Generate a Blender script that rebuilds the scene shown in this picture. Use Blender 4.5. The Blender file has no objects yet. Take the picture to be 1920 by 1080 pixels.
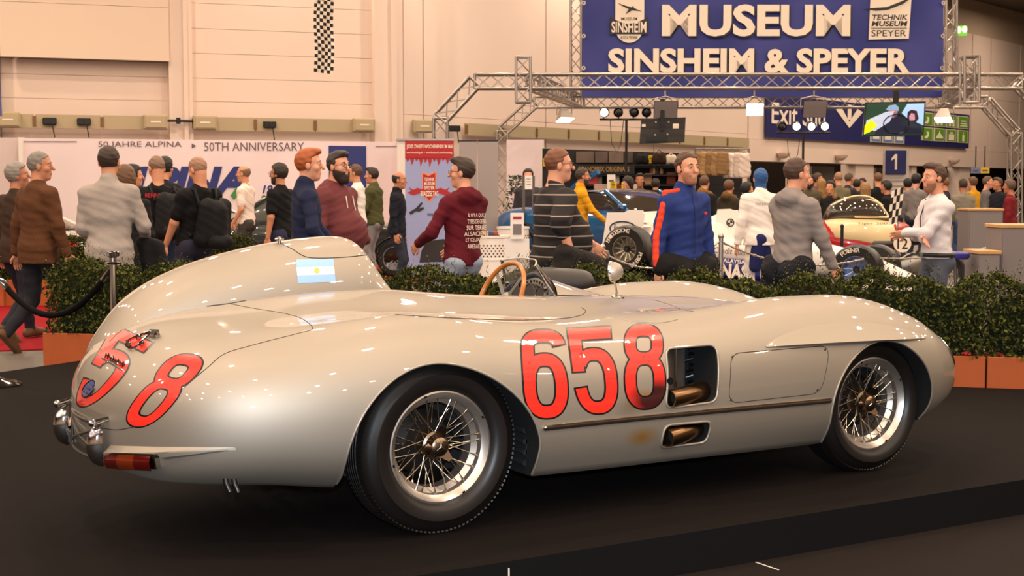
import bpy, bmesh, math, random
import numpy as np
from mathutils import Vector, Matrix
from mathutils.bvhtree import BVHTree
random.seed(7); RNG = np.random.RandomState(7)
SC = bpy.context.scene; COL = SC.collection; PI = math.pi
sin, cos = math.sin, math.cos

# ---------------------------------------------------------------- camera
FPX, PSI, PIT = 2657.8, 0.5416, 0.0714
CAM = np.array([-2.6148, -5.6548, 1.3754])
FW = np.array([sin(PSI)*cos(PIT), cos(PSI)*cos(PIT), -sin(PIT)])
RT = np.array([cos(PSI), -sin(PSI), 0.0]); UP = np.cross(RT, FW)
HF = np.array([sin(PSI), cos(PSI), 0.0])
cd = bpy.data.cameras.new('camera'); co = bpy.data.objects.new('camera', cd); COL.objects.link(co)
cd.sensor_width = 36; cd.lens = FPX/1920*36; cd.clip_end = 300; cd.clip_start = .05
co.matrix_world = Matrix(((RT[0], UP[0], -FW[0], CAM[0]), (RT[1], UP[1], -FW[1], CAM[1]), (RT[2], UP[2], -FW[2], CAM[2]), (0, 0, 0, 1)))
cd.dof.use_dof = True; cd.dof.focus_distance = 6.2; cd.dof.aperture_fstop = 11.0
SC.camera = co
FLOOR = -0.17

# ---------------------------------------------------------------- world, lights, exposure
def lin(c):
    c = [x/255. for x in c[:3]]
    return tuple(x/12.92 if x <= .04045 else ((x+.055)/1.055)**2.4 for x in c)
w = bpy.data.worlds.new('world'); SC.world = w; w.use_nodes = True
w.node_tree.nodes['Background'].inputs[0].default_value = (1, .78, .55, 1)
w.node_tree.nodes['Background'].inputs[1].default_value = .05
SC.view_settings.view_transform = 'Standard'; SC.view_settings.look = 'None'
SC.view_settings.gamma = 1; SC.view_settings.use_curve_mapping = False
SC.view_settings.exposure = 0.0
SC.cycles.use_denoising = True
SC.cycles.max_bounces = 6; SC.cycles.diffuse_bounces = 3; SC.cycles.glossy_bounces = 4
SC.cycles.transparent_max_bounces = 8; SC.cycles.sample_clamp_indirect = 6
SC.cycles.caustics_reflective = False; SC.cycles.caustics_refractive = False
def area(name, loc, size, power, col, target=None, shape='DISK', sy=None):
    l = bpy.data.lights.new(name, 'AREA'); l.shape = shape; l.size = size; l.energy = power; l.color = col
    if sy: l.size_y = sy
    o = bpy.data.objects.new(name, l); COL.objects.link(o); o.location = loc
    if target is not None:
        o.rotation_euler = (Vector(target)-Vector(loc)).to_track_quat('-Z', 'Y').to_euler()
    return o
WARM = (1.0, .78, .585)
CEIL_Z = 9.5
def hall(u, v, z=0.0):
    """a point u metres right and v metres ahead of the camera, at height z"""
    p = CAM + RT*u + HF*v
    return np.array([p[0], p[1], z])
LAMPS = []
for iv in range(-2, 12):
    for iu in range(-4, 5):
        LAMPS.append((iu*5.2+(iv % 2)*2.6, iv*5.6-1.0))
for u, v in LAMPS:
    p = hall(u, v, CEIL_Z-.45)
    area('hall_lamp', p, .34, 248, WARM)
# the flash on top of the photographer's camera, weak and cooler than the hall lamps
FL = CAM+UP*.13
area('camera_flash', FL, .07, 310, (.76, .88, 1.0), tuple(FL+FW))

# ---------------------------------------------------------------- materials
MATS = {}
def mat(name, col=(128, 128, 128), rough=.55, metal=0., coat=0., spec=.5, emit=None, alpha=None, trans=0., noise=0., nscale=30., bump=0., bscale=200., sheen=0., ior=1.45, coat_rough=.03):
    if name in MATS: return MATS[name]
    m = bpy.data.materials.new(name); m.use_nodes = True; MATS[name] = m
    nt = m.node_tree; b = nt.nodes['Principled BSDF']; I = b.inputs
    c = lin(col)
    I['Base Color'].default_value = (*c, 1); I['Roughness'].default_value = rough; I['Metallic'].default_value = metal
    I['Coat Weight'].default_value = coat; I['Coat Roughness'].default_value = coat_rough
    I['Specular IOR Level'].default_value = spec; I['IOR'].default_value = ior
    if trans: I['Transmission Weight'].default_value = trans
    if sheen: I['Sheen Weight'].default_value = sheen
    if emit: I['Emission Color'].default_value = (*lin(emit[0]), 1); I['Emission Strength'].default_value = emit[1]
    if alpha is not None: I['Alpha'].default_value = alpha
    if noise or bump:
        tc = nt.nodes.new('ShaderNodeTexCoord')
        if noise:
            n = nt.nodes.new('ShaderNodeTexNoise'); n.inputs['Scale'].default_value = nscale; n.inputs['Detail'].default_value = 4
            nt.links.new(tc.outputs['Object'], n.inputs['Vector'])
            mx = nt.nodes.new('ShaderNodeMix'); mx.data_type = 'RGBA'
            mx.inputs['A'].default_value = (*[x*(1-noise) for x in c], 1); mx.inputs['B'].default_value = (*[min(1, x*(1+noise)) for x in c], 1)
            nt.links.new(n.outputs['Fac'], mx.inputs['Factor']); nt.links.new(mx.outputs['Result'], I['Base Color'])
        if bump:
            n2 = nt.nodes.new('ShaderNodeTexNoise'); n2.inputs['Scale'].default_value = bscale; n2.inputs['Detail'].default_value = 3
            nt.links.new(tc.outputs['Object'], n2.inputs['Vector'])
            bp = nt.nodes.new('ShaderNodeBump'); bp.inputs['Strength'].default_value = bump; bp.inputs['Distance'].default_value = .01
            nt.links.new(n2.outputs['Fac'], bp.inputs['Height']); nt.links.new(bp.outputs['Normal'], I['Normal'])
    return m

# ---------------------------------------------------------------- mesh builder
def frame_from(d):
    d = np.array(d, float); d /= np.linalg.norm(d)+1e-12
    a = np.array([0, 0, 1.]) if abs(d[2]) < .9 else np.array([1., 0, 0])
    x = np.cross(a, d); x /= np.linalg.norm(x); y = np.cross(d, x)
    return x, y, d
class MB:
    def __init__(s): s.v = []; s.f = []; s.m = []; s.cm = 0
    def mi(s, i): s.cm = i; return s
    def add(s, vs, fs):
        o = len(s.v); s.v += [tuple(map(float, p)) for p in vs]
        s.f += [tuple(o+i for i in f) for f in fs]; s.m += [s.cm]*len(fs); return s
    def box(s, c, d, rz=0., bev=0.):
        x, y, z = d[0]/2., d[1]/2., d[2]/2.
        vs = []; cr, sr = cos(rz), sin(rz)
        if bev and bev < min(x, y, z):
            b = bev; fs = []
            idx = {}
            for sx in (-1, 1):
                for sy in (-1, 1):
                    for sz in (-1, 1):
                        for k, (a, e, g) in enumerate(((x, y-b, z-b), (x-b, y, z-b), (x-b, y-b, z))):
                            idx[(sx, sy, sz, k)] = len(vs); vs.append((sx*a, sy*e, sz*g))
            I = idx
            for sg in (-1, 1):
                fs.append([I[(sg, -1, -1, 0)], I[(sg, 1, -1, 0)], I[(sg, 1, 1, 0)], I[(sg, -1, 1, 0)]][::sg])
                fs.append([I[(-1, sg, -1, 1)], I[(1, sg, -1, 1)], I[(1, sg, 1, 1)], I[(-1, sg, 1, 1)]][::-sg])
                fs.append([I[(-1, -1, sg, 2)], I[(1, -1, sg, 2)], I[(1, 1, sg, 2)], I[(-1, 1, sg, 2)]][::sg])
            for a in (-1, 1):
                for e in (-1, 1):
                    fs.append([I[(a, e, -1, 0)], I[(a, e, 1, 0)], I[(a, e, 1, 1)], I[(a, e, -1, 1)]])
                    fs.append([I[(a, -1, e, 0)], I[(a, 1, e, 0)], I[(a, 1, e, 2)], I[(a, -1, e, 2)]])
                    fs.append([I[(-1, a, e, 1)], I[(1, a, e, 1)], I[(1, a, e, 2)], I[(-1, a, e, 2)]])
                    for g in (-1, 1): fs.append([I[(a, e, g, 0)], I[(a, e, g, 1)], I[(a, e, g, 2)]])
        else:
            vs = [(sx*x, sy*y, sz*z) for sx in (-1, 1) for sy in (-1, 1) for sz in (-1, 1)]
            fs = [(0, 1, 3, 2), (4, 6, 7, 5), (0, 4, 5, 1), (2, 3, 7, 6), (0, 2, 6, 4), (1, 5, 7, 3)]
        vs = [(c[0]+p[0]*cr-p[1]*sr, c[1]+p[0]*sr+p[1]*cr, c[2]+p[2]) for p in vs]
        return s.add(vs, fs)
    def ring(s, c, x, y, r, n, ph=0.):
        return [np.array(c)+r*(x*cos(2*PI*i/n+ph)+y*sin(2*PI*i/n+ph)) for i in range(n)]
    def cyl(s, a, b, r0, r1=None, n=12, caps=True):
        r1 = r0 if r1 is None else r1
        a = np.array(a, float); b = np.array(b, float); x, y, d = frame_from(b-a)
        vs = s.ring(a, x, y, r0, n)+s.ring(b, x, y, r1, n)
        fs = [(i, (i+1) % n, n+(i+1) % n, n+i) for i in range(n)]
        if caps: fs += [tuple(range(n))[::-1], tuple(range(n, 2*n))]
        return s.add(vs, fs)
    def tube(s, pts, r, n=8, closed=False, caps=True):
        P = np.array(pts, float); N = len(P); vs = []; x = None
        rr = r if hasattr(r, '__len__') else [r]*N
        for i in range(N):
            d = P[(i+1) % N]-P[i-1] if closed else P[min(i+1, N-1)]-P[max(i-1, 0)]
            d = d/(np.linalg.norm(d)+1e-12)
            if x is None: x, y, _ = frame_from(d)
            else:
                x = x-d*np.dot(x, d); x /= np.linalg.norm(x)+1e-12; y = np.cross(d, x)
            vs += s.ring(P[i], x, y, rr[i], n)
        fs = []
        for i in range(N if closed else N-1):
            j = (i+1) % N
            fs += [(i*n+k, i*n+(k+1) % n, j*n+(k+1) % n, j*n+k) for k in range(n)]
        if caps and not closed: fs += [tuple(range(n))[::-1], tuple(range((N-1)*n, N*n))]
        return s.add(vs, fs)
    def lathe(s, prof, c=(0, 0, 0), ax=(0, 0, 1), n=24, mats=None):
        x, y, d = frame_from(ax); c = np.array(c, float); vs = []
        for r, h in prof: vs += s.ring(c+d*h, x, y, r, n)
        for j in range(len(prof)-1):
            if mats: s.cm = mats[j]
            o = len(s.v)-0
            fs = [(j*n+i, j*n+(i+1) % n, (j+1)*n+(i+1) % n, (j+1)*n+i) for i in range(n)]
            if j == 0: base = len(s.v); s.v += [tuple(map(float, p)) for p in vs]
            s.f += [tuple(base+k for k in f) for f in fs]; s.m += [s.cm]*len(fs)
        return s
    def grid(s, P, flip=False, closeu=False, closev=False):
        P = np.asarray(P, float); a, b = P.shape[:2]; fs = []
        for i in range(a if closeu else a-1):
            for j in range(b if closev else b-1):
                q = (i*b+j, ((i+1) % a)*b+j, ((i+1) % a)*b+(j+1) % b, i*b+(j+1) % b)
                fs.append(q[::-1] if flip else q)
        return s.add(P.reshape(-1, 3), fs)
    def prism(s, poly, o, ex, ey, dep):
        """2-D polygon in the frame (ex, ey) at o, pushed along dep"""
        o = np.array(o, float); ex = np.array(ex, float); ey = np.array(ey, float); dep = np.array(dep, float); n = len(poly)
        a = [o+ex*p[0]+ey*p[1] for p in poly]; b = [p+dep for p in a]
        return s.add(a+b, [tuple(range(n)), tuple(range(n, 2*n))[::-1]]+[(i, n+i, n+(i+1) % n, (i+1) % n) for i in range(n)])
    def ball(s, c, r, n=10, sc=(1, 1, 1)):
        vs = []; fs = []; m = n//2
        for j in range(m+1):
            t = PI*j/m
            for i in range(n): vs.append((c[0]+sc[0]*r*sin(t)*cos(2*PI*i/n), c[1]+sc[1]*r*sin(t)*sin(2*PI*i/n), c[2]+sc[2]*r*cos(t)))
        fs = [(j*n+i, (j+1)*n+i, (j+1)*n+(i+1) % n, j*n+(i+1) % n) for j in range(m) for i in range(n)]
        return s.add(vs, fs)
    def build(s, name, mats, parent=None, smooth=None, fix=True):
        me = bpy.data.meshes.new(name); me.from_pydata(s.v, [], s.f)
        if not isinstance(mats, (list, tuple)): mats = [mats]
        for m in mats: me.materials.append(m)
        if len(mats) > 1: me.polygons.foreach_set('material_index', np.array(s.m, dtype=np.int32))
        if fix:
            bm = bmesh.new(); bm.from_mesh(me); bmesh.ops.remove_doubles(bm, verts=bm.verts, dist=1e-6)
            bmesh.ops.recalc_face_normals(bm, faces=bm.faces); bm.to_mesh(me); bm.free()
        if smooth is not None:
            me.shade_smooth(); me.set_sharp_from_angle(angle=math.radians(smooth))
        me.update(); return link(name, me, parent)
def link(name, me, parent=None):
    o = bpy.data.objects.new(name, me); COL.objects.link(o)
    if parent is not None: o.parent = parent
    return o
def tag(o, label=None, cat=None, group=None, kind=None):
    if label: o['label'] = label
    if cat: o['category'] = cat
    if group: o['group'] = group
    if kind: o['kind'] = kind
    return o
def thing(name, label, cat, loc=(0, 0, 0), rz=0., group=None):
    o = bpy.data.objects.new(name, None); COL.objects.link(o); o.empty_display_size = .1
    o.location = tuple(map(float, loc)); o.rotation_euler = (0, 0, rz)
    return tag(o, label, cat, group)
def struct(o): o['kind'] = 'structure'; return o
def dup(root, loc, rz=None, label=None, group=None):
    r = root.copy(); COL.objects.link(r); r.location = tuple(map(float, loc))
    if rz is not None: r.rotation_euler = (0, 0, rz)
    if label: r['label'] = label
    if group: r['group'] = group
    for ch in list(root.children):
        c = ch.copy(); COL.objects.link(c); c.parent = r
        for g in list(ch.children):
            d = g.copy(); COL.objects.link(d); d.parent = c
    return r
def text_mesh(name, body, size, material, parent, loc, rot, bold=0., depth=0., sx=1., align='CENTER', space=1., shear=0.):
    """lettering as a flat mesh; rot is an Euler"""
    c = bpy.data.curves.new(name, 'FONT'); c.body = body; c.size = size; c.align_x = align; c.align_y = 'CENTER'
    c.offset = bold; c.extrude = depth; c.space_character = space; c.resolution_u = 3; c.shear = shear
    o = bpy.data.objects.new(name, c); COL.objects.link(o)
    dg = bpy.context.evaluated_depsgraph_get(); me = bpy.data.meshes.new_from_object(o.evaluated_get(dg))
    bpy.data.objects.remove(o); bpy.data.curves.remove(c)
    me.materials.clear(); me.materials.append(material)
    q = link(name, me, parent); q.location = tuple(map(float, loc)); q.rotation_euler = rot; q.scale = (sx, 1, 1)
    return q
# ---------------------------------------------------------------- photo geometry: pixel <-> place
def zc_of(v, z): return v*cos(PIT)-(z-CAM[2])*sin(PIT)*1.0
def at(px, v, z):
    """the spot that shows at column px, v metres ahead, height z"""
    u = (px-960)/FPX*(v*cos(PIT)-(z-CAM[2])*sin(PIT)); return hall(u, v, z)
def zat(py, v):
    t = (540-py)/FPX; return CAM[2]+v*(t*cos(PIT)-sin(PIT))/(cos(PIT)+t*sin(PIT))
def ray(px, py): return FW+RT*(px-960)/FPX-UP*(py-540)/FPX
def atp(px, py, v): return at(px, v, zat(py, v))
# ================================================================ the silver racing car
def pchip(xs, ys, xq):
    xs = np.array(xs, float); ys = np.array(ys, float); h = np.diff(xs); d = np.diff(ys)/h
    m = np.zeros(len(xs)); m[0], m[-1] = d[0], d[-1]
    for i in range(1, len(xs)-1):
        if d[i-1]*d[i] > 0:
            w1 = 2*h[i]+h[i-1]; w2 = h[i]+2*h[i-1]; m[i] = (w1+w2)/(w1/d[i-1]+w2/d[i])
    k = np.clip(np.searchsorted(xs, xq)-1, 0, len(h)-1); t = (xq-xs[k])/h[k]
    return (ys[k]*(1+2*t)*(1-t)**2+h[k]*m[k]*t*(1-t)**2+ys[k+1]*t*t*(3-2*t)+h[k]*m[k+1]*t*t*(t-1))
def gsmooth(xq, y, sig):
    out = np.empty_like(y)
    for i, x in enumerate(xq):
        s = min(sig, .5*abs(x-xq[0])+1e-6, .5*abs(xq[-1]-x)+1e-6)
        w = np.exp(-.5*((xq-x)/s)**2)*np.gradient(xq); out[i] = (w*y).sum()/w.sum()
    return out
def nspline(P, n):
    """natural cubic spline through the points P, n samples evenly spread along it"""
    P = np.array(P, float); t = np.r_[0, np.cumsum(np.linalg.norm(np.diff(P, axis=0), axis=1))]; h = np.diff(t); N = len(t)
    A = np.eye(N); B = np.zeros((N, 2))
    for i in range(1, N-1):
        A[i, i-1], A[i, i], A[i, i+1] = h[i-1], 2*(h[i-1]+h[i]), h[i]
        B[i] = 6*((P[i+1]-P[i])/h[i]-(P[i]-P[i-1])/h[i-1])
    M = np.linalg.solve(A, B); q = np.linspace(0, t[-1], n) if not hasattr(n, '__len__') else np.array(n)*t[-1]
    k = np.clip(np.searchsorted(t, q)-1, 0, N-2); a = (t[k+1]-q)[:, None]; b = (q-t[k])[:, None]; H = h[k][:, None]
    return M[k]*a**3/(6*H)+M[k+1]*b**3/(6*H)+(P[k]/H-M[k]*H/6)*a+(P[k+1]/H-M[k+1]*H/6)*b, t
# x : half width, z of it, | sill y, sill z | crown y, z | valley y, z | centre z
BODY = [
 (-1.205, .07, .49, .04, .455, .04, .525, .02, .531, .535), (-1.198, .16, .475, .10, .385, .10, .550, .05, .566, .572),
 (-1.175, .30, .455, .20, .318, .21, .588, .12, .618, .630), (-1.13, .445, .445, .34, .283, .345, .634, .20, .683, .698),
 (-1.05, .585, .445, .47, .270, .475, .684, .26, .744, .762), (-.90, .715, .45, .58, .262, .580, .737, .34, .796, .838),
 (-.70, .795, .455, .655, .255, .625, .779, .40, .828, .872), (-.44, .842, .455, .70, .225, .630, .826, .44, .843, .903),
 (-.12, .862, .455, .74, .205, .615, .864, .46, .856, .924), (.10, .862, .455, .77, .20, .605, .858, .455, .845, .924),
 (.30, .856, .455, .785, .195, .605, .822, .445, .829, .905), (.60, .846, .455, .785, .19, .605, .792, .42, .808, .878),
 (.95, .843, .455, .785, .186, .610, .780, .40, .812, .860), (1.30, .846, .455, .785, .184, .612, .795, .38, .806, .848),
 (1.60, .855, .455, .785, .181, .605, .832, .37, .795, .835), (1.90, .866, .45, .785, .180, .598, .858, .35, .780, .815),
 (2.18, .872, .445, .785, .185, .588, .858, .33, .748, .778), (2.43, .868, .44, .775, .20, .573, .830, .31, .705, .725),
 (2.62, .850, .435, .755, .218, .555, .780, .29, .668, .684), (2.80, .810, .43, .71, .245, .532, .716, .27, .624, .637),
 (2.93, .748, .425, .64, .275, .49, .652, .25, .583, .592), (3.04, .655, .42, .54, .310, .425, .588, .21, .540, .546),
 (3.12, .545, .417, .42, .345, .335, .525, .16, .500, .503), (3.18, .385, .415, .27, .382, .215, .467, .10, .459, .461), (3.205, .16, .415, .10, .405, .09, .432, .04, .430, .431)]
BX = [r[0] for r in BODY]
def body_sections():
    a = np.linspace(0, 1, 34); e = np.r_[BX[0]+.30*(a**1.9)]
    xs = np.r_[e, np.linspace(e[-1]+.025, 2.78, 128), 3.205-.40*(1-np.linspace(0.06, 1, 30))**1.9]
    xs = np.unique(np.round(xs, 5)); tab = []
    for c in range(1, 10):
        y = pchip(BX, [r[c] for r in BODY], xs); tab.append(gsmooth(xs, y, .055))
    return xs, np.array(tab).T
def profile(row, n=44):
    w, zm, ys, zs, yc, zc, yv, zv, z0 = row
    ks = [(ys, zs), (ys+(w-ys)*.62, zs+(zm-zs)*.30), (w, zm), (yc+(w-yc)*.745, zm+(zc-zm)*.70), (yc, zc), (yv, zv), (0, z0), (-yv, zv), (-yc, zc)]
    P, t = nspline(ks, [i/(n-1.) for i in range(n)]) if False else (None, None)
    kk = np.array(ks); tt = np.r_[0, np.cumsum(np.linalg.norm(np.diff(kk, axis=0), axis=1))]
    P, _ = nspline(ks, list(np.linspace(0, tt[6]/tt[-1], n))); P[-1, 0] = 0
    return P
def car_body_mesh():
    xs, tab = body_sections(); rows = []
    for x, r in zip(xs, tab):
        R = profile(r); ys, zs = r[2], r[3]
        bot = [(ys*f, zs) for f in (0, .35, .7, .93)]
        half = np.array(bot+[tuple(p) for p in R])
        right = np.c_[np.full(len(half), x), -half[:, 0], half[:, 1]]
        left = np.c_[np.full(len(half), x), half[:, 0], half[:, 1]][::-1][1:-1]
        rows.append(np.r_[right, left])
    mb = MB(); G = np.array(rows); mb.grid(G, closev=True)
    k = G.shape[1]; o = (G.shape[0]-1)*k
    mb.add([], []); mb.f += [tuple(range(k)), tuple(range(o, o+k))[::-1]]; mb.m += [0, 0]
    return mb
PAINT = mat('silver_paint', (167, 156, 142), rough=.57, metal=.8, coat=1.0, coat_rough=.02)
def stain_paint():
    """silver with the yellow-brown heat stains beside the exhausts"""
    nt = PAINT.node_tree; b = nt.nodes['Principled BSDF']; tc = nt.nodes.new('ShaderNodeTexCoord')
    prev = None; c0 = lin((167, 156, 142))
    for (x, z, rx, rz, col, k) in ((.93, .475, .10, .05, (176, 120, 14), .85), (.93, .315, .10, .05, (170, 120, 20), .7), (.86, .45, .09, .06, (120, 100, 60), .35)):
        mp = nt.nodes.new('ShaderNodeMapping'); mp.inputs['Location'].default_value = (-x/rx, .86/.3, -z/rz); mp.inputs['Scale'].default_value = (1/rx, 1/.3, 1/rz)
        nt.links.new(tc.outputs['Object'], mp.inputs['Vector'])
        g = nt.nodes.new('ShaderNodeTexGradient'); g.gradient_type = 'SPHERICAL'; nt.links.new(mp.outputs['Vector'], g.inputs['Vector'])
        mt = nt.nodes.new('ShaderNodeMath'); mt.operation = 'MULTIPLY'; mt.inputs[1].default_value = k*1.4; mt.use_clamp = True; nt.links.new(g.outputs['Fac'], mt.inputs[0])
        mx = nt.nodes.new('ShaderNodeMix'); mx.data_type = 'RGBA'; mx.inputs['A'].default_value = (*c0, 1); mx.inputs['B'].default_value = (*lin(col), 1)
        if prev: nt.links.new(prev, mx.inputs['A'])
        nt.links.new(mt.outputs[0], mx.inputs['Factor']); prev = mx.outputs['Result']
    nt.links.new(prev, b.inputs['Base Color'])
stain_paint()
M_WELL = mat('wheel_well_black', (10, 10, 11), rough=.8)
M_GAP = mat('panel_gap', (45, 38, 32), rough=.7)
M_CHROME = mat('chrome', (215, 215, 215), rough=.07, metal=1.)
M_TRIM = mat('polished_trim', (190, 180, 170), rough=.16, metal=1.)
M_STEEL = mat('dull_aluminium', (150, 146, 140), rough=.38, metal=1.)
M_RUBBER = mat('tyre_rubber', (20, 15, 13), rough=.42, spec=.5)
M_RED = mat('number_red', (226, 44, 30), rough=.35, coat=.8)
M_BLACK = mat('black_gloss', (12, 11, 11), rough=.35)
M_EXH = mat('burnt_exhaust', (132, 100, 68), rough=.28, metal=1.)
M_WOOD = mat('steering_wood', (176, 104, 40), rough=.3, coat=.6, noise=.25, nscale=40)
M_LEATHER = mat('dark_leather', (44, 38, 35), rough=.45, bump=.2)

car = thing('race_car', 'silver open-top 1950s racing car with red number 658 on its flank', 'car', (0, 0, 0))
base_mb = car_body_mesh()
src = base_mb.build('body_uncut', PAINT, None, smooth=60)
BASE_BVH = BVHTree.FromObject(src, bpy.context.evaluated_depsgraph_get())
def arch_poly(cx, cz, rx, rz, zlow, n=40, rl=None, nr=2.):
    rl = rl or rx; p = []
    for t in np.linspace(0, PI, n):
        c, s_ = cos(t), sin(t); e = 2/nr if c > 0 else 1.; p.append((cx+(rx if c > 0 else rl)*np.sign(c)*abs(c)**e, cz+rz*abs(s_)**e))
    return p+[(cx-rl*.97, zlow), (cx+rx*.96, zlow)]
def rrect(pts, r=.035, n=5):
    out = []; N = len(pts)
    for i in range(N):
        p = np.array(pts[i], float); a = np.array(pts[i-1], float)-p; b = np.array(pts[(i+1) % N], float)-p
        la, lb = np.linalg.norm(a), np.linalg.norm(b); rr = min(r, la*.45, lb*.45); a = a/la*rr; b = b/lb*rr
        for t in np.linspace(0, 1, n): out.append(tuple(p+a*(1-t)**2+b*t*t))
    return out
ARCH_R = arch_poly(-.055, .315, .470, .378, .05, 40, .382, 1.78); ARCH_F = arch_poly(2.335, .33, .345, .318, .05)
VENT_U = rrect([(1.078, .678), (1.355, .683), (1.322, .436), (1.045, .428)], .04)
VENT_L = rrect([(1.045, .356), (1.300, .353), (1.288, .256), (1.035, .254)], .035)
def cutter(polys, y0, y1):
    mb = MB()
    for p in polys: mb.prism(p, (0, y0, 0), (1, 0, 0), (0, 0, 1), (0, y1-y0, 0))
    return mb.build('cutter', M_WELL, None)
cuts = [cutter([ARCH_R, ARCH_F], -1.1, -.48), cutter([ARCH_R, ARCH_F], .48, 1.1), cutter([VENT_U], -1.0, -.62), cutter([VENT_L], -1.0, -.66)]
ck = [(.30, .10), (.42, .035), (.75, .02), (1.02, .05), (1.12, .16), (1.13, .40), (1.08, .56), (.9, .62), (.5, .62), (.33, .56), (.28, .4)]
cuts.append(MB().prism(rrect(ck, .12, 4), (0, 0, .42), (1, 0, 0), (0, 1, 0), (0, 0, .8)).build('cutter', mat('cockpit_lining', (60, 58, 55), rough=.7), None))
for c in cuts:
    m = src.modifiers.new('cut', 'BOOLEAN'); m.operation = 'DIFFERENCE'; m.solver = 'EXACT'; m.object = c
    if hasattr(m, 'material_mode'): m.material_mode = 'TRANSFER'
dg = bpy.context.evaluated_depsgraph_get()
me = bpy.data.meshes.new_from_object(src.evaluated_get(dg)); me.name = 'body'
def normals_from(me, srcm, paint_idx):
    """smooth shading of the cut shell taken from the uncut shell"""
    sv = srcm.data; tri = []
    sv.calc_loop_triangles(); vn = [v.normal.copy() for v in sv.vertices]
    tris = [tuple(t.vertices) for t in sv.loop_triangles]; vs = [v.co.copy() for v in sv.vertices]
    bv = BVHTree.FromPolygons(vs, tris); from mathutils.interpolate import poly_3d_calc
    cache = {}; out = [None]*len(me.loops)
    for p in me.polygons:
        ok = p.material_index in paint_idx
        for li in p.loop_indices:
            vi = me.loops[li].vertex_index
            if ok:
                if vi not in cache:
                    h = bv.find_nearest(me.vertices[vi].co); t = tris[h[2]]
                    w = poly_3d_calc([vs[k] for k in t], h[0]); nn = Vector((0, 0, 0))
                    for k, q in zip(t, w): nn += vn[k]*q
                    cache[vi] = nn.normalized()
                out[li] = tuple(cache[vi])
            else: out[li] = tuple(p.normal)
    me.shade_smooth(); me.normals_split_custom_set(out)
pi = [i for i, m in enumerate(me.materials) if m == PAINT]
normals_from(me, src, pi)
body = link('body', me, car)
for c in cuts: bpy.data.objects.remove(c)
bpy.data.objects.remove(src)
HOLD = [BASE_BVH]
def onside(x, z, off=0., y=-2.):
    h = BASE_BVH.ray_cast(Vector((x, y, z)), Vector((0, 1 if y < 0 else -1, 0)))
    return np.array(h[0])+np.array(h[1])*off if h[0] else None
def onpx(px, py, off=0., bvh=None):
    h = (bvh or BASE_BVH).ray_cast(Vector(CAM), Vector(ray(px, py)).normalized())
    if not h[0]: return None
    n = np.array(h[1]); n = -n if n@ray(px, py) > 0 else n
    return np.array(h[0])+n*off
def dense(pts, step=None, n=8, smooth=True):
    P = np.array(pts, float); out = []
    if smooth:
        for i in range(len(P)-1):
            p0 = P[max(i-1, 0)]; p1 = P[i]; p2 = P[i+1]; p3 = P[min(i+2, len(P)-1)]
            for t in np.arange(n)/n: out.append(.5*((2*p1)+(-p0+p2)*t+(2*p0-5*p1+4*p2-p3)*t*t+(-p0+3*p1-3*p2+p3)*t**3))
    else:
        for i in range(len(P)-1):
            for t in np.arange(n)/n: out.append(P[i]*(1-t)+P[i+1]*t)
    out.append(P[-1]); return np.array(out)
def seam(name, pts, r=.0022, m=None, bvh=None, off=-.0006, n=8, parent=None):
    q = [onpx(p[0], p[1], off, bvh) for p in dense(pts, n=n)]; q = [p for p in q if p is not None]
    return MB().tube(q, r, 5).build(name, m or M_GAP, parent or car, smooth=60)
# ---- lips round the openings
def lip(name, poly, r, y=-2., m=PAINT, off=0., loop=True):
    q = []
    P = poly+[poly[0]] if loop else list(poly)
    for i in range(len(P)-1):
        a, b = np.array(P[i]), np.array(P[i+1]); k = max(1, int(np.linalg.norm(b-a)/.02))
        for t in np.arange(k)/k:
            s = onside(*(a*(1-t)+b*t), off=off, y=y)
            if s is not None: q.append(s)
    return q
for y in (-2., 2.):
    for P in (ARCH_R, ARCH_F):
        q = lip('', P[:40], .006, y, loop=False); q2 = []
        a = P[39]; b = P[40]
        for t in np.linspace(.1, 1, 12):
            s = onside(a[0]*(1-t)+b[0]*t, a[1]*(1-t)+b[1]*t, 0, y)
            if s is not None: q2.append(s)
        a = P[0]; b = P[41]; q3 = []
        for t in np.linspace(.1, 1, 12):
            s = onside(a[0]*(1-t)+b[0]*t, a[1]*(1-t)+b[1]*t, 0, y)
            if s is not None: q3.append(s)
        MB().tube(q3[::-1]+q+q2, .0055, 8).build('arch_lip', PAINT, car, smooth=80)
for P in (VENT_U, VENT_L):
    MB().tube(lip('', P, .005), .006, 8, closed=True).build('vent_lip', PAINT, car, smooth=80)
# ---- inside the upper vent: panels, pipes
mb = MB(); mb.grid([[(1.072+.15*t, -.765+.093*t-.02*sin(PI*t), z) for z in np.linspace(.425, .69, 6)] for t in np.linspace(0, 1, 6)]); mb.grid([[(1.222+.075*t, -.672+.02*t, z) for z in (.425, .69)] for t in (0, 1)])
mb.build('vent_panel', mat('vent_sheet_metal', (120, 108, 96), rough=.45, metal=.6), car, smooth=40)
mb = MB(); mb.box((1.222, -.682, .555), (.005, .012, .25)); mb.build('vent_divider', M_TRIM, car)
mb = MB()
for i in range(9): mb.tube([(1.29+.012*(i % 3), -.66-.01*(i % 2), .45+.025*i), (1.31, -.69, .46+.025*i), (1.335, -.64, .455+.025*i)], .006, 6)
mb.build('engine_pipework', mat('engine_dark', (70, 72, 78), rough=.35, metal=.9), car, smooth=60)
mb = MB(); mb.cyl((1.07, -.845, .545), (1.075, -.80, .545), .016, n=12); mb.build('latch_hole', M_BLACK, car)
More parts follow.
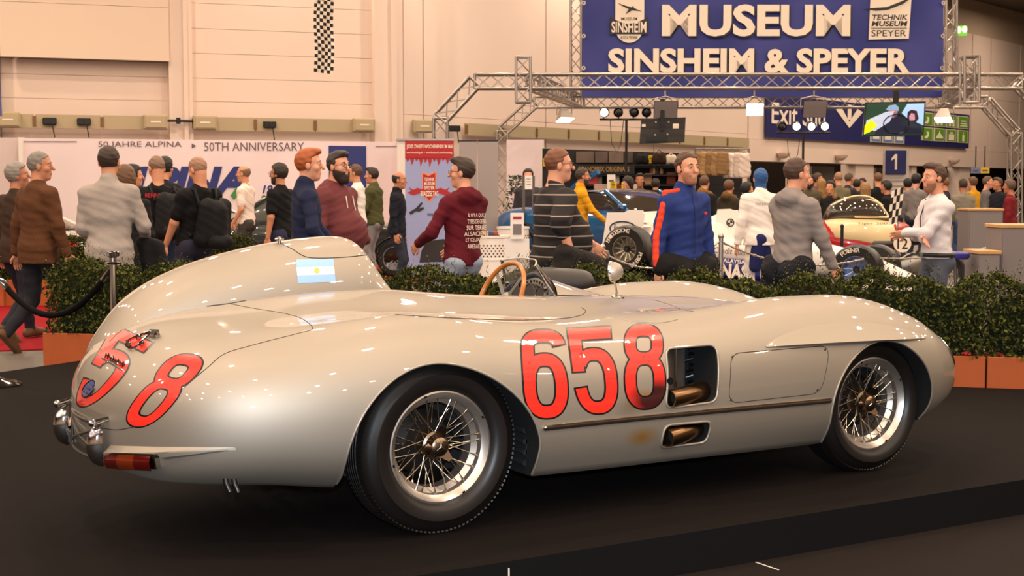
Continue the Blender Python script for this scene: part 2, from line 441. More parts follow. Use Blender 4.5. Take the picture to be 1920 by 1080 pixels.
def exhaust(z0, z1, x0, x1):
    mb = MB(); P = []
    for t in np.linspace(0, 1, 8):
        P.append((x0+(x1-x0)*t, -.838+.085*t**1.3, z0+(z1-z0)*t))
    mb.tube(P, [.040, .041, .042, .043, .044, .045, .045, .044], 20, caps=False)
    Q = [(p[0], p[1], p[2]) for p in P]; mb.tube(Q, [.035]*8, 20, caps=False)
    a = np.array(P[0]); b = np.array(P[1]); x, y, d = frame_from(b-a)
    mb.grid([MB().ring(a, x, y, .040, 20), MB().ring(a, x, y, .035, 20)], closev=True)
    o = mb.build('exhaust_pipe', M_EXH, car, smooth=50)
    MB().cyl(a+d*.05, a+d*.06, .036, n=20).build('exhaust_bore', M_WELL, car)
exhaust(.468, .472, 1.068, 1.325); exhaust(.300, .312, 1.058, 1.285)
# ---- chrome strip along the flank
for sgn in (-1, 1):
    q = [onside(x, .401-.004*(x-.42), .004, 2.*sgn) for x in np.linspace(.43, 1.975, 40)]
    mb = MB(); P = np.array(q); prof = [(-.013, -.004), (-.011, .004), (0, .0075), (.011, .004), (.013, -.004)]
    mb.grid([[p+np.array([0, sgn*b, a]) for a, b in prof] for p in P], closev=True)
    mb.ball(P[0]+np.array([0, 0, 0]), .012, 8); mb.build('chrome_strip', M_TRIM, car, smooth=50)
# ---- panel on the front flank
pan = rrect([onx for onx in [(1.415, .640), (1.985, .646), (1.915, .432), (1.385, .424)]], .06, 7)
q = lip('', pan, .003, off=-.0008); MB().tube(q, .0022, 5, closed=True).build('panel_gap', M_GAP, car, smooth=60)
for p in ((1.425, .625), (1.955, .628), (1.895, .45), (1.4, .44)):
    s = onside(*p); MB().cyl(s+np.array([0, .002, 0]), s-np.array([0, .002, 0]), .006, n=8).build('panel_screw', M_STEEL, car)
# ---- eyebrow over the front wheel
for sgn in (-1, 1):
    G = []
    for t in np.linspace(0, 1, 40):
        x = 1.62+1.06*t; k = max(0, sin(PI*t))**.75
        zb = .659-.022*t+.012*k; a = onside(x, zb, 0, 2.*sgn); h = .085*k*(1.12-.35*t)+.002
        b = onside(x, zb+h, 0, 2.*sgn); o = np.array([0, sgn*.034*k, 0]); row = [b-np.array([0, sgn*.004, -.004])]
        for s in (.15, .35, .55, .75, .9): row.append(b*(1-s)+a*s+o*(s**1.5)*.97+np.array([0, sgn*.004, 0]))
        row += [a+o*.96+np.array([0, sgn*.004, -.001]), a+o*.85+np.array([0, 0, -.006]), a-np.array([0, sgn*.012, .008])]
        G.append(row)
    MB().grid(G).build('wheel_eyebrow', PAINT, car, smooth=50)
# ---- headrest fairing behind the driver
FIN = [(-1.085, .68, .06), (-1.06, .725, .12), (-1.0, .81, .175), (-.929, .893, .205), (-.778, .989, .225), (-.588, 1.058, .24), (-.368, 1.109, .248), (-.191, 1.136, .25), (-.035, 1.149, .25),
       (.02, 1.151, .25), (.062, 1.147, .25), (.100, 1.134, .248), (.127, 1.112, .246), (.147, 1.083, .246), (.163, 1.052, .246), (.199, .985, .248), (.232, .925, .252), (.258, .885, .258)]
fx = np.unique(np.r_[np.linspace(-1.085, -1.0, 14), np.linspace(-1, .02, 50), np.linspace(.02, .258, 44)])
ft = gsmooth(fx, pchip([r[0] for r in FIN], [r[1] for r in FIN], fx), .022); fh = gsmooth(fx, pchip([r[0] for r in FIN], [r[2] for r in FIN], fx), .03)
G = []
for x, t, h in zip(fx, ft, fh):
    row = []; zb = float(pchip(BX, [r[9] for r in BODY], np.array([x]))[0])-.075
    for a in np.linspace(0, PI, 41):
        c, s_ = cos(a), sin(a); e = 2/2.35
        row.append((x, .33-h*np.sign(c)*abs(c)**e, zb+(t-zb)*abs(s_)**e))
    G.append(row)
mb = MB().grid(G, flip=True); n = 41; o = len(mb.v)-n
mb.f.append(tuple(range(o, o+n))); mb.m.append(0); mb.f.append(tuple(range(n))[::-1]); mb.m.append(0)
fin = mb.build('headrest_fairing', PAINT, car, smooth=50)
FIN_BVH = BVHTree.FromPolygons([Vector(v) for v in mb.v], mb.f)
seam('fairing_gap', [(524, 455), (548, 467), (572, 481), (602, 484), (650, 482), (688, 478)], bvh=FIN_BVH, parent=fin, r=.0026)
seam('fairing_joint', [(205, 641), (240, 612), (290, 591), (340, 580), (433, 569), (500, 555), (560, 546), (640, 539), (700, 537)], parent=fin, r=.003, off=.0)
mb = MB(); p = onpx(524, 456, 0, FIN_BVH); mb.lathe([(.0, .0), (.008, .0), (.007, .014), (.020, .018), (.021, .024), (.012, .031), (0, .032)], p-np.array([0, 0, .003]), (0, 0, 1), 14)
mb.build('filler_knob', M_CHROME, fin, smooth=40)
# flag on the fairing: light blue, white, light blue with a sun
def decal(name, quad, m, off, bvh, nx=12, ny=4, parent=None, px=True):
    q = np.array(quad, float); G = []
    for i in range(nx+1):
        row = []
        for j in range(ny+1):
            a, b = i/nx, j/ny
            p = q[0]*(1-a)*(1-b)+q[1]*a*(1-b)+q[2]*a*b+q[3]*(1-a)*b; row.append(onpx(p[0], p[1], off, bvh))
        G.append(row)
    return MB().grid(G).build(name, m, parent, smooth=80)
M_SKY = mat('flag_blue', (150, 186, 236), rough=.5); M_WHT = mat('flag_white', (240, 236, 232), rough=.5); M_SUN = mat('flag_sun', (232, 186, 90), rough=.5)
fq = np.array([(555, 487), (625, 485), (629, 528), (558, 531)], float)
def bil(q, a, b): q = np.array(q, float); return q[0]*(1-a)*(1-b)+q[1]*a*(1-b)+q[2]*a*b+q[3]*(1-a)*b
flag = None
for k, (b0, b1, m) in enumerate(((0, .34, M_SKY), (.34, .67, M_WHT), (.67, 1, M_SKY))):
    o = decal('flag_sticker' if k == 0 else 'flag_stripe', [bil(fq, 0, b0), bil(fq, 1, b0), bil(fq, 1, b1), bil(fq, 0, b1)], m, .0012, FIN_BVH, 10, 3, fin if k == 0 else fin)
c = bil(fq, .53, .5); mb = MB(); pts = [onpx(c[0]+6*cos(t)*(1 if i % 2 else .8), c[1]+6*sin(t)*(1 if i % 2 else .8), .002, FIN_BVH) for i, t in enumerate(np.linspace(0, 2*PI, 25)[:-1])]
mb.add(pts, [tuple(range(24))]); mb.build('flag_sun', M_SUN, fin)
# ---- racing numbers: strokes laid on the shell
def stroke(mb, pts, wd, place, off, closed=False, nw=4):
    P = np.array(pts, float); N = len(P); G = []
    for i in range(N):
        d = (P[(i+1) % N]-P[i-1]) if closed else (P[min(i+1, N-1)]-P[max(i-1, 0)]); d = d/np.linalg.norm(d); nrm = np.array([-d[1], d[0]])
        G.append([place(*(P[i]+nrm*wd*(k/nw-.5)), off) for k in range(nw+1)])
    if all(x is not None for r in G for x in r): mb.grid(G, closeu=closed); return
    for i in range(N if closed else N-1):
        for k in range(nw):
            q = [G[i][k], G[(i+1) % N][k], G[(i+1) % N][k+1], G[i][k+1]]
            if all(x is not None for x in q): mb.add(q, [(0, 1, 2, 3)])
def ell(cx, cy, rx, ry, a0, a1, n=18, e=.80):
    out = []
    for t in np.linspace(math.radians(a0), math.radians(a1), n):
        c, s_ = cos(t), sin(t); out.append((cx+rx*np.sign(c)*abs(c)**e, cy+ry*np.sign(s_)*abs(s_)**e))
    return out
def seg(a, b, n=8): return [(a[0]+(b[0]-a[0])*t, a[1]+(b[1]-a[1])*t) for t in np.linspace(0, 1, n)]
W = .132
def digit_strokes(ch):
    """box 0..0.5 wide, 0..1 high; centre lines of the strokes"""
    l, r = .066, .434
    if ch == '6': return [(ell(.25, .367, .184, .295, 0, 360, 60)[:-1], True), (ell(.25, .80, .184, .130, 8, 180, 24)+seg((l, .79), (l, .40), 14), False)]
    if ch == '8': return [(ell(.25, .335, .184, .262, 0, 360, 60)[:-1], True), (ell(.25, .768, .170, .167, 0, 360, 52)[:-1], True)]
    if ch == '5': return [(seg((.0, .93), (.47, .93), 14), False), (seg((l, .99), (l, .50), 14), False), (ell(.25, .38, .184, .31, 146, -170, 52), False)]
def number(name, chars, place_for, edge=.040, offs=(.0008, .0016)):
    for ch, place in zip(chars, place_for):
        for k, (m, wd) in enumerate(((M_BLACK, W+edge), (M_RED, W))):
            mb = MB()
            for pts, cl in digit_strokes(ch):
                if k == 0 and not cl:
                    p0 = np.array(pts[0]); p1 = np.array(pts[1]); d = (p0-p1)/np.linalg.norm(p0-p1); e0 = p0+d*edge/2
                    p0 = np.array(pts[-1]); p1 = np.array(pts[-2]); d = (p0-p1)/np.linalg.norm(p0-p1); e1 = p0+d*edge/2
                    pts = [tuple(e0)]+list(pts)+[tuple(e1)]
                stroke(mb, pts, wd, place, offs[k], cl)
            mb.build(name if k else 'number_outline', m, body if False else car)
def quad_place(quad, bvh=None):
    q = np.array(quad, float)      # pixel corners: top left, top right, bottom right, bottom left
    def pl(a, b, off):
        a = a*2
        p = q[3]*(1-a)*(1-b)+q[2]*a*(1-b)+q[1]*a*b+q[0]*(1-a)*b
        return onpx(p[0], p[1], off, bvh)
    return pl
M_RED658 = M_RED
number('race_number', '658', [quad_place([(976, 619), (1057, 618), (1067, 783), (986, 786)]), quad_place([(1064, 617), (1148, 612), (1161, 774), (1085, 777)]), quad_place([(1168, 609), (1243, 609), (1248, 765), (1174, 769)])])
# soot on the last number from the exhaust, inside the red paint's own material
nt = M_RED.node_tree; b_ = nt.nodes['Principled BSDF']; tc = nt.nodes.new('ShaderNodeTexCoord'); mp = nt.nodes.new('ShaderNodeMapping')
mp.inputs['Location'].default_value = (-1.0/.17, .86/.3, -.475/.10); mp.inputs['Scale'].default_value = (1/.17, 1/.3, 1/.10)
g = nt.nodes.new('ShaderNodeTexGradient'); g.gradient_type = 'SPHERICAL'; nt.links.new(tc.outputs['Object'], mp.inputs['Vector']); nt.links.new(mp.outputs['Vector'], g.inputs['Vector'])
mt = nt.nodes.new('ShaderNodeMath'); mt.operation = 'MULTIPLY'; mt.inputs[1].default_value = 1.9; mt.use_clamp = True; nt.links.new(g.outputs['Fac'], mt.inputs[0])
mx = nt.nodes.new('ShaderNodeMix'); mx.data_type = 'RGBA'; mx.inputs['A'].default_value = (*lin((226, 44, 30)), 1); mx.inputs['B'].default_value = (*lin((58, 14, 14)), 1)
nt.links.new(mt.outputs[0], mx.inputs['Factor']); nt.links.new(mx.outputs['Result'], b_.inputs['Base Color'])
# numbers on the boot lid: an 8 and, half behind the fairing, a 5
number('tail_number', '85', [quad_place([(322, 660), (396, 672), (281, 807), (223, 792)]), quad_place([(215, 610), (290, 645), (168, 770), (133, 752)])])
# ---- panel gaps on the deck
seam('lid_gap', [(433, 570), (480, 579), (530, 587), (565, 597), (585, 612), (584, 619)])
seam('lid_gap', [(584, 619), (540, 630), (470, 648), (420, 664), (388, 690), (350, 722), (300, 765), (262, 795), (238, 803), (215, 806), (190, 801), (160, 786), (140, 771)])
seam('cover_gap', [(742, 590), (800, 594), (870, 597.5), (940, 600), (1010, 600), (1060, 597), (1090, 591), (1098, 583), (1090, 577)], r=.003)
seam('bonnet_gap', [(1225, 562), (1258, 572), (1280, 581), (1300, 584)])
seam('bonnet_gap', [(1143, 592), (1160, 598), (1200, 604), (1240, 605), (1270, 599)], m=PAINT, r=.004)
# ---------------------------------------------------------------- wheels
def wheel(x, yc, R, half, side, full=True, name='wheel'):
    """rim is the wheel's own mesh; tyre, spokes and hub are its pieces. side -1: right-hand side of the car"""
    c = np.array([x, yc, R]); ax = (0, -side*-1., 0) if side > 0 else (0, -1., 0)
    ax = (0, side, 0); o = half                       # outer face at +o along ax
    rim = MB(); rr = .2259
    rim.lathe([(.205, o-.012), (rr-.008, o+.002), (rr, o), (rr+.001, o-.006), (rr-.004, o-.012), (rr-.016, o-.016), (.199, o-.022), (.196, o-.045), (.178, o-.06), (.176, -o*.2), (.196, -o+.05), (.203, -o+.02), (.222, -o), (.215, -o), (.190, -o+.03)], c, ax, 64)
    rim.lathe([(.205, o-.012), (.194, o-.02), (.191, o-.046), (.171, o-.064), (.168, -o*.2), (.19, -o+.05)], c, ax, 64)
    w_ = rim.build(name, mat('wheel_alloy', (196, 186, 176), rough=.34, metal=.92), car, smooth=35)
    t = MB(); h = half+.012
    prof = [(.219, h-.022), (.232, h+.002), (.255, h+.014), (R*.5+.115, h+.016), (R-.055, h+.010), (R-.032, h-.002), (R-.014, h-.020), (R-.006, h-.034), (R, h-.058), (R+.0005, 0), (R, -h+.058), (R-.006, -h+.034), (R-.014, -h+.02), (R-.04, -h-.004), (.27, -h-.012), (.232, -h), (.219, -h+.022)]
    t.lathe(prof, c, ax, 96); ty = t.build('tyre', M_RUBBER, w_, smooth=40)
    tr = MB(); X, Y, D = frame_from(ax)                 # tread blocks on the shoulder
    for i in range(110):
        a = 2*PI*i/110; e = X*cos(a)+Y*sin(a); g = -X*sin(a)+Y*cos(a)
        for s_ in ((1,) if not full else (1, -1)):
            p = c+e*(R-.012)+D*s_*(h-.021); q = c+e*(R-.001)+D*s_*(h-.048)
            tr.add([p-g*.0055, p+g*.0055, q+g*.0055, q-g*.0055]+[p-g*.0055+e*.006+D*s_*.003, p+g*.0055+e*.006+D*s_*.003, q+g*.0055+e*.005, q-g*.0055+e*.005], [(0, 1, 2, 3), (4, 5, 6, 7), (0, 1, 5, 4), (1, 2, 6, 5), (2, 3, 7, 6), (3, 0, 4, 7)])
    for k in np.linspace(-h+.065, h-.065, 5):
        tr.lathe([(R-.002, k-.009), (R+.0035, k-.007), (R+.0035, k+.007), (R-.002, k+.009)], c, ax, 72)
    tag(tr.build('tread', M_RUBBER, w_), kind='stuff')
    sp = mat('spoke_steel', (205, 190, 170), rough=.2, metal=1.)
    sps = MB()
    n = 12
    def spoke(a0, r0, h0, a1, r1, h1):
        p = c+(X*cos(a0)+Y*sin(a0))*r0+D*h0; q = c+(X*cos(a1)+Y*sin(a1))*r1+D*h1
        if full:
            m_ = MB(); m_.cyl(p, q, .0024, n=6); d = (p-q)/np.linalg.norm(p-q); m_.cyl(q, q+d*.014, .0045, n=6); m_.build('spoke', sp, w_, smooth=60)
        else: sps.cyl(p, q, .0024, n=5)
    for i in range(n):
        a = 2*PI*i/n
        for sg in (-1, 1):
            spoke(a, .048, o-.055, a+sg*.40+.10+.06*sg*(i % 2), .193, o-.040)          # outer lacing
            spoke(a+.1, .055, -.035, a+sg*.30+.2, .174, o-.075 if sg > 0 else -.01)    # inner lacing
    if not full: tag(sps.build('spokes', sp, w_), kind='stuff')
    hb = MB(); hb.lathe([(.0, -.06), (.058, -.06), (.060, -.02), (.052, -.01), (.050, o-.06), (.056, o-.055), (.056, o-.048), (.044, o-.042), (.044, o-.028)], c, ax, 28)
    hb.build('hub', mat('hub_steel', (120, 104, 88), rough=.35, metal=1.), w_, smooth=40)
    kn = MB(); kn.lathe([(.046, o-.05), (.046, o-.03), (.041, o-.02), (.038, o-.004), (.030, o+.002), (0, o+.004)], c, ax, 30)
    for k in range(3):
        a = k*2*PI/3+1.25; e = X*cos(a)+Y*sin(a); g = -X*sin(a)+Y*cos(a)
        P = [c+e*.036+g*.024+D*(o-.042), c+e*.036-g*.024+D*(o-.042), c+e*.078-g*.010+D*(o-.028), c+e*.078+g*.010+D*(o-.028)]
        Q = [p+D*.014 for p in P]; kn.add(P+Q, [(0, 1, 2, 3), (7, 6, 5, 4), (0, 4, 5, 1), (1, 5, 6, 2), (2, 6, 7, 3), (3, 7, 4, 0)])
    kn.build('knock_off_nut', mat('nut_steel', (140, 118, 98), rough=.25, metal=1.), w_, smooth=35)
    if full:                                             # three-pointed star on the nut
        st = MB(); cc = c+D*(o+.0035); tip = cc+D*.003
        Zv = np.array([0, 0, 1.]); Hv = np.cross(Zv, D)
        for k in range(3):
            def dirv(a): return Zv*cos(a)+Hv*sin(a)
            a = k*2*PI/3; A = cc+dirv(a)*.027; B = cc+dirv(a+PI/3)*.006; C2 = cc+dirv(a-PI/3)*.006
            st.add([tip, A, B, C2], [(0, 1, 2), (0, 3, 1)])
        st.build('star_emblem', M_TRIM, w_, fix=False)
        for a in (.5, 1.9, 3.4, 5.2):
            e = X*cos(a)+Y*sin(a); g = -X*sin(a)+Y*cos(a); p = c+e*(rr-.010)+D*(o+.001); mb = MB()
            Q = [p-g*.006-e*.004, p+g*.006-e*.004, p+g*.006+e*.004, p-g*.006+e*.004]; mb.add(Q+[q+D*.003 for q in Q], [(0, 1, 2, 3), (4, 5, 6, 7), (0, 1, 5, 4), (1, 2, 6, 5), (2, 3, 7, 6), (3, 0, 4, 7)])
            mb.build('balance_weight', M_BLACK, w_)
        mb = MB(); mb.lathe([(0, -.02), (.10, -.02), (.135, -.05), (.14, -.10), (0, -.10)], c, ax, 32); mb.build('brake_drum', mat('brake_dark', (30, 27, 25), rough=.5, metal=.6), w_, smooth=35)
    return w_
wheel(0, -.7643+.095, .3493, .095, -1); wheel(2.37, -.7357+.085, .3308, .085, -1)
wheel(0, .7643-.095, .3493, .095, 1, False); wheel(2.37, .7357-.085, .3308, .085, 1, False)
mb = MB(); mb.box((.425, -.66, .33), (.03, .16, .24), 0)
for k in range(5): mb.cyl((.405, -.74, .24+.045*k), (.405, -.58, .24+.045*k), .012, n=8)
mb.build('wheel_well_liner', mat('liner_rubber', (24, 24, 26), rough=.7), car)
mb = MB(); mb.cyl((0, -.5, .34), (0, .5, .34), .035, n=12); mb.cyl((2.37, -.5, .33), (2.37, .5, .33), .03, n=12); mb.build('axle', M_BLACK, car)
# ---------------------------------------------------------------- tail: lamps, over-riders, latch, script, badge
def onback(y, z, off=0.):
    h = BASE_BVH.ray_cast(Vector((-3, y, z)), Vector((1, 0, 0))); return np.array(h[0])+np.array(h[1])*off if h[0] else None
M_LENS = mat('lamp_red', (74, 8, 5), rough=.12, coat=1., spec=.6); M_AMB = mat('lamp_amber', (104, 34, 8), rough=.12, coat=1.)
def tail_lamp(pxs):
    P = [onpx(x, y) for x, y in pxs]
    return P
for sg in (1, -1):
    A = []; n = 24
    for i in range(n+1):
        p = onpx(210+(298-210)*i/n, 846+3*i/n); A.append((p, p+np.array([.004, .004, -.058])))
    def fl(p): return np.array([p[0], p[1]*sg, p[2]])
    hs = MB(); G = []
    for p, q in A:
        d = (p+q)/2-np.array([-.4, 0, .42]); d[2] = 0; d /= np.linalg.norm(d)
        G.append([fl(p-d*.02), fl(p+d*.030), fl(p+d*.030+np.array([0, 0, -.006])), fl(q+d*.022+np.array([0, 0, .004])), fl(q+d*.022), fl(q-d*.03)])
    hs.grid(G); k = len(G[0]); e = (n)*k
    hs.f += [tuple(range(k)), tuple(range(e, e+k))]; hs.m += [0, 0]
    hl = hs.build('tail_lamp', M_TRIM, car, smooth=40)
    for (i0, i1, m, nm) in ((0, 6, M_LENS, 'red_lens'), (6, 14, M_AMB, 'amber_lens'), (14, 22, M_LENS, 'red_lens')):
        L = MB(); G = []
        for p, q in A[i0:i1+1]:
            d = (p+q)/2-np.array([-.4, 0, .42]); d[2] = 0; d /= np.linalg.norm(d)
            G.append([fl(p*(1-t)+q*t+d*(.029+.012*sin(PI*t))+np.array([0, 0, -.005])) for t in np.linspace(0, 1, 5)])
        L.grid(G).build(nm, m, hl, smooth=60)
    F_ = MB(); G = []
    for t in np.linspace(0, 1, 30):
        x = 207+235*t; y = 847-9*t+3*min(1, t*2.6); up_ = onpx(x, y-13*(1-.6*t)); p = onpx(x, y)
        d = p-np.array([-.4, 0, .42]); d[2] = 0; d /= np.linalg.norm(d); o = .033*(1-t)**1.2
        G.append([fl(up_-d*.003), fl(up_*.4+p*.6+d*o*.55), fl(p+d*o), fl(p+d*o*.95+np.array([0, 0, -.006])), fl(p+d*o*.8+np.array([0, 0, -.03*(1-t)*(t > .38)-.004])), fl(onpx(x, y+4+24*(1-t)*min(1, max(0, (t-.36)*12)))-d*.004)])
    F_.grid(G).build('lamp_fairing', PAINT, car, smooth=45)
    # over-rider and its bar
    y = .262*sg; xb = -1.222
    mb = MB(); G = []
    for t in np.linspace(0, 1, 15):
        z = .310+.165*t; r = .031*sin(PI*min(max(t, .04), .96))**.35; dx = -.055*sin(PI*min(max(t, .0), 1))**.5
        G.append([(xb+.02+dx*max(0, cos(a))-.0, y+r*sin(a), z) for a in np.linspace(-PI/2, PI/2, 11)]+[(xb+.03, y, z)])
    mb.grid(G, closev=True); mb.build('over_rider', M_CHROME, car, smooth=50)
    p = onback(y+.02*sg, .50); mb = MB(); mb.cyl((xb-.01, y+.015*sg, .482), p+np.array([.03, 0, .0]), .011, n=10); mb.ball((xb-.012, y+.015*sg, .482), .016, 10); mb.build('over_rider_stay', M_CHROME, car, smooth=50)
mb = MB()
fr = lambda y, z: np.array([xb+.005+.04*(abs(y)/.26)**2, y, z])
for a, b in (((-.25, .465), (.25, .465)), ((-.25, .325), (.25, .325)), ((-.25, .455), (.25, .335)), ((-.25, .335), (.25, .455))):
    mb.tube([fr(a[0]+(b[0]-a[0])*t, a[1]+(b[1]-a[1])*t) for t in np.linspace(0, 1, 13)], .006, 6)
for y in (-.225, .225): mb.tube([fr(y, .325), fr(y, .465)], .006, 6)
mb.build('number_plate_frame', M_STEEL, car, smooth=60)
mb = MB()
for a, b in (((424, 905), (426, 927)), ((440, 906), (446, 928))):
    p = onpx(a[0], a[1]-8); mb.tube([p+np.array([0, .02, .02]), p+np.array([0, .0, -.02]), p+np.array([.01, -.01, -.05])], .011, 8)
mb.build('towing_eye', M_BLACK, car, smooth=60)
mb = MB(); q = [onpx(*p, .012) for p in dense([(240, 645), (258, 636), (275, 630), (290, 628)], n=5)]; mb.tube(q, .006, 6)
q = [onpx(*p, .010) for p in dense([(240, 652), (247, 657), (260, 652), (268, 643), (280, 633)], n=5)]; mb.tube(q, .004, 6)
for p in ((243, 650), (262, 636), (268, 648), (283, 630), (296, 632)): mb.ball(onpx(*p, .010), .013, 8)
P = [onpx(*p, .008) for p in ((282, 626), (300, 627), (300, 634), (284, 635))]; mb.add(P+[p+np.array([0, 0, .012]) for p in P], [(0, 1, 2, 3), (4, 5, 6, 7), (0, 1, 5, 4), (1, 2, 6, 5), (2, 3, 7, 6), (3, 0, 4, 7)])
mb.build('boot_latch', M_CHROME, car, smooth=40)
mb = MB(); mb.tube([onpx(*p, .004) for p in dense([(193, 673), (212, 684), (233, 696)], n=5)], .0035, 6)
for i, x in enumerate(np.linspace(200, 232, 8)):                     # raised script on the boot lid
    y = 667+(x-200)*.56; mb.tube([onpx(x-1.5, y+5, .004), onpx(x+1, y-2-(i % 2)*3, .006), onpx(x+3, y+3, .004)], .0032, 5)
mb.build('chrome_script', M_CHROME, car, smooth=60)
ce = np.array([168, 729.]); u_ = np.array([10, -15.]); v_ = np.array([7, 5.])
mb = MB(); mb.tube([onpx(*(ce+u_*cos(t)+v_*sin(t)), .004) for t in np.linspace(0, 2*PI, 25)[:-1]], .004, 6, closed=True); bd = mb.build('badge', M_CHROME, car, smooth=60)
mb = MB(); mb.add([onpx(*(ce+u_*.9*cos(t)+v_*.9*sin(t)), .004) for t in np.linspace(0, 2*PI, 25)[:-1]], [tuple(range(24))]); mb.build('badge_face', mat('badge_blue', (70, 84, 150), rough=.3, coat=1.), bd)
for s_ in (-.45, 0, .4):
    mb = MB(); mb.tube([onpx(*(ce+u_*s_+v_*t), .006) for t in (-.6, 0, .6)], .003, 5); mb.build('badge_bar', M_CHROME, bd)
# ---------------------------------------------------------------- cockpit
DZ = .0
mb = MB(); C0 = np.array([.918, .33, .832]); R_ = .185                # wooden steering wheel
nrm = np.array([-.90, 0, .42]); X, Y, D = frame_from(nrm)
ring = [C0+X*R_*cos(t)+Y*R_*sin(t) for t in np.linspace(0, 2*PI, 49)[:-1]]
sw = MB().tube(ring, .0125, 10, closed=True).build('steering_wheel', M_WOOD, car, smooth=70)
mb = MB()
for k in range(4):
    a = k*PI/2+.785; e = X*cos(a)+Y*sin(a); g = -X*sin(a)+Y*cos(a); mb.grid([[C0+e*r+g*s_*.012+D*.0-D*.03*(1-r/R_) for s_ in (-1, 1)] for r in (.03, .1, R_)])
mb.lathe([(.0, -.02), (.04, -.025), (.035, -.05), (0, -.06)], C0, nrm, 16); mb.cyl(C0-D*.03, C0-D*.35, .016); mb.build('steering_spokes', M_STEEL, sw, smooth=40)
# dash panel: curved drilled aluminium sheet under the screen
yw = lambda t: .33+.29*t
mb = MB(); G = []
for t in np.linspace(-1, 1, 25):
    z = .935-.09*t*t-.03*max(0, t); x = 1.125-.06*t*t+.03*t; G.append([(x, yw(t), z), (x-.008, yw(t), z-.01), (x-.02, yw(t), .79), (x-.03, yw(t), .62)])
mb.grid(G); dash = mb.build('dash_panel', mat('dash_aluminium', (150, 146, 138), rough=.32, metal=.9), car, smooth=60)
mb = MB(); mb.tube([np.array(g[0])+np.array([-.004, 0, .004]) for g in G], .014, 8); mb.build('dash_padding', mat('dash_pad', (52, 55, 60), rough=.5), dash, smooth=60)
for t in np.linspace(-.85, .85, 15):
    x = 1.125-.06*t*t+.03*t-.004; z = .935-.09*t*t-.03*max(0, t)-.028
    mb = MB(); mb.cyl((x-.008, yw(t), z), (x-.004, yw(t), z), .007, n=8); mb.build('dash_hole', M_BLACK, dash)
for t, r in ((-.42, .045), (.05, .052), (.5, .045)):
    x = 1.125-.06*t*t+.03*t-.02; c = np.array([x-.006, yw(t), .845]); mb = MB(); mb.lathe([(0, .0), (r*.88, .0), (r*.9, .008), (r, .008), (r, -.02)], c, (-1, 0, .05), 24, ); g = mb.build('gauge', M_CHROME, dash, smooth=40)
    mb = MB(); mb.cyl(c+np.array([-.003, 0, 0]), c+np.array([-.002, 0, 0]), r*.86, n=20); mb.build('gauge_dial', mat('dial_grey', (74, 70, 66), rough=.4), dash)
for k, t in enumerate((-.75, -.2, .28, .75)):
    x = 1.125-.06*t*t+.03*t-.02; mb = MB(); mb.cyl((x-.02, yw(t), .885), (x, yw(t), .885), .009, n=8); mb.build('dash_switch', M_STEEL, dash)
# wrap-round screen
M_GLASS = mat('screen_perspex', (120, 108, 92), rough=.03, trans=.0, alpha=.5, spec=.6, coat=1.)
G = []
TT = np.linspace(-1, 1, 29)
for t in TT:
    x = 1.165-.07*t*t+.03*t; y = .33+.28*t; z0 = .925-.075*t*t-.0*t; z1 = 1.035-.035*t*t-.02*(1-abs(t)); k = .10-.025*(t+1)
    G.append([np.array([x-k*s_, y-.03*t*s_, z0+(z1-z0)*s_]) for s_ in np.linspace(0, 1, 6)])
ws = MB().grid(G).build('windscreen', M_GLASS, car, smooth=70)
edge = [g[0] for g in G]; top = [g[-1] for g in G]
MB().tube(edge, .006, 6).build('screen_frame', M_CHROME, ws, smooth=60)
MB().tube(top, .0045, 6).build('screen_top_edge', mat('screen_edge', (205, 196, 182), rough=.2), ws, smooth=60)
for g in (G[0], G[-1]): MB().tube(g, .008, 6).build('screen_post', M_CHROME, ws, smooth=60)
for i in range(1, 29, 3):
    MB().ball(G[i][0]+np.array([-.006, 0, .012]), .006, 6).build('screen_rivet', M_CHROME, ws)
# faired metal cover in front of and beside the screen (raised scuttle)
G = []
for t in np.linspace(-1, 1, 33):
    row = []
    for s_ in np.linspace(0, 1, 13):
        x = 1.15-.08*t*t+.03*t+.55*s_*(1-.25*t*t); y = .33+.33*t*(1-.28*s_)
        h = BASE_BVH.ray_cast(Vector((x, y, 2.)), Vector((0, 0, -1)))[0]; zb = h[2]-.004 if h else .8
        top_ = .932-.072*t*t; row.append((x, y, max(zb, zb+(top_-zb)*(1-s_)**1.6*(1-.15*s_)) if s_ < 1 else zb))
    G.append(row)
MB().grid(G).build('scuttle', PAINT, car, smooth=70)
# round mirror on a stalk
p0 = onpx(1157, 558); mc = atp(1150, 509, np.dot(p0-CAM, HF)-.02)
st = MB(); st.tube([p0, p0+(mc-p0)*.5+np.array([.0, 0, .0]), mc+np.array([0, 0, -.03])], .006, 8); st.lathe([(.0, .012), (.014, .010), (.02, .004), (.034, .002), (.036, -.004)], p0, (0, 0, 1), 14)
for a in range(6): st.ball(p0+np.array([.027*cos(a), .027*sin(a), .004]), .006, 6)
mir = st.build('mirror_stalk', M_CHROME, car, smooth=40)
mx_ = np.array([.62, -.78, .10])
MB().lathe([(0, .048), (.016, .046), (.032, .036), (.043, .018), (.047, -.002), (.049, -.010)], mc, mx_, 28).build('mirror_shell', PAINT, mir, smooth=60)
MB().lathe([(.049, .0), (.0515, -.004), (.0515, -.012), (.047, -.014)], mc, mx_, 28).build('mirror_rim', M_CHROME, mir, smooth=60)
MB().lathe([(.0475, -.010), (0, -.010)], mc, mx_, 28).build('mirror_glass', mat('mirror_glass', (80, 84, 84), rough=.03, metal=1.), mir)
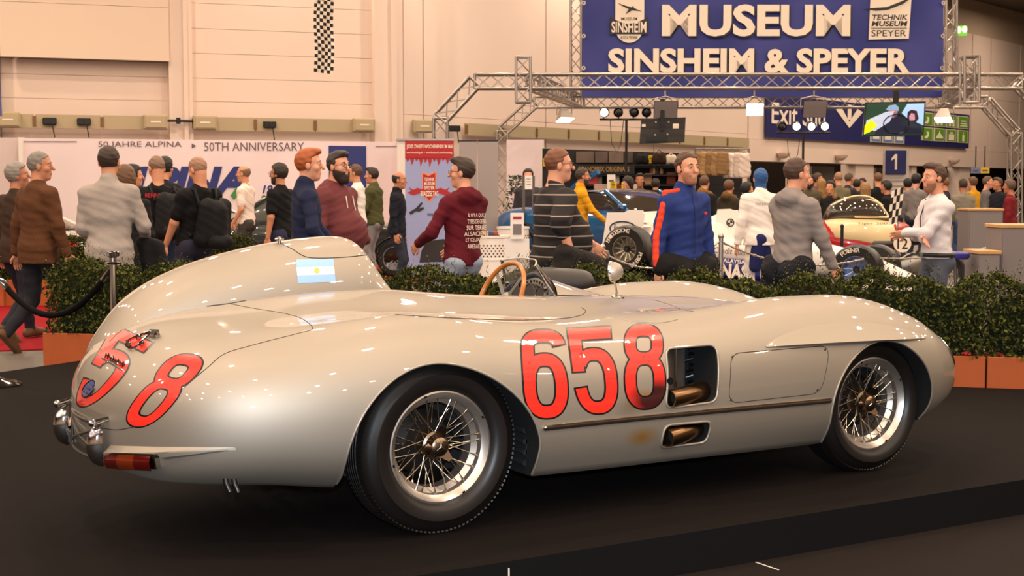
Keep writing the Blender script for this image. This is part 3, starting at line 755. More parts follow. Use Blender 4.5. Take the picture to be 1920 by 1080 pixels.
# headlamp under its glass on the front wing
for sg in (-1, 1):
    mb = MB(); ctr = np.array([3.0, -.60*1, .545])
    L = []
    for i in range(9):
        row = []
        for j in range(9):
            y = -.60+(i-4)*.028; z = .55+(j-4)*.026
            r2 = ((i-4)/4)**2+((j-4)/4)**2
            h = BASE_BVH.ray_cast(Vector((4, y, z)), Vector((-1, 0, 0))); row.append((h[0][0]+.005, sg*abs(h[0][1]), h[0][2]))
        L.append(row)
    P = []
    for a in np.linspace(0, 2*PI, 25)[:-1]:
        y = -.58+.095*cos(a); z = .53+.085*sin(a); h = BASE_BVH.ray_cast(Vector((4, y, z)), Vector((-1, 0, 0))); q = np.array(h[0])+np.array(h[1])*.004; q[1] = sg*abs(q[1]); P.append(q)
    hl = MB().tube(P, .005, 6, closed=True).build('headlamp', M_CHROME, car, smooth=60)
    g = MB(); g.add(P+[np.mean(P, 0)+np.array([.008, 0, .004])], [(i, (i+1) % 24, 24) for i in range(24)]); g.build('headlamp_glass', mat('headlamp_lens', (196, 190, 176), rough=.08, metal=.5, coat=1.), hl, smooth=80)
# seat and headrest padding in the driver's hole
mb = MB(); mb.box((.36, .33, .66), (.10, .46, .40), 0, .03); mb.box((.58, .33, .47), (.40, .46, .10), 0, .03); mb.build('seat', mat('seat_check', (70, 74, 96), rough=.9), car, smooth=60)
# ================================================================ platform and hall floor
M_CARPET = mat('black_carpet', (19, 14, 12), rough=.95, spec=.1, noise=.2, nscale=3., bump=.25, bscale=400)
M_CARPET2 = mat('platform_edge_felt', (13, 11, 12), rough=.95, spec=.15)
PLAT = [(-9, -1.25), (7.3, -1.25), (.35, 5.76), (-.48, 5.27), (-9, .2)]
mb = MB(); n = len(PLAT)
mb.mi(0).add([(x, y, 0) for x, y in PLAT], [tuple(range(n))])
mb.mi(1).add([(x, y, 0) for x, y in PLAT]+[(x, y, FLOOR) for x, y in PLAT], [(i, (i+1) % n, n+(i+1) % n, n+i) for i in range(n)])
plat = mb.build('platform', [M_CARPET, M_CARPET2], None); struct(plat)

c = MB(); c.box((0, 0, .006), (24, 5.5, .012)); fc = c.build('carpet', mat('aisle_carpet', (25, 18, 15), rough=.95, spec=.15, noise=.2, nscale=3., bump=.2, bscale=400)); fc.location = (2, -1.27-2.75, FLOOR); tag(fc, 'dark brown aisle carpet in front of the platform', 'carpet')
for x, lab in ((.02, 'short white tape mark on the platform edge at the bottom centre'), (1.18, 'short white tape mark on the carpet in front of the platform, right')):
    t_ = MB(); t_.box((0, 0, .001), (.006, .14, .002)); o_ = t_.build('tape_mark', mat('tape_white', (220, 206, 188))); o_.location = (x, -1.35, FLOOR+.0125) if x > .5 else (x, -1.2515, -.06); tag(o_, lab, 'tape')
    if x < .5: o_.rotation_euler = (PI/2, 0, 0); o_.scale = (1, .5, 1)
M_WALL = mat('hall_wall', (226, 204, 190), rough=.8, noise=.03, nscale=.6)
M_WALL2 = mat('hall_wall_panel', (222, 198, 178), rough=.8, noise=.03, nscale=.6)
M_JOINT = mat('wall_joint', (196, 174, 152), rough=.9)
M_FLOOR = mat('hall_floor', (96, 88, 80), rough=.5, noise=.15, nscale=1.2)
def quadbox(name, A, B, z0, z1, thick, m, parent=None, kind='structure'):
    """upright slab from A to B (plan points), thickness pushed away from the camera"""
    A = np.array(A[:2], float); B = np.array(B[:2], float); d = (B-A)/np.linalg.norm(B-A); n = np.array([-d[1], d[0]])
    if np.dot(n, HF[:2]) < 0: n = -n
    P = [(A[0], A[1]), (B[0], B[1]), tuple(B+n*thick), tuple(A+n*thick)]
    mb = MB(); mb.add([(x, y, z0) for x, y in P]+[(x, y, z1) for x, y in P], [(0, 1, 2, 3), (4, 5, 6, 7), (0, 1, 5, 4), (1, 2, 6, 5), (2, 3, 7, 6), (3, 0, 4, 7)])
    o = mb.build(name, m, parent)
    if kind and parent is None: o['kind'] = kind
    return o
# floor, ceiling, side walls
mb = MB(); c = [hall(-40, -25, FLOOR), hall(45, -25, FLOOR), hall(45, 90, FLOOR), hall(-40, 90, FLOOR)]; mb.add(c, [(0, 1, 2, 3)]); struct(mb.build('floor', M_FLOOR))
mb = MB(); c = [hall(-40, -25, CEIL_Z), hall(45, -25, CEIL_Z), hall(45, 90, CEIL_Z), hall(-40, 90, CEIL_Z)]; mb.add(c, [(0, 1, 2, 3)]); struct(mb.build('ceiling', mat('ceiling_paint', (104, 90, 76), rough=.9)))
quadbox('wall_front', hall(-40, -25), hall(45, -25), FLOOR, CEIL_Z, -.3, M_WALL)
quadbox('wall_left', hall(-40, -25), hall(-40, 90), FLOOR, CEIL_Z, .3, M_WALL)
quadbox('wall_right', hall(45, -25), hall(45, 90), FLOOR, CEIL_Z, .3, M_WALL)
# back wall, left half: almost square to the view; line W1 in (u, v)
def w1(px, back=0.):
    k = (px-960)/FPX; u0, v0, sl = -11.2, 31.0+back, .36
    s = (k*v0-u0)/(1-k*sl); return np.array([u0+s, v0+sl*s])
def w2(px, back=0.):
    k = (px-960)/FPX; u0, v0, sl = -2.55, 33.9+back, 1.25
    s = (k*v0-u0)/(1-k*sl); return np.array([u0+s, v0+sl*s])
def H2(q, z=0): return hall(q[0], q[1], z)
def wz(py, v): return zat(py, v)
wl = quadbox('wall_back', H2(w1(-500, .25)), H2(w1(757, .25)), FLOOR, CEIL_Z, .4, M_JOINT)
def clad(px0, px1, rows, off=0., m=M_WALL, fn=w1, parent=wl, cols=1):
    """cladding boards between picture columns, joints left open between them"""
    for k in range(cols):
        a, b = px0+(px1-px0)*k/cols, px0+(px1-px0)*(k+1)/cols
        A, B = fn(a+1.0, off), fn(b-1.0, off)
        for z0, z1 in rows: quadbox('board', H2(A), H2(B), z0+.004, z1-.004, .12, m, parent, None)
zz = lambda py: zat(py, 33)
clad(365, 705, [(FLOOR, zz(192))]+[(zz(a), zz(b)) for a, b in ((192, 149), (149, 103), (103, 57), (57, 10), (10, -37), (-37, -84), (-84, -285))], .12)
clad(8, 322, [(FLOOR, zz(192)), (zz(192), zz(149)), (zz(149), zz(122))], .22)
clad(8, 324, [(zz(122), zz(25)), (zz(25), zz(8)), (zz(8), zz(-60)), (zz(-60), zz(-285))], -.25, M_WALL2)
clad(-480, 6, [(FLOOR, zz(130)), (zz(130), zz(20)), (zz(20), zz(-285))], -.1, M_WALL)
for k, (a, b) in enumerate(((322, 366), (704, 757))):
    struct(quadbox('trim_%d' % (k+1), H2(w1(a, -.12)), H2(w1(b, -.12)), FLOOR, CEIL_Z, .4, M_WALL))
    quadbox('trim_%d' % (k+3), H2(w1(a+(b-a)*.62, -.2)), H2(w1(a+(b-a)*.8, -.2)), FLOOR, CEIL_Z, .1, M_WALL)
# back wall, right half: runs away obliquely
wr = quadbox('wall_back_right', H2(w2(752, .25)), H2(w2(1400, .25)), FLOOR, CEIL_Z, .4, M_JOINT)
for a, b in ((758, 795), (795, 1023), (1023, 1225), (1225, 1400)): clad(a, b, [(FLOOR, 3.1), (3.1, 8.2), (8.2, CEIL_Z)], .12, M_WALL, w2, wr)
# beyond: wall over the doors
LZ = 2.22
wd = quadbox('wall_doors', H2(w2(1396, .3)), H2(w2(2150, .3)), LZ+.0, CEIL_Z, .4, M_JOINT)
clad(1400, 1850, [(LZ, 2.95)], .1, M_WALL, w2, wd)
for a, b in ((1400, 1440), (1440, 1815), (1815, 1850), (1850, 1905), (1905, 2100)): clad(a, b, [(2.95, 5.3), (5.3, 8.0)], .16, M_WALL, w2, wd)
clad(1850, 2100, [(LZ, 2.95)], .16, M_WALL, w2, wd)
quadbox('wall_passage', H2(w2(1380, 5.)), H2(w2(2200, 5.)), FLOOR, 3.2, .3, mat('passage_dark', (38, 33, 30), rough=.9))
for k, (a, b) in enumerate(((1500, 1516), (1602, 1636), (1708, 1716), (1798, 1816))):
    struct(quadbox('trim_%d' % (k+5), H2(w2(a, .3)), H2(w2(b, .3)), FLOOR, LZ, .6, M_WALL))
for k, (a, b) in enumerate(((1520, 1562), (1640, 1676), (1760, 1790))):
    struct(quadbox('door_%d' % (k+1), H2(w2(a, 1.2)), H2(w2(b, 1.2)), FLOOR, LZ-.1, .08, mat('door_grey', (92, 88, 84), rough=.6)))
# small lamps over the doors
for i, (a, lab) in enumerate(((1461, 'over the leftmost dark doorway'), (1569, 'over the middle doorway'), (1781, 'over the doorway right of the number 1 sign'))):
    q = w2(a, .0); p = H2(q, 2.42); t = thing('wall_lamp', 'small beige uplight on the wall '+lab, 'wall lamp', p, -PSI+.896)
    mb = MB(); mb.lathe([(.0, -.1), (.10, -.08), (.22, .03), (.24, .1), (.20, .1), (.08, -.05)], (0, -.12, 0), (0, 0, 1), 14); mb.build('lamp_shade', M_WALL2, t, smooth=40); mb = MB(); mb.box((0, .05, -.04), (.1, .3, .08)); mb.build('bracket', M_WALL2, t)
# ================================================================ figures: distance fields turned into one smooth skin
def smin(a, b, k):
    h = np.maximum(k-np.abs(a-b), 0)/k; return np.minimum(a, b)-h*h*k*.25
class Field:
    def __init__(s, lo, hi, h):
        s.h = h; s.lo = np.array(lo, float)-2*h; n = np.ceil((np.array(hi)-s.lo)/h).astype(int)+3; s.n = n
        s.F = np.full(n, .12, np.float32); s.ax = [(s.lo[i]+h*np.arange(n[i])).astype(np.float32) for i in range(3)]
    def sub(s, lo, hi):
        a = np.clip(np.floor((np.array(lo)-s.lo)/s.h).astype(int), 0, s.n); b = np.clip(np.ceil((np.array(hi)-s.lo)/s.h).astype(int)+1, 0, s.n)
        sl = tuple(slice(x, y) for x, y in zip(a, b))
        return sl, s.ax[0][sl[0]][:, None, None], s.ax[1][sl[1]][None, :, None], s.ax[2][sl[2]][None, None, :]
    def put(s, sl, d, k, op):
        if op == 'u': s.F[sl] = smin(s.F[sl], d, k) if k else np.minimum(s.F[sl], d)
        elif op == 's': s.F[sl] = -smin(-s.F[sl], d, k) if k else np.maximum(s.F[sl], -d)
    def cone(s, a, b, ra, rb, k=.03, op='u', sy=1.):
        a = np.array(a, float); b = np.array(b, float); m = max(ra, rb)+.05+k
        sl, X, Y, Z = s.sub(np.minimum(a, b)-m, np.maximum(a, b)+m)
        d = b-a; L = max(float(d@d), 1e-9)
        t = np.clip(((X-a[0])*d[0]+(Y-a[1])*d[1]+(Z-a[2])*d[2])/L, 0, 1)
        q = np.sqrt((X-a[0]-t*d[0])**2+((Y-a[1]-t*d[1])/sy)**2+(Z-a[2]-t*d[2])**2)-(ra+(rb-ra)*t); s.put(sl, q, k, op); return s
    def ell(s, c, r, k=.03, R=None, op='u'):
        c = np.array(c, float); r = np.array(r, float); m = r.max()+.05+k; sl, X, Y, Z = s.sub(c-m, c+m)
        x, y, z = X-c[0], Y-c[1], Z-c[2]
        if R is not None: x, y, z = R[0, 0]*x+R[1, 0]*y+R[2, 0]*z, R[0, 1]*x+R[1, 1]*y+R[2, 1]*z, R[0, 2]*x+R[1, 2]*y+R[2, 2]*z
        k0 = np.sqrt((x/r[0])**2+(y/r[1])**2+(z/r[2])**2); k1 = np.sqrt((x/r[0]**2)**2+(y/r[1]**2)**2+(z/r[2]**2)**2)+1e-9
        s.put(sl, k0*(k0-1)/k1, k, op); return s
    def half(s, n, c):
        """keep n.p < c"""
        d = s.ax[0][:, None, None]*n[0]+s.ax[1][None, :, None]*n[1]+s.ax[2][None, None, :]*n[2]-c; s.F = np.maximum(s.F, d.astype(np.float32)); return s
    def keep_any(s, planes, jit=0.):
        D = None; X, Y, Z = s.ax[0][:, None, None], s.ax[1][None, :, None], s.ax[2][None, None, :]; J = jit*(np.sin(210*X+3)*np.sin(190*Y)*np.sin(170*Z+1)+.6*np.sin(90*X+70*Z)) if jit else 0
        for n, c in planes:
            d = s.ax[0][:, None, None]*n[0]+s.ax[1][None, :, None]*n[1]+s.ax[2][None, None, :]*n[2]-c; D = d if D is None else np.minimum(D, d)
        s.F = np.maximum(s.F, (D+J).astype(np.float32)); return s
    def folds(s, amp, f=30., ph=0.):
        X, Y, Z = s.ax[0][:, None, None], s.ax[1][None, :, None], s.ax[2][None, None, :]
        s.F = s.F+amp*(np.sin(f*(Z*1.3+.6*X)+2.2*np.sin(9*X+ph)+ph)*np.sin(f*.55*(Y-.7*Z)+3*np.sin(7*Z+ph))).astype(np.float32); return s
    def mesh(s):
        F = s.F; F[0], F[-1] = .1, .1; F[:, 0], F[:, -1] = .1, .1; F[:, :, 0], F[:, :, -1] = .1, .1
        S = F < 0; n = np.array(F.shape)-1
        cnt = np.zeros(n, np.int8)
        cs = [(i, j, k) for i in (0, 1) for j in (0, 1) for k in (0, 1)]
        def C(A, c): return A[c[0]:c[0]+n[0], c[1]:c[1]+n[1], c[2]:c[2]+n[2]]
        for c in cs: cnt += C(S, c)
        act = (cnt > 0) & (cnt < 8); idx = np.argwhere(act)
        if len(idx) == 0: return np.zeros((0, 3)), np.zeros((0, 4), int)
        ids = np.full(n, -1, np.int32); ids[act] = np.arange(len(idx))
        fv = {c: C(F, c)[act].astype(float) for c in cs}
        acc = np.zeros((len(idx), 3)); w = np.zeros(len(idx))
        for a in cs:
            for ax in range(3):
                if a[ax] == 0:
                    b = list(a); b[ax] = 1; b = tuple(b); f0, f1 = fv[a], fv[b]; m = (f0 < 0) != (f1 < 0)
                    t = np.where(m, f0/np.where(m, f0-f1, 1), 0); p = np.tile(np.array(a, float), (len(idx), 1)); p[:, ax] = t
                    acc += p*m[:, None]; w += m
        V = s.lo+s.h*(idx+acc/w[:, None]); Q = []
        for ax in range(3):
            o = [i for i in range(3) if i != ax]
            sl0 = [slice(None)]*3; sl1 = [slice(None)]*3; sl0[ax] = slice(0, -1); sl1[ax] = slice(1, None)
            ch = S[tuple(sl0)] != S[tuple(sl1)]; e = np.argwhere(ch); neg = S[tuple(sl0)][ch]
            ok = np.all((e[:, o] > 0) & (e[:, o] < n[o]), axis=1); e = e[ok]; neg = neg[ok]
            def I(d0, d1):
                q = e.copy(); q[:, o[0]] -= d0; q[:, o[1]] -= d1; return ids[q[:, 0], q[:, 1], q[:, 2]]
            q = np.stack([I(1, 1), I(0, 1), I(0, 0), I(1, 0)], 1); fl = neg if ax != 1 else ~neg
            q[~fl] = q[~fl][:, ::-1]; Q.append(q)
        return V, np.concatenate(Q)
def mesh_obj(name, parts, m, parent):
    """parts: list of (V, Q); one mesh"""
    vs, qs, o = [], [], 0
    for V, Q in parts: vs.append(V); qs.append(Q+o); o += len(V)
    V = np.concatenate(vs); Q = np.concatenate(qs)
    if len(V) == 0: return None
    me = bpy.data.meshes.new(name); me.vertices.add(len(V)); me.vertices.foreach_set('co', V.astype(np.float32).ravel())
    me.loops.add(Q.size); me.loops.foreach_set('vertex_index', Q.astype(np.int32).ravel()); me.polygons.add(len(Q))
    me.polygons.foreach_set('loop_start', np.arange(0, Q.size, 4, dtype=np.int32)); me.polygons.foreach_set('use_smooth', np.ones(len(Q), bool))
    me.materials.append(m); me.update(calc_edges=True); me.validate(); return link(name, me, parent)
def ik(S, W, l1, l2, hint):
    S = np.array(S, float); W = np.array(W, float); d = W-S; L = np.linalg.norm(d)
    if L > (l1+l2)*.995: W = S+d/L*(l1+l2)*.995; d = W-S; L = np.linalg.norm(d)
    a = (l1*l1-l2*l2+L*L)/(2*L); hh = math.sqrt(max(l1*l1-a*a, 0)); u = d/L; hn = np.array(hint, float); hn = hn-u*(hn@u); hn /= np.linalg.norm(hn)+1e-9
    return S+u*a+hn*hh, W
def rotm(yaw, pitch=0., roll=0.):
    cy, sy, cp, sp, cr, sr = cos(yaw), sin(yaw), cos(pitch), sin(pitch), cos(roll), sin(roll)
    return np.array([[cy, -sy, 0], [sy, cy, 0], [0, 0, 1]])@np.array([[1, 0, 0], [0, cp, -sp], [0, sp, cp]])@np.array([[cr, 0, sr], [0, 1, 0], [-sr, 0, cr]])
SKIN = [(204, 140, 106), (186, 124, 92), (214, 150, 120), (170, 110, 80)]
M_EYEW = mat('eye_white', (196, 182, 168), rough=.4); M_IRIS = mat('iris_dark', (40, 28, 22), rough=.2)
def cloth(col, rough=.85, **k): return mat('cloth_%d_%d_%d' % tuple(col), col, rough, noise=.14, nscale=9, bump=.35, bscale=38, spec=.25, **k)
def striped(name, base, stripe, period, frac):
    m = mat(name, base, .9); nt = m.node_tree; b = nt.nodes['Principled BSDF']; tc = nt.nodes.new('ShaderNodeTexCoord'); sp = nt.nodes.new('ShaderNodeSeparateXYZ')
    nt.links.new(tc.outputs['Object'], sp.inputs[0]); a = nt.nodes.new('ShaderNodeMath'); a.operation = 'DIVIDE'; a.inputs[1].default_value = period; nt.links.new(sp.outputs[2], a.inputs[0])
    f = nt.nodes.new('ShaderNodeMath'); f.operation = 'FRACT'; nt.links.new(a.outputs[0], f.inputs[0]); l = nt.nodes.new('ShaderNodeMath'); l.operation = 'LESS_THAN'; l.inputs[1].default_value = frac; nt.links.new(f.outputs[0], l.inputs[0])
    mx = nt.nodes.new('ShaderNodeMix'); mx.data_type = 'RGBA'; mx.inputs['A'].default_value = (*lin(base), 1); mx.inputs['B'].default_value = (*lin(stripe), 1)
    nt.links.new(l.outputs[0], mx.inputs['Factor']); nt.links.new(mx.outputs['Result'], b.inputs['Base Color']); return m
def person(label, px, ytop, v, yaw, top=(60, 60, 60), legs=(40, 44, 60), hair=(50, 36, 26), hs='short', skin=0, wide=1., belly=0., head=(0, 0), lean=0., side=0., arms=None, feet=None,
           sleeve=1., hem=.88, hood=False, collar=True, beard=None, glasses=False, shoes=(40, 36, 34), fine=True, topmat=None, coat=0., hl=1., z=FLOOR, female=False, cap=None, legmat=None, group=None, loose=0., turtle=False, H=None):
    """yaw in degrees: 0 faces away from the camera, 90 to its left, 180 towards it, -90 to its right"""
    if H is None: H = zat(ytop, v)-z
    t = thing('person', label, 'person', at(px, v, z), -PSI+math.radians(yaw), group)
    s = H/1.78; h = .0115 if fine else .021; hh = .0078 if fine else .0125
    w_ = wide
    sl_, cl_ = sin(lean), cos(lean)
    def T(x, y, z_):                                  # lean the trunk about the hips
        q = z_-.93; return np.array([x+side*q, y*cl_+q*sl_, .93+q*cl_-y*sl_])*s
    S = {1: T(.172*w_**.6, 0, 1.405), -1: T(-.172*w_**.6, 0, 1.405)}
    hd = T(0, .035, 1.60); hd = T(0, .02, 1.505)+np.array([0, .015, .145])*s
    hd[2] = H-.125*s*cos(head[1]); HR = rotm(head[0], head[1]); k_ = s*hl
    if lean: hd[2] = T(0, 0, 1.505)[2]+.145*s; t['lean'] = 1
    def Hp(x, y, z_): return hd+HR@(np.array([x, y, z_])*k_)
    arms = arms or {}
    A = {}
    for sd in (1, -1):
        a = arms.get(sd, None) or (.235*w_+.01, .03, .80)
        W = T(sd*a[0], a[1], a[2]) if len(a) < 4 or a[3] is None else T(sd*a[0], a[1], a[2])
        hint = a[4] if len(a) > 4 else (sd*.5, -1, -.1)
        E_, W = ik(S[sd], W, .285*s, .255*s, hint); A[sd] = (S[sd], E_, W)
    # ---- skin: head, neck, hands (and the bones that join them under the clothes)
    parts = []
    lo = np.minimum(hd-.17*s, T(-.12, -.1, 1.38)); hi = np.maximum(hd+.17*s, T(.12, .1, 1.45))
    f = Field(lo, hi, hh)
    f.ell(Hp(0, -.012, .035), np.array([.077, .098, .095])*k_, .02, HR).ell(Hp(0, .026, -.045), np.array([.059, .064, .080])*k_, .03*s, HR)
    f.cone(Hp(-.012, .060, -.098), Hp(.012, .060, -.098), .023*k_, .023*k_, .025)
    f.cone(Hp(0, .090, .018), Hp(0, .112, -.022), .009*k_, .0145*k_, .012); f.cone(Hp(-.036, .076, .030), Hp(.036, .076, .030), .013*k_, .013*k_, .015)
    for sd in (1, -1):
        f.ell(Hp(sd*.043, .056, -.022), np.array([.024]*3)*k_, .02); f.ell(Hp(sd*.079, -.006, -.004), np.array([.011, .021, .034])*k_, .006, HR)
        if fine: f.ell(Hp(sd*.033, .101, .012), np.array([.018, .016, .012])*k_, .012, HR, 's')
    f.cone(Hp(-.017, .087, -.054), Hp(.017, .087, -.054), .007*k_, .007*k_, .008); f.cone(Hp(-.015, .086, -.067), Hp(.015, .086, -.067), .007*k_, .007*k_, .008)
    nb = T(0, -.012, 1.44); f.cone(Hp(0, -.022, -.05), nb, .054*k_*w_**.4, .060*s*w_**.4, .03); f.cone(nb, nb-np.array([0, 0, .05]), .075*s, .08*s, .04)
    parts.append(f.mesh())
    for sd in (1, -1):
        S_, E_, W = A[sd]; a = arms.get(sd); bare = sleeve < .9
        d = (W-E_)/np.linalg.norm(W-E_); hp = hh*.72 if fine else hh
        if a and len(a) > 3 and a[3] == 'hide': continue
        e0 = E_ if bare else E_+(W-E_)*.6
        if bare: e0 = S_+(E_-S_)*max(0, sleeve*1.6-.35)
        pd = d*.8+np.array([0, .12, -.25]) if not (a and len(a) > 5) else d+np.array(a[5], float)
        pd /= np.linalg.norm(pd); sidev = np.cross(pd, np.array([sd*1., 0, 0])); sidev /= np.linalg.norm(sidev)+1e-9; pn = np.cross(pd, sidev)*sd
        lo = np.minimum(np.minimum(e0, W), W+pd*.2*s)-.07; hi = np.maximum(np.maximum(e0, W), W+pd*.2*s)+.07
        g = Field(lo, hi, hp)
        if bare:
            if sleeve < .5: g.cone(e0, E_, .045*s*w_**.5, .041*s*w_**.5, .02)
            g.cone(E_, W, .042*s*w_**.5, .028*s, .02)
        else: g.cone(e0, W, .033*s, .028*s, .01)
        pc = W+pd*.052*s; R_ = np.stack([pn, sidev, pd], 1)
        g.ell(pc, np.array([.017, .041, .052])*s, .015, R_)
        if fine:
            for k, (o, L) in enumerate(((-.030, .068), (-.010, .080), (.011, .076), (.030, .058))):
                b0 = W+pd*.088*s+sidev*o*s; b1 = b0+(pd*.6+pn*-.12*sd*0+np.array([0, 0, 0]))*L*s*.62+sidev*o*.1*s; cur = np.array([-sd*.35, .15, -.15])
                b2 = b1+(pd*.75+cur)/np.linalg.norm(pd*.75+cur)*L*.48*s
                g.cone(b0-pd*.02*s, b1, .0095*s, .0088*s, .004); g.cone(b1, b2, .0088*s, .0072*s, .003)
            tb = W+pd*.03*s-sidev*.032*s; t1 = tb+(pd*.55-sidev*.6)*.045*s; g.cone(tb, t1, .013*s, .011*s, .012); g.cone(t1, t1+(pd*.85-sidev*.15)*.034*s, .011*s, .0085*s, .004)
        else: g.cone(W+pd*.06*s, W+pd*.15*s, .026*s, .014*s, .02)
        parts.append(g.mesh())
    M_SK = mat('skin_%d' % skin, SKIN[skin], .5, noise=.05, nscale=9)
    bones = [T(0, -.012, 1.40)]
    parts = [q for q in parts if len(q[0])]
    V0, Q0 = parts[0]; vs = [V0]; qs = [Q0]; off = len(V0)
    for sd, (V, Q) in zip([x for x in (1, -1) if not ((arms.get(x) or (0,)) and len(arms.get(x) or (0,)) > 3 and arms[x][3] == 'hide')], parts[1:]):
        S_, E_, W = A[sd]; end = V.mean(0) if sleeve >= .9 else E_; chain_ = [T(0, -.012, 1.39), S_, S_+(E_-S_)*.5, E_]; ring = []
        for c in chain_: ring += [c+np.array(o_)*.018 for o_ in ((1, 0, 0), (0, 1, 0), (-1, 0, 0), (0, -1, 0))]
        vs += [np.array(ring), V]; o1 = off; o2 = off+len(ring); n0 = int(((V0-chain_[0])**2).sum(1).argmin()); n1 = o2+int(((V-E_)**2).sum(1).argmin()); f_ = []
        for a in range(3): f_ += [(o1+a*4+k, o1+a*4+(k+1) % 4, o1+a*4+4+(k+1) % 4, o1+a*4+4+k) for k in range(4)]
        f_ += [(n0, o1+k, o1+(k+1) % 4, o1+(k+2) % 4) for k in (0, 2)]+[(n1, o1+12+k, o1+12+(k+1) % 4, o1+12+(k+2) % 4) for k in (0, 2)]
        qs += [np.array(f_), Q+o2]; off = o2+len(V)
    mesh_obj('body', [(np.concatenate(vs), np.concatenate(qs))], M_SK, t)
    # ---- top
    g_ = loose
    low = coat if coat else hem
    zs = [A[1][1], A[1][2], A[-1][1], A[-1][2], S[1], S[-1]]
    lo = np.min(zs+[T(-.26*w_-.05, -.22-belly, low-.02), T(-.2, -.2-belly, 1.5)], 0)-.07; hi = np.max(zs+[T(.26*w_+.05, .2+belly, low), T(.2, .2+belly, 1.56)], 0)+.08
    lo[2] = min(lo[2], low*s-.03); f = Field(lo, hi, h)
    f.cone(T(0, -.005, 1.425), T(.155*w_**.8, -.002, 1.39), (.075+g_)*s, (.070+g_)*s, .05).cone(T(0, -.005, 1.425), T(-.155*w_**.8, -.002, 1.39), (.075+g_)*s, (.070+g_)*s, .05); f.ell(T(0, .005, 1.27), np.array([.185*w_+g_, .122*w_**.7+g_, .21])*s, .06)
    f.ell(T(0, .0, 1.07), np.array([(.15 if female else .163)*w_+g_, .112*w_**.8+g_, .22])*s, .06); f.ell(T(0, -.012, .93), np.array([.180*w_+g_, .128*w_**.7+g_, .15])*s, .06)
    if female: f.cone(T(-.075, .10, 1.27), T(.075, .10, 1.27), .065*s, .065*s, .05)
    if belly: f.ell(T(0, .06+belly*.55, 1.08), np.array([.165*w_, .10+belly*.6, .20])*s, .08)
    if coat: f.cone(T(0, -.01, .9), np.array([0, -.01, coat])*s, (.165+g_)*s*w_, (.185+g_)*s*w_, .06, sy=.72)
    sr = .062+g_*.6
    for sd in (1, -1):
        S_, E_, W = A[sd]
        if sleeve >= .9:
            f.cone(S_, E_, sr*s*w_**.6, (sr-.010)*s*w_**.5, .035); f.cone(E_, E_+(W-E_)*.97, (sr-.010)*s*w_**.5, (sr-.024)*s, .02)
        else: f.cone(S_, S_+(E_-S_)*min(1, sleeve*1.6), (sr+.006)*s*w_**.6, (sr+.002)*s*w_**.6, .035)
        if sleeve >= .7 and sleeve < .9: f.cone(E_, E_+(W-E_)*.3, (sr-.008)*s, (sr-.010)*s, .02)
    if collar: f.cone(T(0, -.014, 1.44), T(0, -.004, 1.49 if not turtle else 1.515), .082*s*w_**.3, (.066 if not turtle else .073)*s*w_**.3, .025)
    if hood: f.ell(T(0, -.085, 1.455), np.array([.125, .062, .075])*s, .03).cone(T(-.09, .01, 1.475), T(0, -.08, 1.50), .03*s, .045*s, .02).cone(T(.09, .01, 1.475), T(0, -.08, 1.50), .03*s, .045*s, .02)
    f.folds(.0055 if fine else .004, 27., px*.37).folds(.003, 55., px*.11)
    f.half((0, 0, -1), -low*s)
    tm = topmat or cloth(top)
    tobj = mesh_obj('jacket' if coat or hood or collar else 'shirt', [f.mesh()], tm, t)
    # ---- trousers and shoes
    feet = feet or {1: (.10, .02), -1: (-.10, -.02)}
    Fj = {}
    for sd in (1, -1):
        fx_, fy_ = feet[sd][:2]; fz = feet[sd][2] if len(feet[sd]) > 2 else 0.
        hip = np.array([sd*.088*w_**.6, -.01, .90])*s; an = np.array([fx_, fy_, .085+fz])*s; kn, an = ik(hip, an, .43*s, .41*s, (sd*.12, 1, 0)); Fj[sd] = (hip, kn, an)
    zs = [q for a in Fj.values() for q in a]; lo = np.min(zs, 0)-.13*s; hi = np.max(zs, 0)+.16*s; hi[2] = 1.06*s; lo[0] -= .05; hi[0] += .05
    if v < 40 and fine is not None:
        f = Field(lo, hi, h)
        f.ell(np.array([0, -.012, .93])*s, np.array([.172*w_, .120*w_**.7, .14])*s*(.86 if coat else 1.), .05)
        for sd in (1, -1):
            a, b, c = Fj[sd]; f.cone(a, b, .094*s*w_**.7, .064*s*w_**.5, .03); f.cone(b, c, .064*s*w_**.5, .050*s, .02); f.ell(a+np.array([0, -.04 if not coat else -.01, .0])*s, np.array([.085, .09 if not coat else .07, .10])*s*w_**.5, .04)
        f.folds(.006 if fine else .004, 24., px*.7); f.half((0, 0, -1), -min(Fj[1][2][2], Fj[-1][2][2])+.035*s).half((0, 0, 1), 1.02*s)
        mesh_obj('trousers', [f.mesh()], legmat or cloth(legs), t)
        for sd in (1, -1):
            a = Fj[sd][2]; pit = feet[sd][3] if len(feet[sd]) > 3 else 0.
            tip = a+np.array([sd*.02, .17*cos(pit), -.045-.17*sin(pit)])*s; heel = a+np.array([0, -.05, -.045+.05*sin(pit)])*s
            f = Field(np.minimum(tip, heel)-.07, np.maximum(tip, a)+.08, h*.9); f.cone(heel, tip, .042*s, .036*s, .02).cone(a, heel, .046*s, .040*s, .03).cone(a+np.array([0, .05, -.02])*s, tip, .04*s, .03*s, .03)
            f.half((0, -sin(pit), -cos(pit)), -(a[1]*sin(pit)+(a[2]-.082*s)*cos(pit))); mesh_obj('shoe', [f.mesh()], cloth(shoes, .5), t)
    # ---- hair, beard, brows, eyes, glasses
    HM = mat('hair_%d_%d_%d' % tuple(hair), hair, .6, noise=.35, nscale=160) if hair else None
    def headfield(pad=.03): return Field(hd-(.15+pad)*s, hd+(.15+pad)*s, hh)
    def face_cut(fl, nrm, c):
        n_ = HR@np.array(nrm, float); fl.half(n_, c*k_+n_@hd)
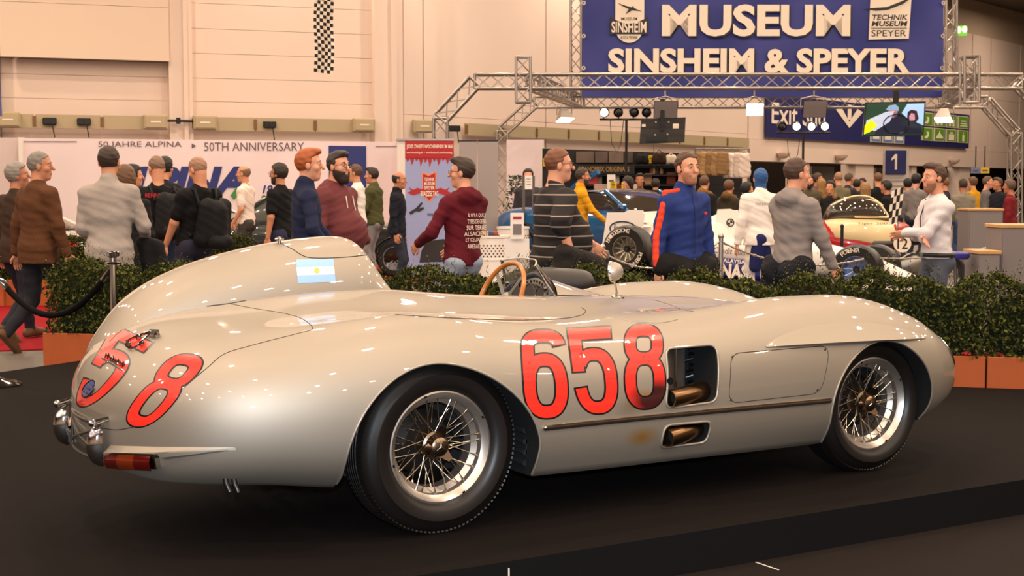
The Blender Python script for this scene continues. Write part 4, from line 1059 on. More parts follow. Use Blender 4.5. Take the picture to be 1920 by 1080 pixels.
    if hs and HM:
        th = {'short': .008, 'crop': .004, 'full': .017, 'long': .02, 'rim': .006, 'quiff': .010, 'balaclava': .009}[hs]
        f = headfield(.06 if hs == 'long' else .02); f.ell(Hp(0, -.014, .036), np.array([.077+th, .098+th, .095+th])*k_, .02, HR)
        if hs in ('full', 'long'): f.ell(Hp(0, -.02, .055), np.array([.082, .098, .088])*k_, .03, HR)
        if hs == 'quiff': f.ell(Hp(0, .045, .112), np.array([.058, .055, .030])*k_, .03, HR)
        if hs == 'balaclava':
            f.ell(Hp(0, .026, -.045), np.array([.066, .070, .088])*k_, .03, HR); f.cone(Hp(0, -.02, -.06), T(0, -.01, 1.44), .066*k_, .072*s, .03)
            face_cut(f, (0, 1, 0), .085)
        elif hs == 'long':
            f.cone(Hp(-.05, -.05, .0), Hp(-.07, -.05, -.22), .05*k_, .045*k_, .04); f.cone(Hp(.05, -.05, 0), Hp(.07, -.05, -.22), .05*k_, .045*k_, .04); f.cone(Hp(0, -.075, 0), Hp(0, -.085, -.23), .06*k_, .05*k_, .04)
            face_cut(f, (0, .72, -.60), .034)
        else:
            f.keep_any([(HR@np.array(n_), c_*k_+HR@np.array(n_)@hd) for n_, c_ in (((0, .45, -.89), -.046 if hs != 'rim' else -.2), ((0, 1, -.12), .016))], .0045*s); face_cut(f, (0, .55, -1), .052)
            if hs == 'rim': face_cut(f, (0, .25, 1), .062)
        if fine: f.folds(.003, 95., px*.1)
        else: f.folds(.002, 70., px*.1)
        mesh_obj('hair' if hs != 'balaclava' else 'balaclava', [f.mesh()], HM, t)
        if fine and hs != 'balaclava':
            for sd in (1, -1): MB().tube([Hp(sd*.014, .0905, .034), Hp(sd*.032, .0895, .040), Hp(sd*.050, .078, .033)], [.0025*s, .0042*s, .002*s], 6).build('eyebrow', HM, t, smooth=80)
    if cap:
        f = headfield(.06); f.ell(Hp(0, -.012, .045), np.array([.086, .107, .095])*k_, .02, HR); face_cut(f, (0, .0, -1), -.045); f.cone(Hp(-.035, .09, .05), Hp(.035, .09, .05), .02*k_, .02*k_, .02); f.cone(Hp(0, .10, .047), Hp(0, .15, .04), .05*k_, .035*k_, .01)
        mesh_obj('cap', [f.mesh()], cloth(cap), t)
    if beard:
        BM = mat('hair_%d_%d_%d' % tuple(beard[:3]), beard[:3], .7, noise=.35, nscale=160); b_ = beard[3] if len(beard) > 3 else .006
        f = headfield(.03); f.ell(Hp(0, .026, -.047), np.array([.061+b_, .064+b_, .080+b_])*k_, .03*s, HR); f.cone(Hp(-.012, .060, -.100-b_), Hp(.012, .060, -.100-b_), (.023+b_)*k_, (.023+b_)*k_, .03)
        f.cone(Hp(-.024, .087, -.044), Hp(.024, .087, -.044), .008*k_, .008*k_, .01)
        face_cut(f, (0, .25, 1), -.022); face_cut(f, (0, -1, .1), .012); f.cone(Hp(-.016, .10, -.060), Hp(.016, .10, -.060), .011*k_, .011*k_, .006, 's'); mesh_obj('beard', [f.mesh()], BM, t)
    if fine and hs != 'balaclava':
        for sd in (1, -1):
            mb = MB(); mb.ball(Hp(sd*.032, .0765, .011), .0122*k_, 10); e = mb.build('eye', M_EYEW, t, smooth=80)
            mb = MB(); mb.ball(Hp(sd*.032, .0830, .0105), .0072*k_, 8); mb.build('iris', M_IRIS, e, smooth=80)
    if glasses:
        mb = MB()
        for sd in (1, -1):
            mb.tube([Hp(sd*.033+.023*cos(q)*1.0, .103-.012*abs(cos(q))*0, .010+.017*sin(q)) for q in np.linspace(0, 2*PI, 17)[:-1]], .0022*s, 5, closed=True)
            mb.tube([Hp(sd*.056, .103, .014), Hp(sd*.078, .085, .014), Hp(sd*.084, -.0, .012)], .0022*s, 5)
        mb.tube([Hp(-.010, .103, .014), Hp(.010, .103, .014)], .0022*s, 5); mb.build('glasses', M_BLACK, t, smooth=60)
    t['H'] = H
    return t, dict(T=T, Hp=Hp, A=A, s=s, F=Fj, hd=hd, top=tobj)
def blob(name, prims, m, parent, h=.012, folds=.003, cuts=(), ph=0.):
    """free garment or bag from cones (a, b, ra, rb[, sy]) and ellipsoids (c, r)"""
    los, his = [], []
    for p in prims:
        if len(p) >= 4: r = max(p[2], p[3]); los += [np.array(p[0])-r, np.array(p[1])-r]; his += [np.array(p[0])+r, np.array(p[1])+r]
        else: los.append(np.array(p[0])-np.array(p[1])); his.append(np.array(p[0])+np.array(p[1]))
    f = Field(np.min(los, 0)-.02, np.max(his, 0)+.02, h)
    for p in prims:
        if len(p) >= 4: f.cone(p[0], p[1], p[2], p[3], .03, sy=p[4] if len(p) > 4 else 1.)
        else: f.ell(p[0], p[1], .03)
    if folds: f.folds(folds, 36., ph)
    for n_, c in cuts: f.half(n_, c)
    return mesh_obj(name, [f.mesh()], m, parent)
# ================================================================ exhibition stands, trusses, banners, signs
M_ALU = mat('truss_aluminium', (172, 162, 154), rough=.36, metal=.9)
M_BLUEB = mat('banner_blue', (46, 52, 128), rough=.55, noise=.05, nscale=2)
M_CREAM = mat('print_cream', (238, 222, 204), rough=.6)
M_DKPRINT = mat('print_dark', (44, 38, 40), rough=.6)
M_BLKPL = mat('black_plastic', (22, 20, 20), rough=.4)
M_WHITEP = mat('white_lacquer', (232, 222, 214), rough=.35)
M_BEIGE = mat('tray_beige', (176, 158, 126), rough=.55)
def wb(mb, name, m, root, **k):
    """mb holds world coordinates; root is an unrotated Empty"""
    L = np.array(root.location); mb.v = [(p[0]-L[0], p[1]-L[1], p[2]-L[2]) for p in mb.v]; return mb.build(name, m, root, **k)
class Flat:
    """an upright plane square to the view: picture columns and rows -> its own x and z"""
    def __init__(s, pxc, pyc, v): s.pxc, s.pyc, s.v = pxc, pyc, v; s.z0 = zat(pyc, v); s.k = (v*cos(PIT)-(s.z0-CAM[2])*sin(PIT))/FPX; s.o = at(pxc, v, s.z0)
    def L(s, px, py): return (px-s.pxc)*s.k, zat(py, s.v)-s.z0
    def root(s, name, label, cat, group=None): return thing(name, label, cat, s.o, -PSI, group)
    def rect(s, x0, y0, x1, y1, y=0., d=.01, mb=None):
        a, b = s.L(x0, y0); c, e = s.L(x1, y1); mb = mb or MB(); mb.box(((a+c)/2, y-d/2, (b+e)/2), (abs(c-a), d, abs(b-e))); return mb
    def poly(s, pts, y=0., d=.008, mb=None):
        mb = mb or MB(); mb.prism([s.L(*p) for p in pts], (0, y, 0), (1, 0, 0), (0, 0, 1), (0, -d, 0)); return mb
    def text(s, name, body, x0, y0, x1, y1, m, parent, y=-.02, bold=.0, **k):
        a, b = s.L(x0, y0); c, e = s.L(x1, y1); return text_fit(name, body, abs(c-a), abs(b-e), m, parent, ((a+c)/2, y, (b+e)/2), (PI/2, 0, 0), bold, **k)
def text_fit(name, body, w, h, m, parent, loc, rot, bold=0., **k):
    o = text_mesh(name, body, 1., m, parent, loc, rot, bold, **k); co = np.empty(len(o.data.vertices)*3); o.data.vertices.foreach_get('co', co); co = co.reshape(-1, 3)
    lo, hi = co.min(0), co.max(0); c = (lo+hi)/2; f = np.array([w/(hi[0]-lo[0]), h/(hi[1]-lo[1]), 1]); co = (co-[c[0], c[1], 0])*f
    o.data.vertices.foreach_set('co', co.ravel()); o.data.update(); return o
def truss(root, A, B, nv=HF, size=.27, pitch=.31, r=.029, both=True, every=1):
    A = np.array(A, float); B = np.array(B, float); d = B-A; L = np.linalg.norm(d); d /= L; n = np.array(nv, float); n = n-d*(n@d); n /= np.linalg.norm(n); m = np.cross(d, n); h = size/2
    for a in (-1, 1):
        for b in (-1, 1): wb(MB().cyl(A+n*h*a+m*h*b, B+n*h*a+m*h*b, r, n=8), 'chord', M_ALU, root, smooth=60)
    k = max(2, int(round(L/pitch))); rest = MB()
    for i in range(k):
        t0, t1 = L*i/k, L*(i+1)/k; s = 1 if i % 2 else -1
        for a in ((-1, 1) if both else (-1,)): wb(MB().cyl(A+d*t0+n*h*a+m*h*s*a, A+d*t1+n*h*a-m*h*s*a, r*.42, n=5), 'brace', M_ALU, root, smooth=60)
        for b in (-1, 1): rest.cyl(A+d*t0+m*h*b+n*h*s, A+d*t1+m*h*b-n*h*s, r*.38, n=5, caps=False)
    tag(wb(rest, 'cross_bracing', M_ALU, root, smooth=60), kind='stuff')
    for t in (0, L):
        e = MB(); c = A+d*t
        for p, q in (((-1, -1), (-1, 1)), ((-1, 1), (1, 1)), ((1, 1), (1, -1)), ((1, -1), (-1, -1))): e.cyl(c+n*h*p[0]+m*h*p[1], c+n*h*q[0]+m*h*q[1], r*.9, n=6)
        wb(e, 'end_frame', M_ALU, root, smooth=60)
VF, VB = 28., 36.
fz = lambda y: zat(y, VF); bz = lambda y: zat(y, VB)
zt = (fz(141)+fz(165))/2; szF = .27
tf = thing('truss', 'long aluminium truss arch across the front of the stand, nearest of the overhead trusses', 'truss', at(826, VF, FLOOR))
truss(tf, at(826, VF, FLOOR), at(826, VF, fz(222))); truss(tf, at(826, VF, fz(222)), at(890, VF, zt)); truss(tf, at(890, VF, zt), at(1912, VF, zt)); truss(tf, at(1912, VF, zt), at(1990, VF, fz(235))); truss(tf, at(1990, VF, fz(235)), at(1990, VF, FLOOR))
for px, lab in ((981, 'left'), (1818, 'right')):
    t = thing('truss_tower', 'short upright truss box clamped on the front truss at its %s end' % lab, 'truss', at(px, VF-.3, fz(194))); truss(t, at(px, VF-.31, fz(194)), at(px, VF-.31, fz(110)), size=.28)
zb_ = (bz(182)+bz(201))/2
tb = thing('truss', 'aluminium truss arch behind, its left leg beside the grey panels', 'truss', at(942, VB, FLOOR))
truss(tb, at(942, VB, FLOOR), at(942, VB, bz(246))); truss(tb, at(942, VB, bz(246)), at(1002, VB, zb_)); truss(tb, at(1002, VB, zb_), at(1848, VB, zb_)); truss(tb, at(1848, VB, zb_), at(1900, VB, bz(250))); truss(tb, at(1903, VB, bz(250)), at(1903, VB, FLOOR))
for a, b, lab in ((1000, 1085, 'left'), (1818, 1772, 'right')):
    t = thing('truss', 'sloping-looking link truss joining front and rear arches at their %s ends' % lab, 'truss', at(a, VF+.3, zt)); truss(t, at(a, VF+.3, zt), at(b, VB-.3, zb_), (0, 0, 1), both=True)
for a, lab in ((1080, 'left'), (1781, 'right')):
    t = thing('truss_post', 'upright truss holding the %s edge of the blue banner' % lab, 'truss', at(a, 34., bz(190))); truss(t, at(a, 34., bz(190)), at(a, 34., 8.5), size=.25)
# ---- the blue banner
F = Flat(1430, 90, 33.)
bn = F.root('banner', 'huge blue hanging banner reading MUSEUM SINSHEIM & SPEYER', 'banner')
G = []
for i in range(81):
    px = 1092+(1768-1092)*i/80; row = []
    for j in range(31):
        py = -190+(182+190)*j/30; x, z = F.L(px, py); row.append((x, .035*sin(.022*(px+1.25*py))*(0.4+.6*sin(px*.008)**2)+.012*sin(.05*px-.03*py), z))
    G.append(row)
mb = MB().grid(G); g2 = [[(p[0], p[1]+.02, p[2]) for p in r] for r in G]; mb.grid(g2, flip=True); mb.build('cloth', M_BLUEB, bn, smooth=80)
for y, m, dx in ((-.07, M_DKPRINT, 3), (-.085, M_CREAM, 0)):
    F.text('lettering', 'MUSEUM', 1240+dx, 9+dx*.8, 1592+dx, 69+dx*.8, m, bn, y, .035); F.text('lettering', 'SINSHEIM & SPEYER', 1140+dx, 91+dx*.6, 1705+dx, 138+dx*.6, m, bn, y, .038)
for i, py in enumerate((6, 68, 128)):
    for px in (1094, 1766): x, z = F.L(px, py); wbm = MB(); wbm.lathe([(.02, 0), (.05, 0), (.05, -.01), (.02, -.01)], (x, -.05, z), (0, 1, 0), 10); wbm.build('eyelet', M_ALU, bn)
# left emblem on the banner
lg = F.poly([(1153, -25), (1207, -25), (1207, 40), (1153, 40)], -.06).build('emblem_field', M_CREAM, bn)
F.poly([(1143, 31), (1151, 37), (1165, 43), (1179, 45), (1193, 43), (1206, 37), (1214, 31), (1214, 65), (1143, 65)], -.075).build('emblem_band', M_DKPRINT, lg)
c = np.array([1179, 56.]); F.poly([tuple(c+25*np.array([cos(t), sin(t)])) for t in np.linspace(0, 2*PI, 29)[:-1]], -.066).build('emblem_disc', M_CREAM, lg)
F.text('emblem_text', 'SINSHEIM', 1146, 41, 1211, 62, M_CREAM, lg, -.088, .02)
F.text('emblem_text', 'MUSEUM', 1164, 33, 1194, 39, M_DKPRINT, lg, -.08, .01); F.text('emblem_text', 'AUTO & TECHNIK', 1163, 68, 1195, 74, M_DKPRINT, lg, -.08, .01)
F.poly([(1158, 6), (1164, 9), (1184, 15), (1186, 11), (1188, 16), (1202, 22), (1184, 20), (1172, 27), (1178, 18), (1162, 10)], -.075).build('emblem_aeroplane', M_DKPRINT, lg)
# right emblem
rg = F.poly([(1630, -30), (1707, -30), (1702, 73), (1627, 75)], -.06).build('emblem_field', M_CREAM, bn)
F.text('emblem_text', 'TECHNIK', 1633, 28, 1699, 38, M_DKPRINT, rg, -.075, .02, shear=.15); F.text('emblem_text', 'MUSEUM', 1632, 40, 1699, 50, M_DKPRINT, rg, -.075, .03, shear=.15); F.text('emblem_text', 'SPEYER', 1632, 57, 1697, 69, M_DKPRINT, rg, -.075, .0)
F.rect(1631, 53, 1698, 54, -.07).build('emblem_rule', M_DKPRINT, rg)
F.poly([(1617, 17), (1660, 14), (1690, 2), (1705, -8), (1706, -4), (1690, 8), (1662, 19), (1640, 21)], -.072).build('emblem_aeroplane', M_DKPRINT, rg)
# ---- lamps on the trusses
M_HOT = mat('lamp_hot', (255, 240, 215), emit=((255, 236, 205), 14.)); M_HOTW = mat('lamp_white', (240, 255, 246), emit=((236, 255, 246), 9.))
def flood(px, py, v, lab, tilt, hot=True, w=.34, roll=0.):
    t = thing('floodlight', lab, 'lamp', atp(px, py, v), -PSI+roll)
    R = Matrix.Rotation(tilt, 3, 'X')
    def tr(mb): mb.v = [tuple(R@Vector(p)) for p in mb.v]; return mb
    mb = MB(); a, b = w/2, w*.36; mb.add([(-a, -b, -.10), (a, -b, -.10), (a, b, -.10), (-a, b, -.10), (-a*.45, -b*.45, .13), (a*.45, -b*.45, .13), (a*.45, b*.45, .13), (-a*.45, b*.45, .13)], [(0, 1, 5, 4), (1, 2, 6, 5), (2, 3, 7, 6), (3, 0, 4, 7), (4, 5, 6, 7)])
    tr(mb).build('housing', M_ALU, t); mb = MB(); mb.box((0, 0, -.105), (w*.95, w*.68, .02)); tr(mb).build('lamp_glass', (M_HOTW if hot == 2 else M_HOT) if hot else mat('lamp_glass_off', (120, 110, 110), rough=.2), t)
    mb = MB(); mb.tube([(-w*.55, 0, 0), (-w*.55, 0, .2), (0, 0, .26), (w*.55, 0, .2), (w*.55, 0, 0)], .012, 6); mb.cyl((0, 0, .25), (0, 0, .42), .018); mb.build('yoke', M_ALU, t, smooth=60)
    return t
flood(1058, 216, 29, 'silver floodlight with a glowing slot under the left end of the front truss', -.35, True, .32, .5)
flood(1414, 204, 30, 'floodlight glowing white under the middle of the front truss', -1.35, 2, .36)
flood(1526, 203, 30, 'wide unlit floodlight in front of the letters Exit Süd', -1.35, 0, .5); flood(1247, 204, 30, 'wide unlit floodlight above the back of the hanging screen', -1.35, 0, .5)
flood(1770, 216, 29, 'pale floodlight tilted at the right end of the rear truss', -.35, 2, .34, -.5)
def par_stand(px, py, v, lab, lit):
    t = thing('lamp_stand', lab, 'lamp stand', at(px, v, FLOOR), -PSI); zc_ = zat(py, v)-FLOOR; w_ = 50*v/FPX
    MB().cyl((0, 0, .0), (0, 0, zc_), .028, n=10).build('pole', M_BLKPL, t, smooth=60); MB().cyl((-w_, 0, zc_), (w_, 0, zc_), .022, n=8).build('crossbar', M_BLKPL, t, smooth=60)
    mb = MB(); [mb.cyl((0, 0, .5), (.5*cos(a), .5*sin(a), .02), .02, n=6) for a in (.3, 2.4, 4.5)]; mb.build('tripod', M_BLKPL, t)
    for i, x in enumerate((-.85, -.3, .25, .75)):
        m = M_HOT if lit[i] else M_BLKPL; y = -.05
        mb = MB(); mb.lathe([(0, .14), (.06, .13), (.09, .04), (.105, -.10), (.095, -.10)], (x*w_, y, zc_+.17), (.3*(i % 2)-.15, 1., .35), 14); c_ = mb.build('par_can', M_BLKPL, t, smooth=40)
        mb = MB(); mb.ball((x*w_, y-.09, zc_+.14), .085, 10, (1, .5, 1)); mb.build('lamp_face', m, c_, smooth=80)
        MB().cyl((x*w_, y, zc_), (x*w_, y, zc_+.1), .012).build('clamp', M_BLKPL, c_)
    mb = MB(); mb.tube([(-.6*w_, .02, zc_), (-.55*w_, .0, zc_-.5), (-.35*w_, 0, zc_-.7), (-.2*w_, 0, zc_-.5), (-.1*w_, 0, zc_)], .008, 5); mb.build('cable', M_BLKPL, t)
par_stand(1173, 224, 30.4, 'black lamp stand with four cans on a bar left of the hanging screen back', (1, 0, 0, 0)); par_stand(1503, 249, 33, 'black lamp stand with glowing cans in front of the Exit Süd sign', (0, 1, 1, 1))
# ---- hanging screens
F = Flat(1240, 245, 30.)
t = F.root('television', 'hanging television seen from behind, black back with a label', 'television')
F.poly([(1202, 223), (1285, 220), (1283, 267), (1199, 270)], 0, .05).build('back_shell', mat('tv_back', (44, 39, 36), rough=.45), t); F.rect(1212, 257, 1250, 266, -.05, .03).build('connector_cover', M_BLKPL, t)
F.rect(1237, 186, 1245, 245, -.06, .05).build('mount', M_BLKPL, t); F.rect(1261, 232, 1272, 241, -.05, .004).build('label_plate', M_CREAM, t); F.rect(1203, 233, 1210, 238, -.05, .004).build('sticker', M_CREAM, t)
for p in ((1229, 229), (1253, 229), (1228, 253), (1251, 252)): x, z = F.L(*p); MB().cyl((x, -.05, z), (x, -.07, z), .02, n=8).build('screw', M_ALU, t)
F = Flat(1677, 222, 30.)
t = F.root('television', 'hanging television showing two people in an open car, lit screen', 'television')
F.poly([(1622, 192), (1735, 190), (1732, 254), (1618, 256)], .05, .06).build('frame', M_BLKPL, t)
def em(n, c, s_=.9): return mat('screen_'+n, c, rough=.2, emit=(c, s_))
sc_ = F.poly([(1624, 194), (1733, 192), (1730, 252), (1620, 254)], -.012, .004).build('screen', em('green', (34, 58, 44)), t)
for n, c, pts in (('sky', (150, 180, 214), [(1690, 212), (1700, 195), (1732, 194), (1731, 235), (1700, 222)]), ('white', (168, 176, 196), [(1622, 240), (1624, 226), (1660, 210), (1676, 208), (1668, 228), (1640, 246)]), ('yellow', (206, 208, 20), [(1620, 252), (1621, 235), (1634, 224), (1644, 236), (1632, 247)]),
                  ('coat', (26, 30, 46), [(1640, 252), (1652, 222), (1662, 212), (1684, 211), (1700, 226), (1700, 251)]), ('coat2', (22, 24, 40), [(1694, 251), (1697, 232), (1708, 224), (1726, 234), (1729, 251)]), ('face', (150, 110, 122), [(1665, 207), (1682, 207), (1682, 217), (1674, 222), (1666, 218)]),
                  ('cap', (120, 146, 176), [(1660, 206), (1666, 198), (1678, 196), (1684, 201), (1684, 208), (1668, 208)]), ('hair', (48, 30, 38), [(1700, 222), (1701, 210), (1708, 206), (1718, 208), (1722, 222), (1716, 231), (1704, 230)]), ('face2', (170, 124, 140), [(1704, 218), (1708, 212), (1714, 214), (1715, 224), (1709, 228), (1705, 226)])):
    F.poly(pts, -.017-.0015*len(n), .003).build('picture', em(n, c), sc_)
x, z = F.L(1680, 233); MB().tube([(x+.27*cos(a), -.035, z+.2*sin(a)) for a in np.linspace(0, 2*PI, 25)[:-1]], .012, 5, closed=True).build('picture', em('wheel', (12, 14, 20)), sc_)
F.rect(1674, 160, 1684, 192, .03, .05).build('mount', M_BLKPL, t)
# ---- Exit sign on the oblique wall
YW = -PSI+math.atan2(1.25, 1)
q0 = w2(1434, -.02); L0 = np.array([q0[0], q0[1]]); T2 = np.array([1, 1.25])/math.hypot(1, 1.25)
t = thing('sign_board', 'long dark blue wall sign reading Exit Süd with a white arrow and pictograms', 'sign', H2(q0, 3.03), YW)
def sx(px): q = w2(px, -.02); return float((q-L0)@T2)
Ls = sx(1811); MB().box((Ls/2, 0, .72), (Ls, .08, 1.44)).build('board', mat('sign_blue', (30, 32, 92), rough=.5), t)
SZ = lambda py, px: zat(py, w2(px)[1])-3.03
text_fit('lettering', 'Exit Süd', sx(1541)-sx(1441), .72, M_CREAM, t, ((sx(1441)+sx(1541))/2, -.06, .82), (PI/2, 0, 0), .012)
a0, a1 = sx(1561), sx(1611); am = (a0+a1)/2; wd = (a1-a0)
mb = MB(); zl, zh = SZ(240, 1586), 1.35
mb.prism([(am-wd*.5, zl+.62), (am-wd*.30, zl+.72), (am, zl+.22), (am+wd*.30, zl+.72), (am+wd*.5, zl+.62), (am, zl)], (0, -.05, 0), (1, 0, 0), (0, 0, 1), (0, -.01, 0)); mb.box((am, -.055, (zl+.3+zh)/2), (wd*.13, .012, zh-zl-.3)); mb.build('arrow', M_CREAM, t)
M_PG = mat('picto_green', (92, 150, 30), rough=.5); M_PF = mat('picto_frame', (206, 196, 166), rough=.5); M_PB = mat('picto_blue', (96, 132, 190), rough=.5)
for r in range(2):
    for c in range(4):
        x0, x1 = sx(1722+22.2*c), sx(1722+22.2*c+19.5); z1 = 1.36-.60*r; z0 = z1-.54; xm, zm_ = (x0+x1)/2, (z0+z1)/2; hw = (x1-x0)/2
        p = MB().box((xm, -.055, zm_), (x1-x0, .03, z1-z0)).build('pictogram', M_PF, t); MB().box((xm, -.075, zm_), ((x1-x0)*.84, .012, (z1-z0)*.86)).build('pictogram_field', M_PG, p)
        mb = MB()
        k = r*4+c
        if k in (0, 4): mb.prism([(xm-hw*.6, z0+.1), (xm-hw*.1, z0+.25), (xm-hw*.3, z0+.36), (xm+.2*hw, z0+.36), (xm+hw*.2, z0+.2), (xm-hw*.1, z0+.08)], (0, -.082, 0), (1, 0, 0), (0, 0, 1), (0, -.008, 0))
        elif k == 5: mb.prism([(xm-hw*.65, z0+.12), (xm+hw*.65, z0+.12), (xm+hw*.65, z0+.17), (xm+.05*hw, z0+.36), (xm-.05*hw, z0+.36), (xm-hw*.65, z0+.17)], (0, -.082, 0), (1, 0, 0), (0, 0, 1), (0, -.008, 0)); mb.box((xm, -.086, z0+.40), (.06, .008, .1))
        elif k == 3: [mb.box((xm, -.086, z0+.12+.1*i), (hw*(1.3-.2*i), .008, .05)) for i in range(3)]
        elif k == 6: mb.box((xm, -.086, z0+.2), (hw*1.0, .008, .26)); mb.box((xm, -.086, z0+.38), (hw*.5, .008, .06))
        else:
            for dx in ((-.35, .35) if k < 4 else (0,)): mb.box((xm+dx*hw, -.086, z0+.2), (hw*.34, .008, .28)); mb.ball((xm+dx*hw, -.086, z0+.41), .05, 8, (1, .1, 1))
        mb.build('pictogram_figure', M_CREAM, p)
for c in range(3):
    x0, x1 = sx(1626+22*c), sx(1626+22*c+19); p = MB().box(((x0+x1)/2, -.055, .26), (x1-x0, .03, .46)).build('pictogram', M_PF, t); MB().box(((x0+x1)/2, -.075, .26), ((x1-x0)*.84, .012, .39)).build('pictogram_field', M_PB, p)
    MB().box(((x0+x1)/2, -.085, .22), ((x1-x0)*.6, .01, .14), 0).build('pictogram_figure', M_CREAM, p)
# emergency sign, high on the right
F = Flat(1800, 58, 40.)
t = F.root('exit_light', 'small glowing green emergency exit lamp high on the wall right of the banner', 'sign'); F.rect(1790, 49, 1811, 68, 0, .12).build('housing', mat('exit_green', (70, 140, 40), emit=((120, 190, 60), .8)), t)
for p in ((1795, 57), (1806, 56)): x, z = F.L(*p); MB().ball((x, -.12, z), .07, 10, (1, .4, 1.3)).build('lamp', mat('exit_glow', (250, 255, 200), emit=((240, 255, 180), 4)), t, smooth=80)
# ---- number 1 totem
F = Flat(1678, 350, 35.)
t = F.root('sign_totem', 'free-standing sign with a white number 1 on dark blue above a pale lower panel', 'sign'); zf = FLOOR-F.z0
x0, z1 = F.L(1658, 280); x1, _ = F.L(1704, 280); MB().box(((x0+x1)/2, .1, (z1+zf)/2), (x1-x0, .16, z1-zf), 0).build('column', mat('totem_grey', (196, 184, 176), rough=.5), t)
F.rect(1660, 282, 1698, 327, .02, .04).build('sign_face', mat('sign_blue', (30, 32, 92)), t); F.poly([(1676.5, 289), (1680.5, 289), (1680.5, 318), (1676.5, 318), (1676.5, 297), (1670, 301), (1670, 297)], -.022, .01).build('lettering', M_CREAM, t)
for y in (338, 347, 355): F.rect(1664, y, 1694, y+2, .02, .015).build('printed_line', mat('totem_print', (150, 142, 140)), t)
# ---- cable trays and switch boxes along the wall
def tray(px0, px1, z, fn, lab, back=-.1):
    A, B = H2(fn(px0, back), z), H2(fn(px1, back), z); n = max(2, int(np.linalg.norm(B-A)/1.3)); t = thing('cable_tray', lab, 'cable tray', (A+B)/2)
    for i in range(n):
        a, b = A+(B-A)*(i+.01)/n, A+(B-A)*(i+.99)/n; d = (b-a)/np.linalg.norm(b-a); nn = np.array([d[1], -d[0], 0]); mb = MB(); P = [a, b]
        vs = [p+np.array([0, 0, z_])+nn*y for p in P for y in (0, .1) for z_ in (-.15, .15)]; mb.add(vs, [(0, 1, 3, 2), (4, 6, 7, 5), (0, 4, 5, 1), (2, 3, 7, 6), (0, 2, 6, 4), (1, 5, 7, 3)]); wb(mb, 'tray_section', M_BEIGE, t)
        mb = MB(); c = a-d*.02+nn*.1; mb.box(c, (.07, .05, .22), math.atan2(d[1], d[0])); wb(mb, 'socket', mat('socket_brown', (120, 84, 48)), t)
ZT = 2.80
tray(-60, 318, ZT, w1, 'beige cable tray on the wall at the far left of the Alpina stand'); tray(366, 700, ZT, w1, 'beige cable tray on the wall between the two pale piers'); tray(870, 1398, ZT, w2, 'beige cable tray on the oblique wall behind the trusses')
for i, (px, fn, lab) in enumerate(((20, w1, 'on the cable tray, at the left frame edge'), (295, w1, 'just left of the first pale pier'), (387, w1, 'just right of the first pale pier'), (683, w1, 'left of the second pale pier'), (795, w2, 'right of the second pale pier, behind the truss leg'))):
    t = thing('switch_box', 'beige wall cabinet '+lab, 'box', H2(fn(px, -.25), ZT+.02), -PSI+.34); MB().box((0, 0, 0), (.52, .2, .32), 0, .02).build('case', M_BEIGE, t); MB().box((0, -.11, 0), (.44, .02, .25), 0, .006).build('lid', M_BEIGE, t); MB().box((0, -.122, .0), (.22, .006, .03)).build('name_strip', M_CREAM, t)
for i, (px, fn, lab) in enumerate(((98, w1, 'leftmost on the tray'), (162, w1, 'second from the left on the tray'), (508, w1, 'right of the middle of the tray between the piers'), (852, w2, 'behind the left truss leg'))):
    t = thing('socket_box', 'small black socket box, '+lab, 'box', H2(fn(px, -.25), ZT), -PSI+.34); MB().box((0, 0, 0), (.29, .16, .15), 0, .015).build('case', M_BLKPL, t); MB().box((.04, -.09, -.03), (.1, .04, .06)).build('plug', M_BLKPL, t); MB().tube([(.05, -.1, -.05), (.07, -.1, -.2), (.1, -.05, -.35)], .012, 6).build('cable', M_BLKPL, t)
t = thing('conduit', 'thin dark conduit crossing the first pale pier between two cabinets', 'pipe', H2(w1(343, -.3), ZT+.05)); wb(MB().cyl(H2(w1(318, -.3), ZT+.05), H2(w1(366, -.3), ZT+.05), .03), 'pipe', M_BLKPL, t); wb(MB().box(H2(w1(338, -.3), ZT+.05), (.08, .08, .14)), 'coupling', M_BLKPL, t)
# ---- chequered streamers
F = Flat(607, 66, 27.)
t = F.root('chequered_flag', 'long black and white chequered streamer hanging high on the left wall', 'flag'); M_CHK = mat('chequer_black', (26, 22, 24), rough=.8); mb0, mb1 = MB(), MB()
for i in range(6):
    for j in range(26):
        q = [F.L(589+6.1*(i+a)+(1.2*sin((j+b)*.4)), -42+6.8*(j+b)+(i+a)*.8) for a, b in ((0, 0), (1, 0), (1, 1), (0, 1))]; (mb0 if (i+j) % 2 else mb1).add([(p[0], .03*sin(i*1.1+j*.2+k*.2), p[1]) for k, p in enumerate(q)], [(0, 1, 2, 3)])
mb1.build('light_squares', M_CREAM, t); mb0.build('dark_squares', M_CHK, t); x, z = F.L(607, -46); MB().cyl((x-.22, 0, z), (x+.22, 0, z), .015).build('rod', M_BLKPL, t)
F = Flat(0, 100, 24.)
t = F.root('streamer', 'dull blue hanging cloth cut off by the left edge of the frame', 'flag'); G = [[(F.L(-40+i*8.2-(j*.0)+max(0, (j-4))*.5, -40+j*43)[0], .05*sin(i*1.7+j*.6), F.L(0, -40+j*43)[1]) for j in range(7)] for i in range(6)]; MB().grid(G).build('cloth', mat('streamer_blue', (84, 92, 140), noise=.2, nscale=3), t, smooth=80)
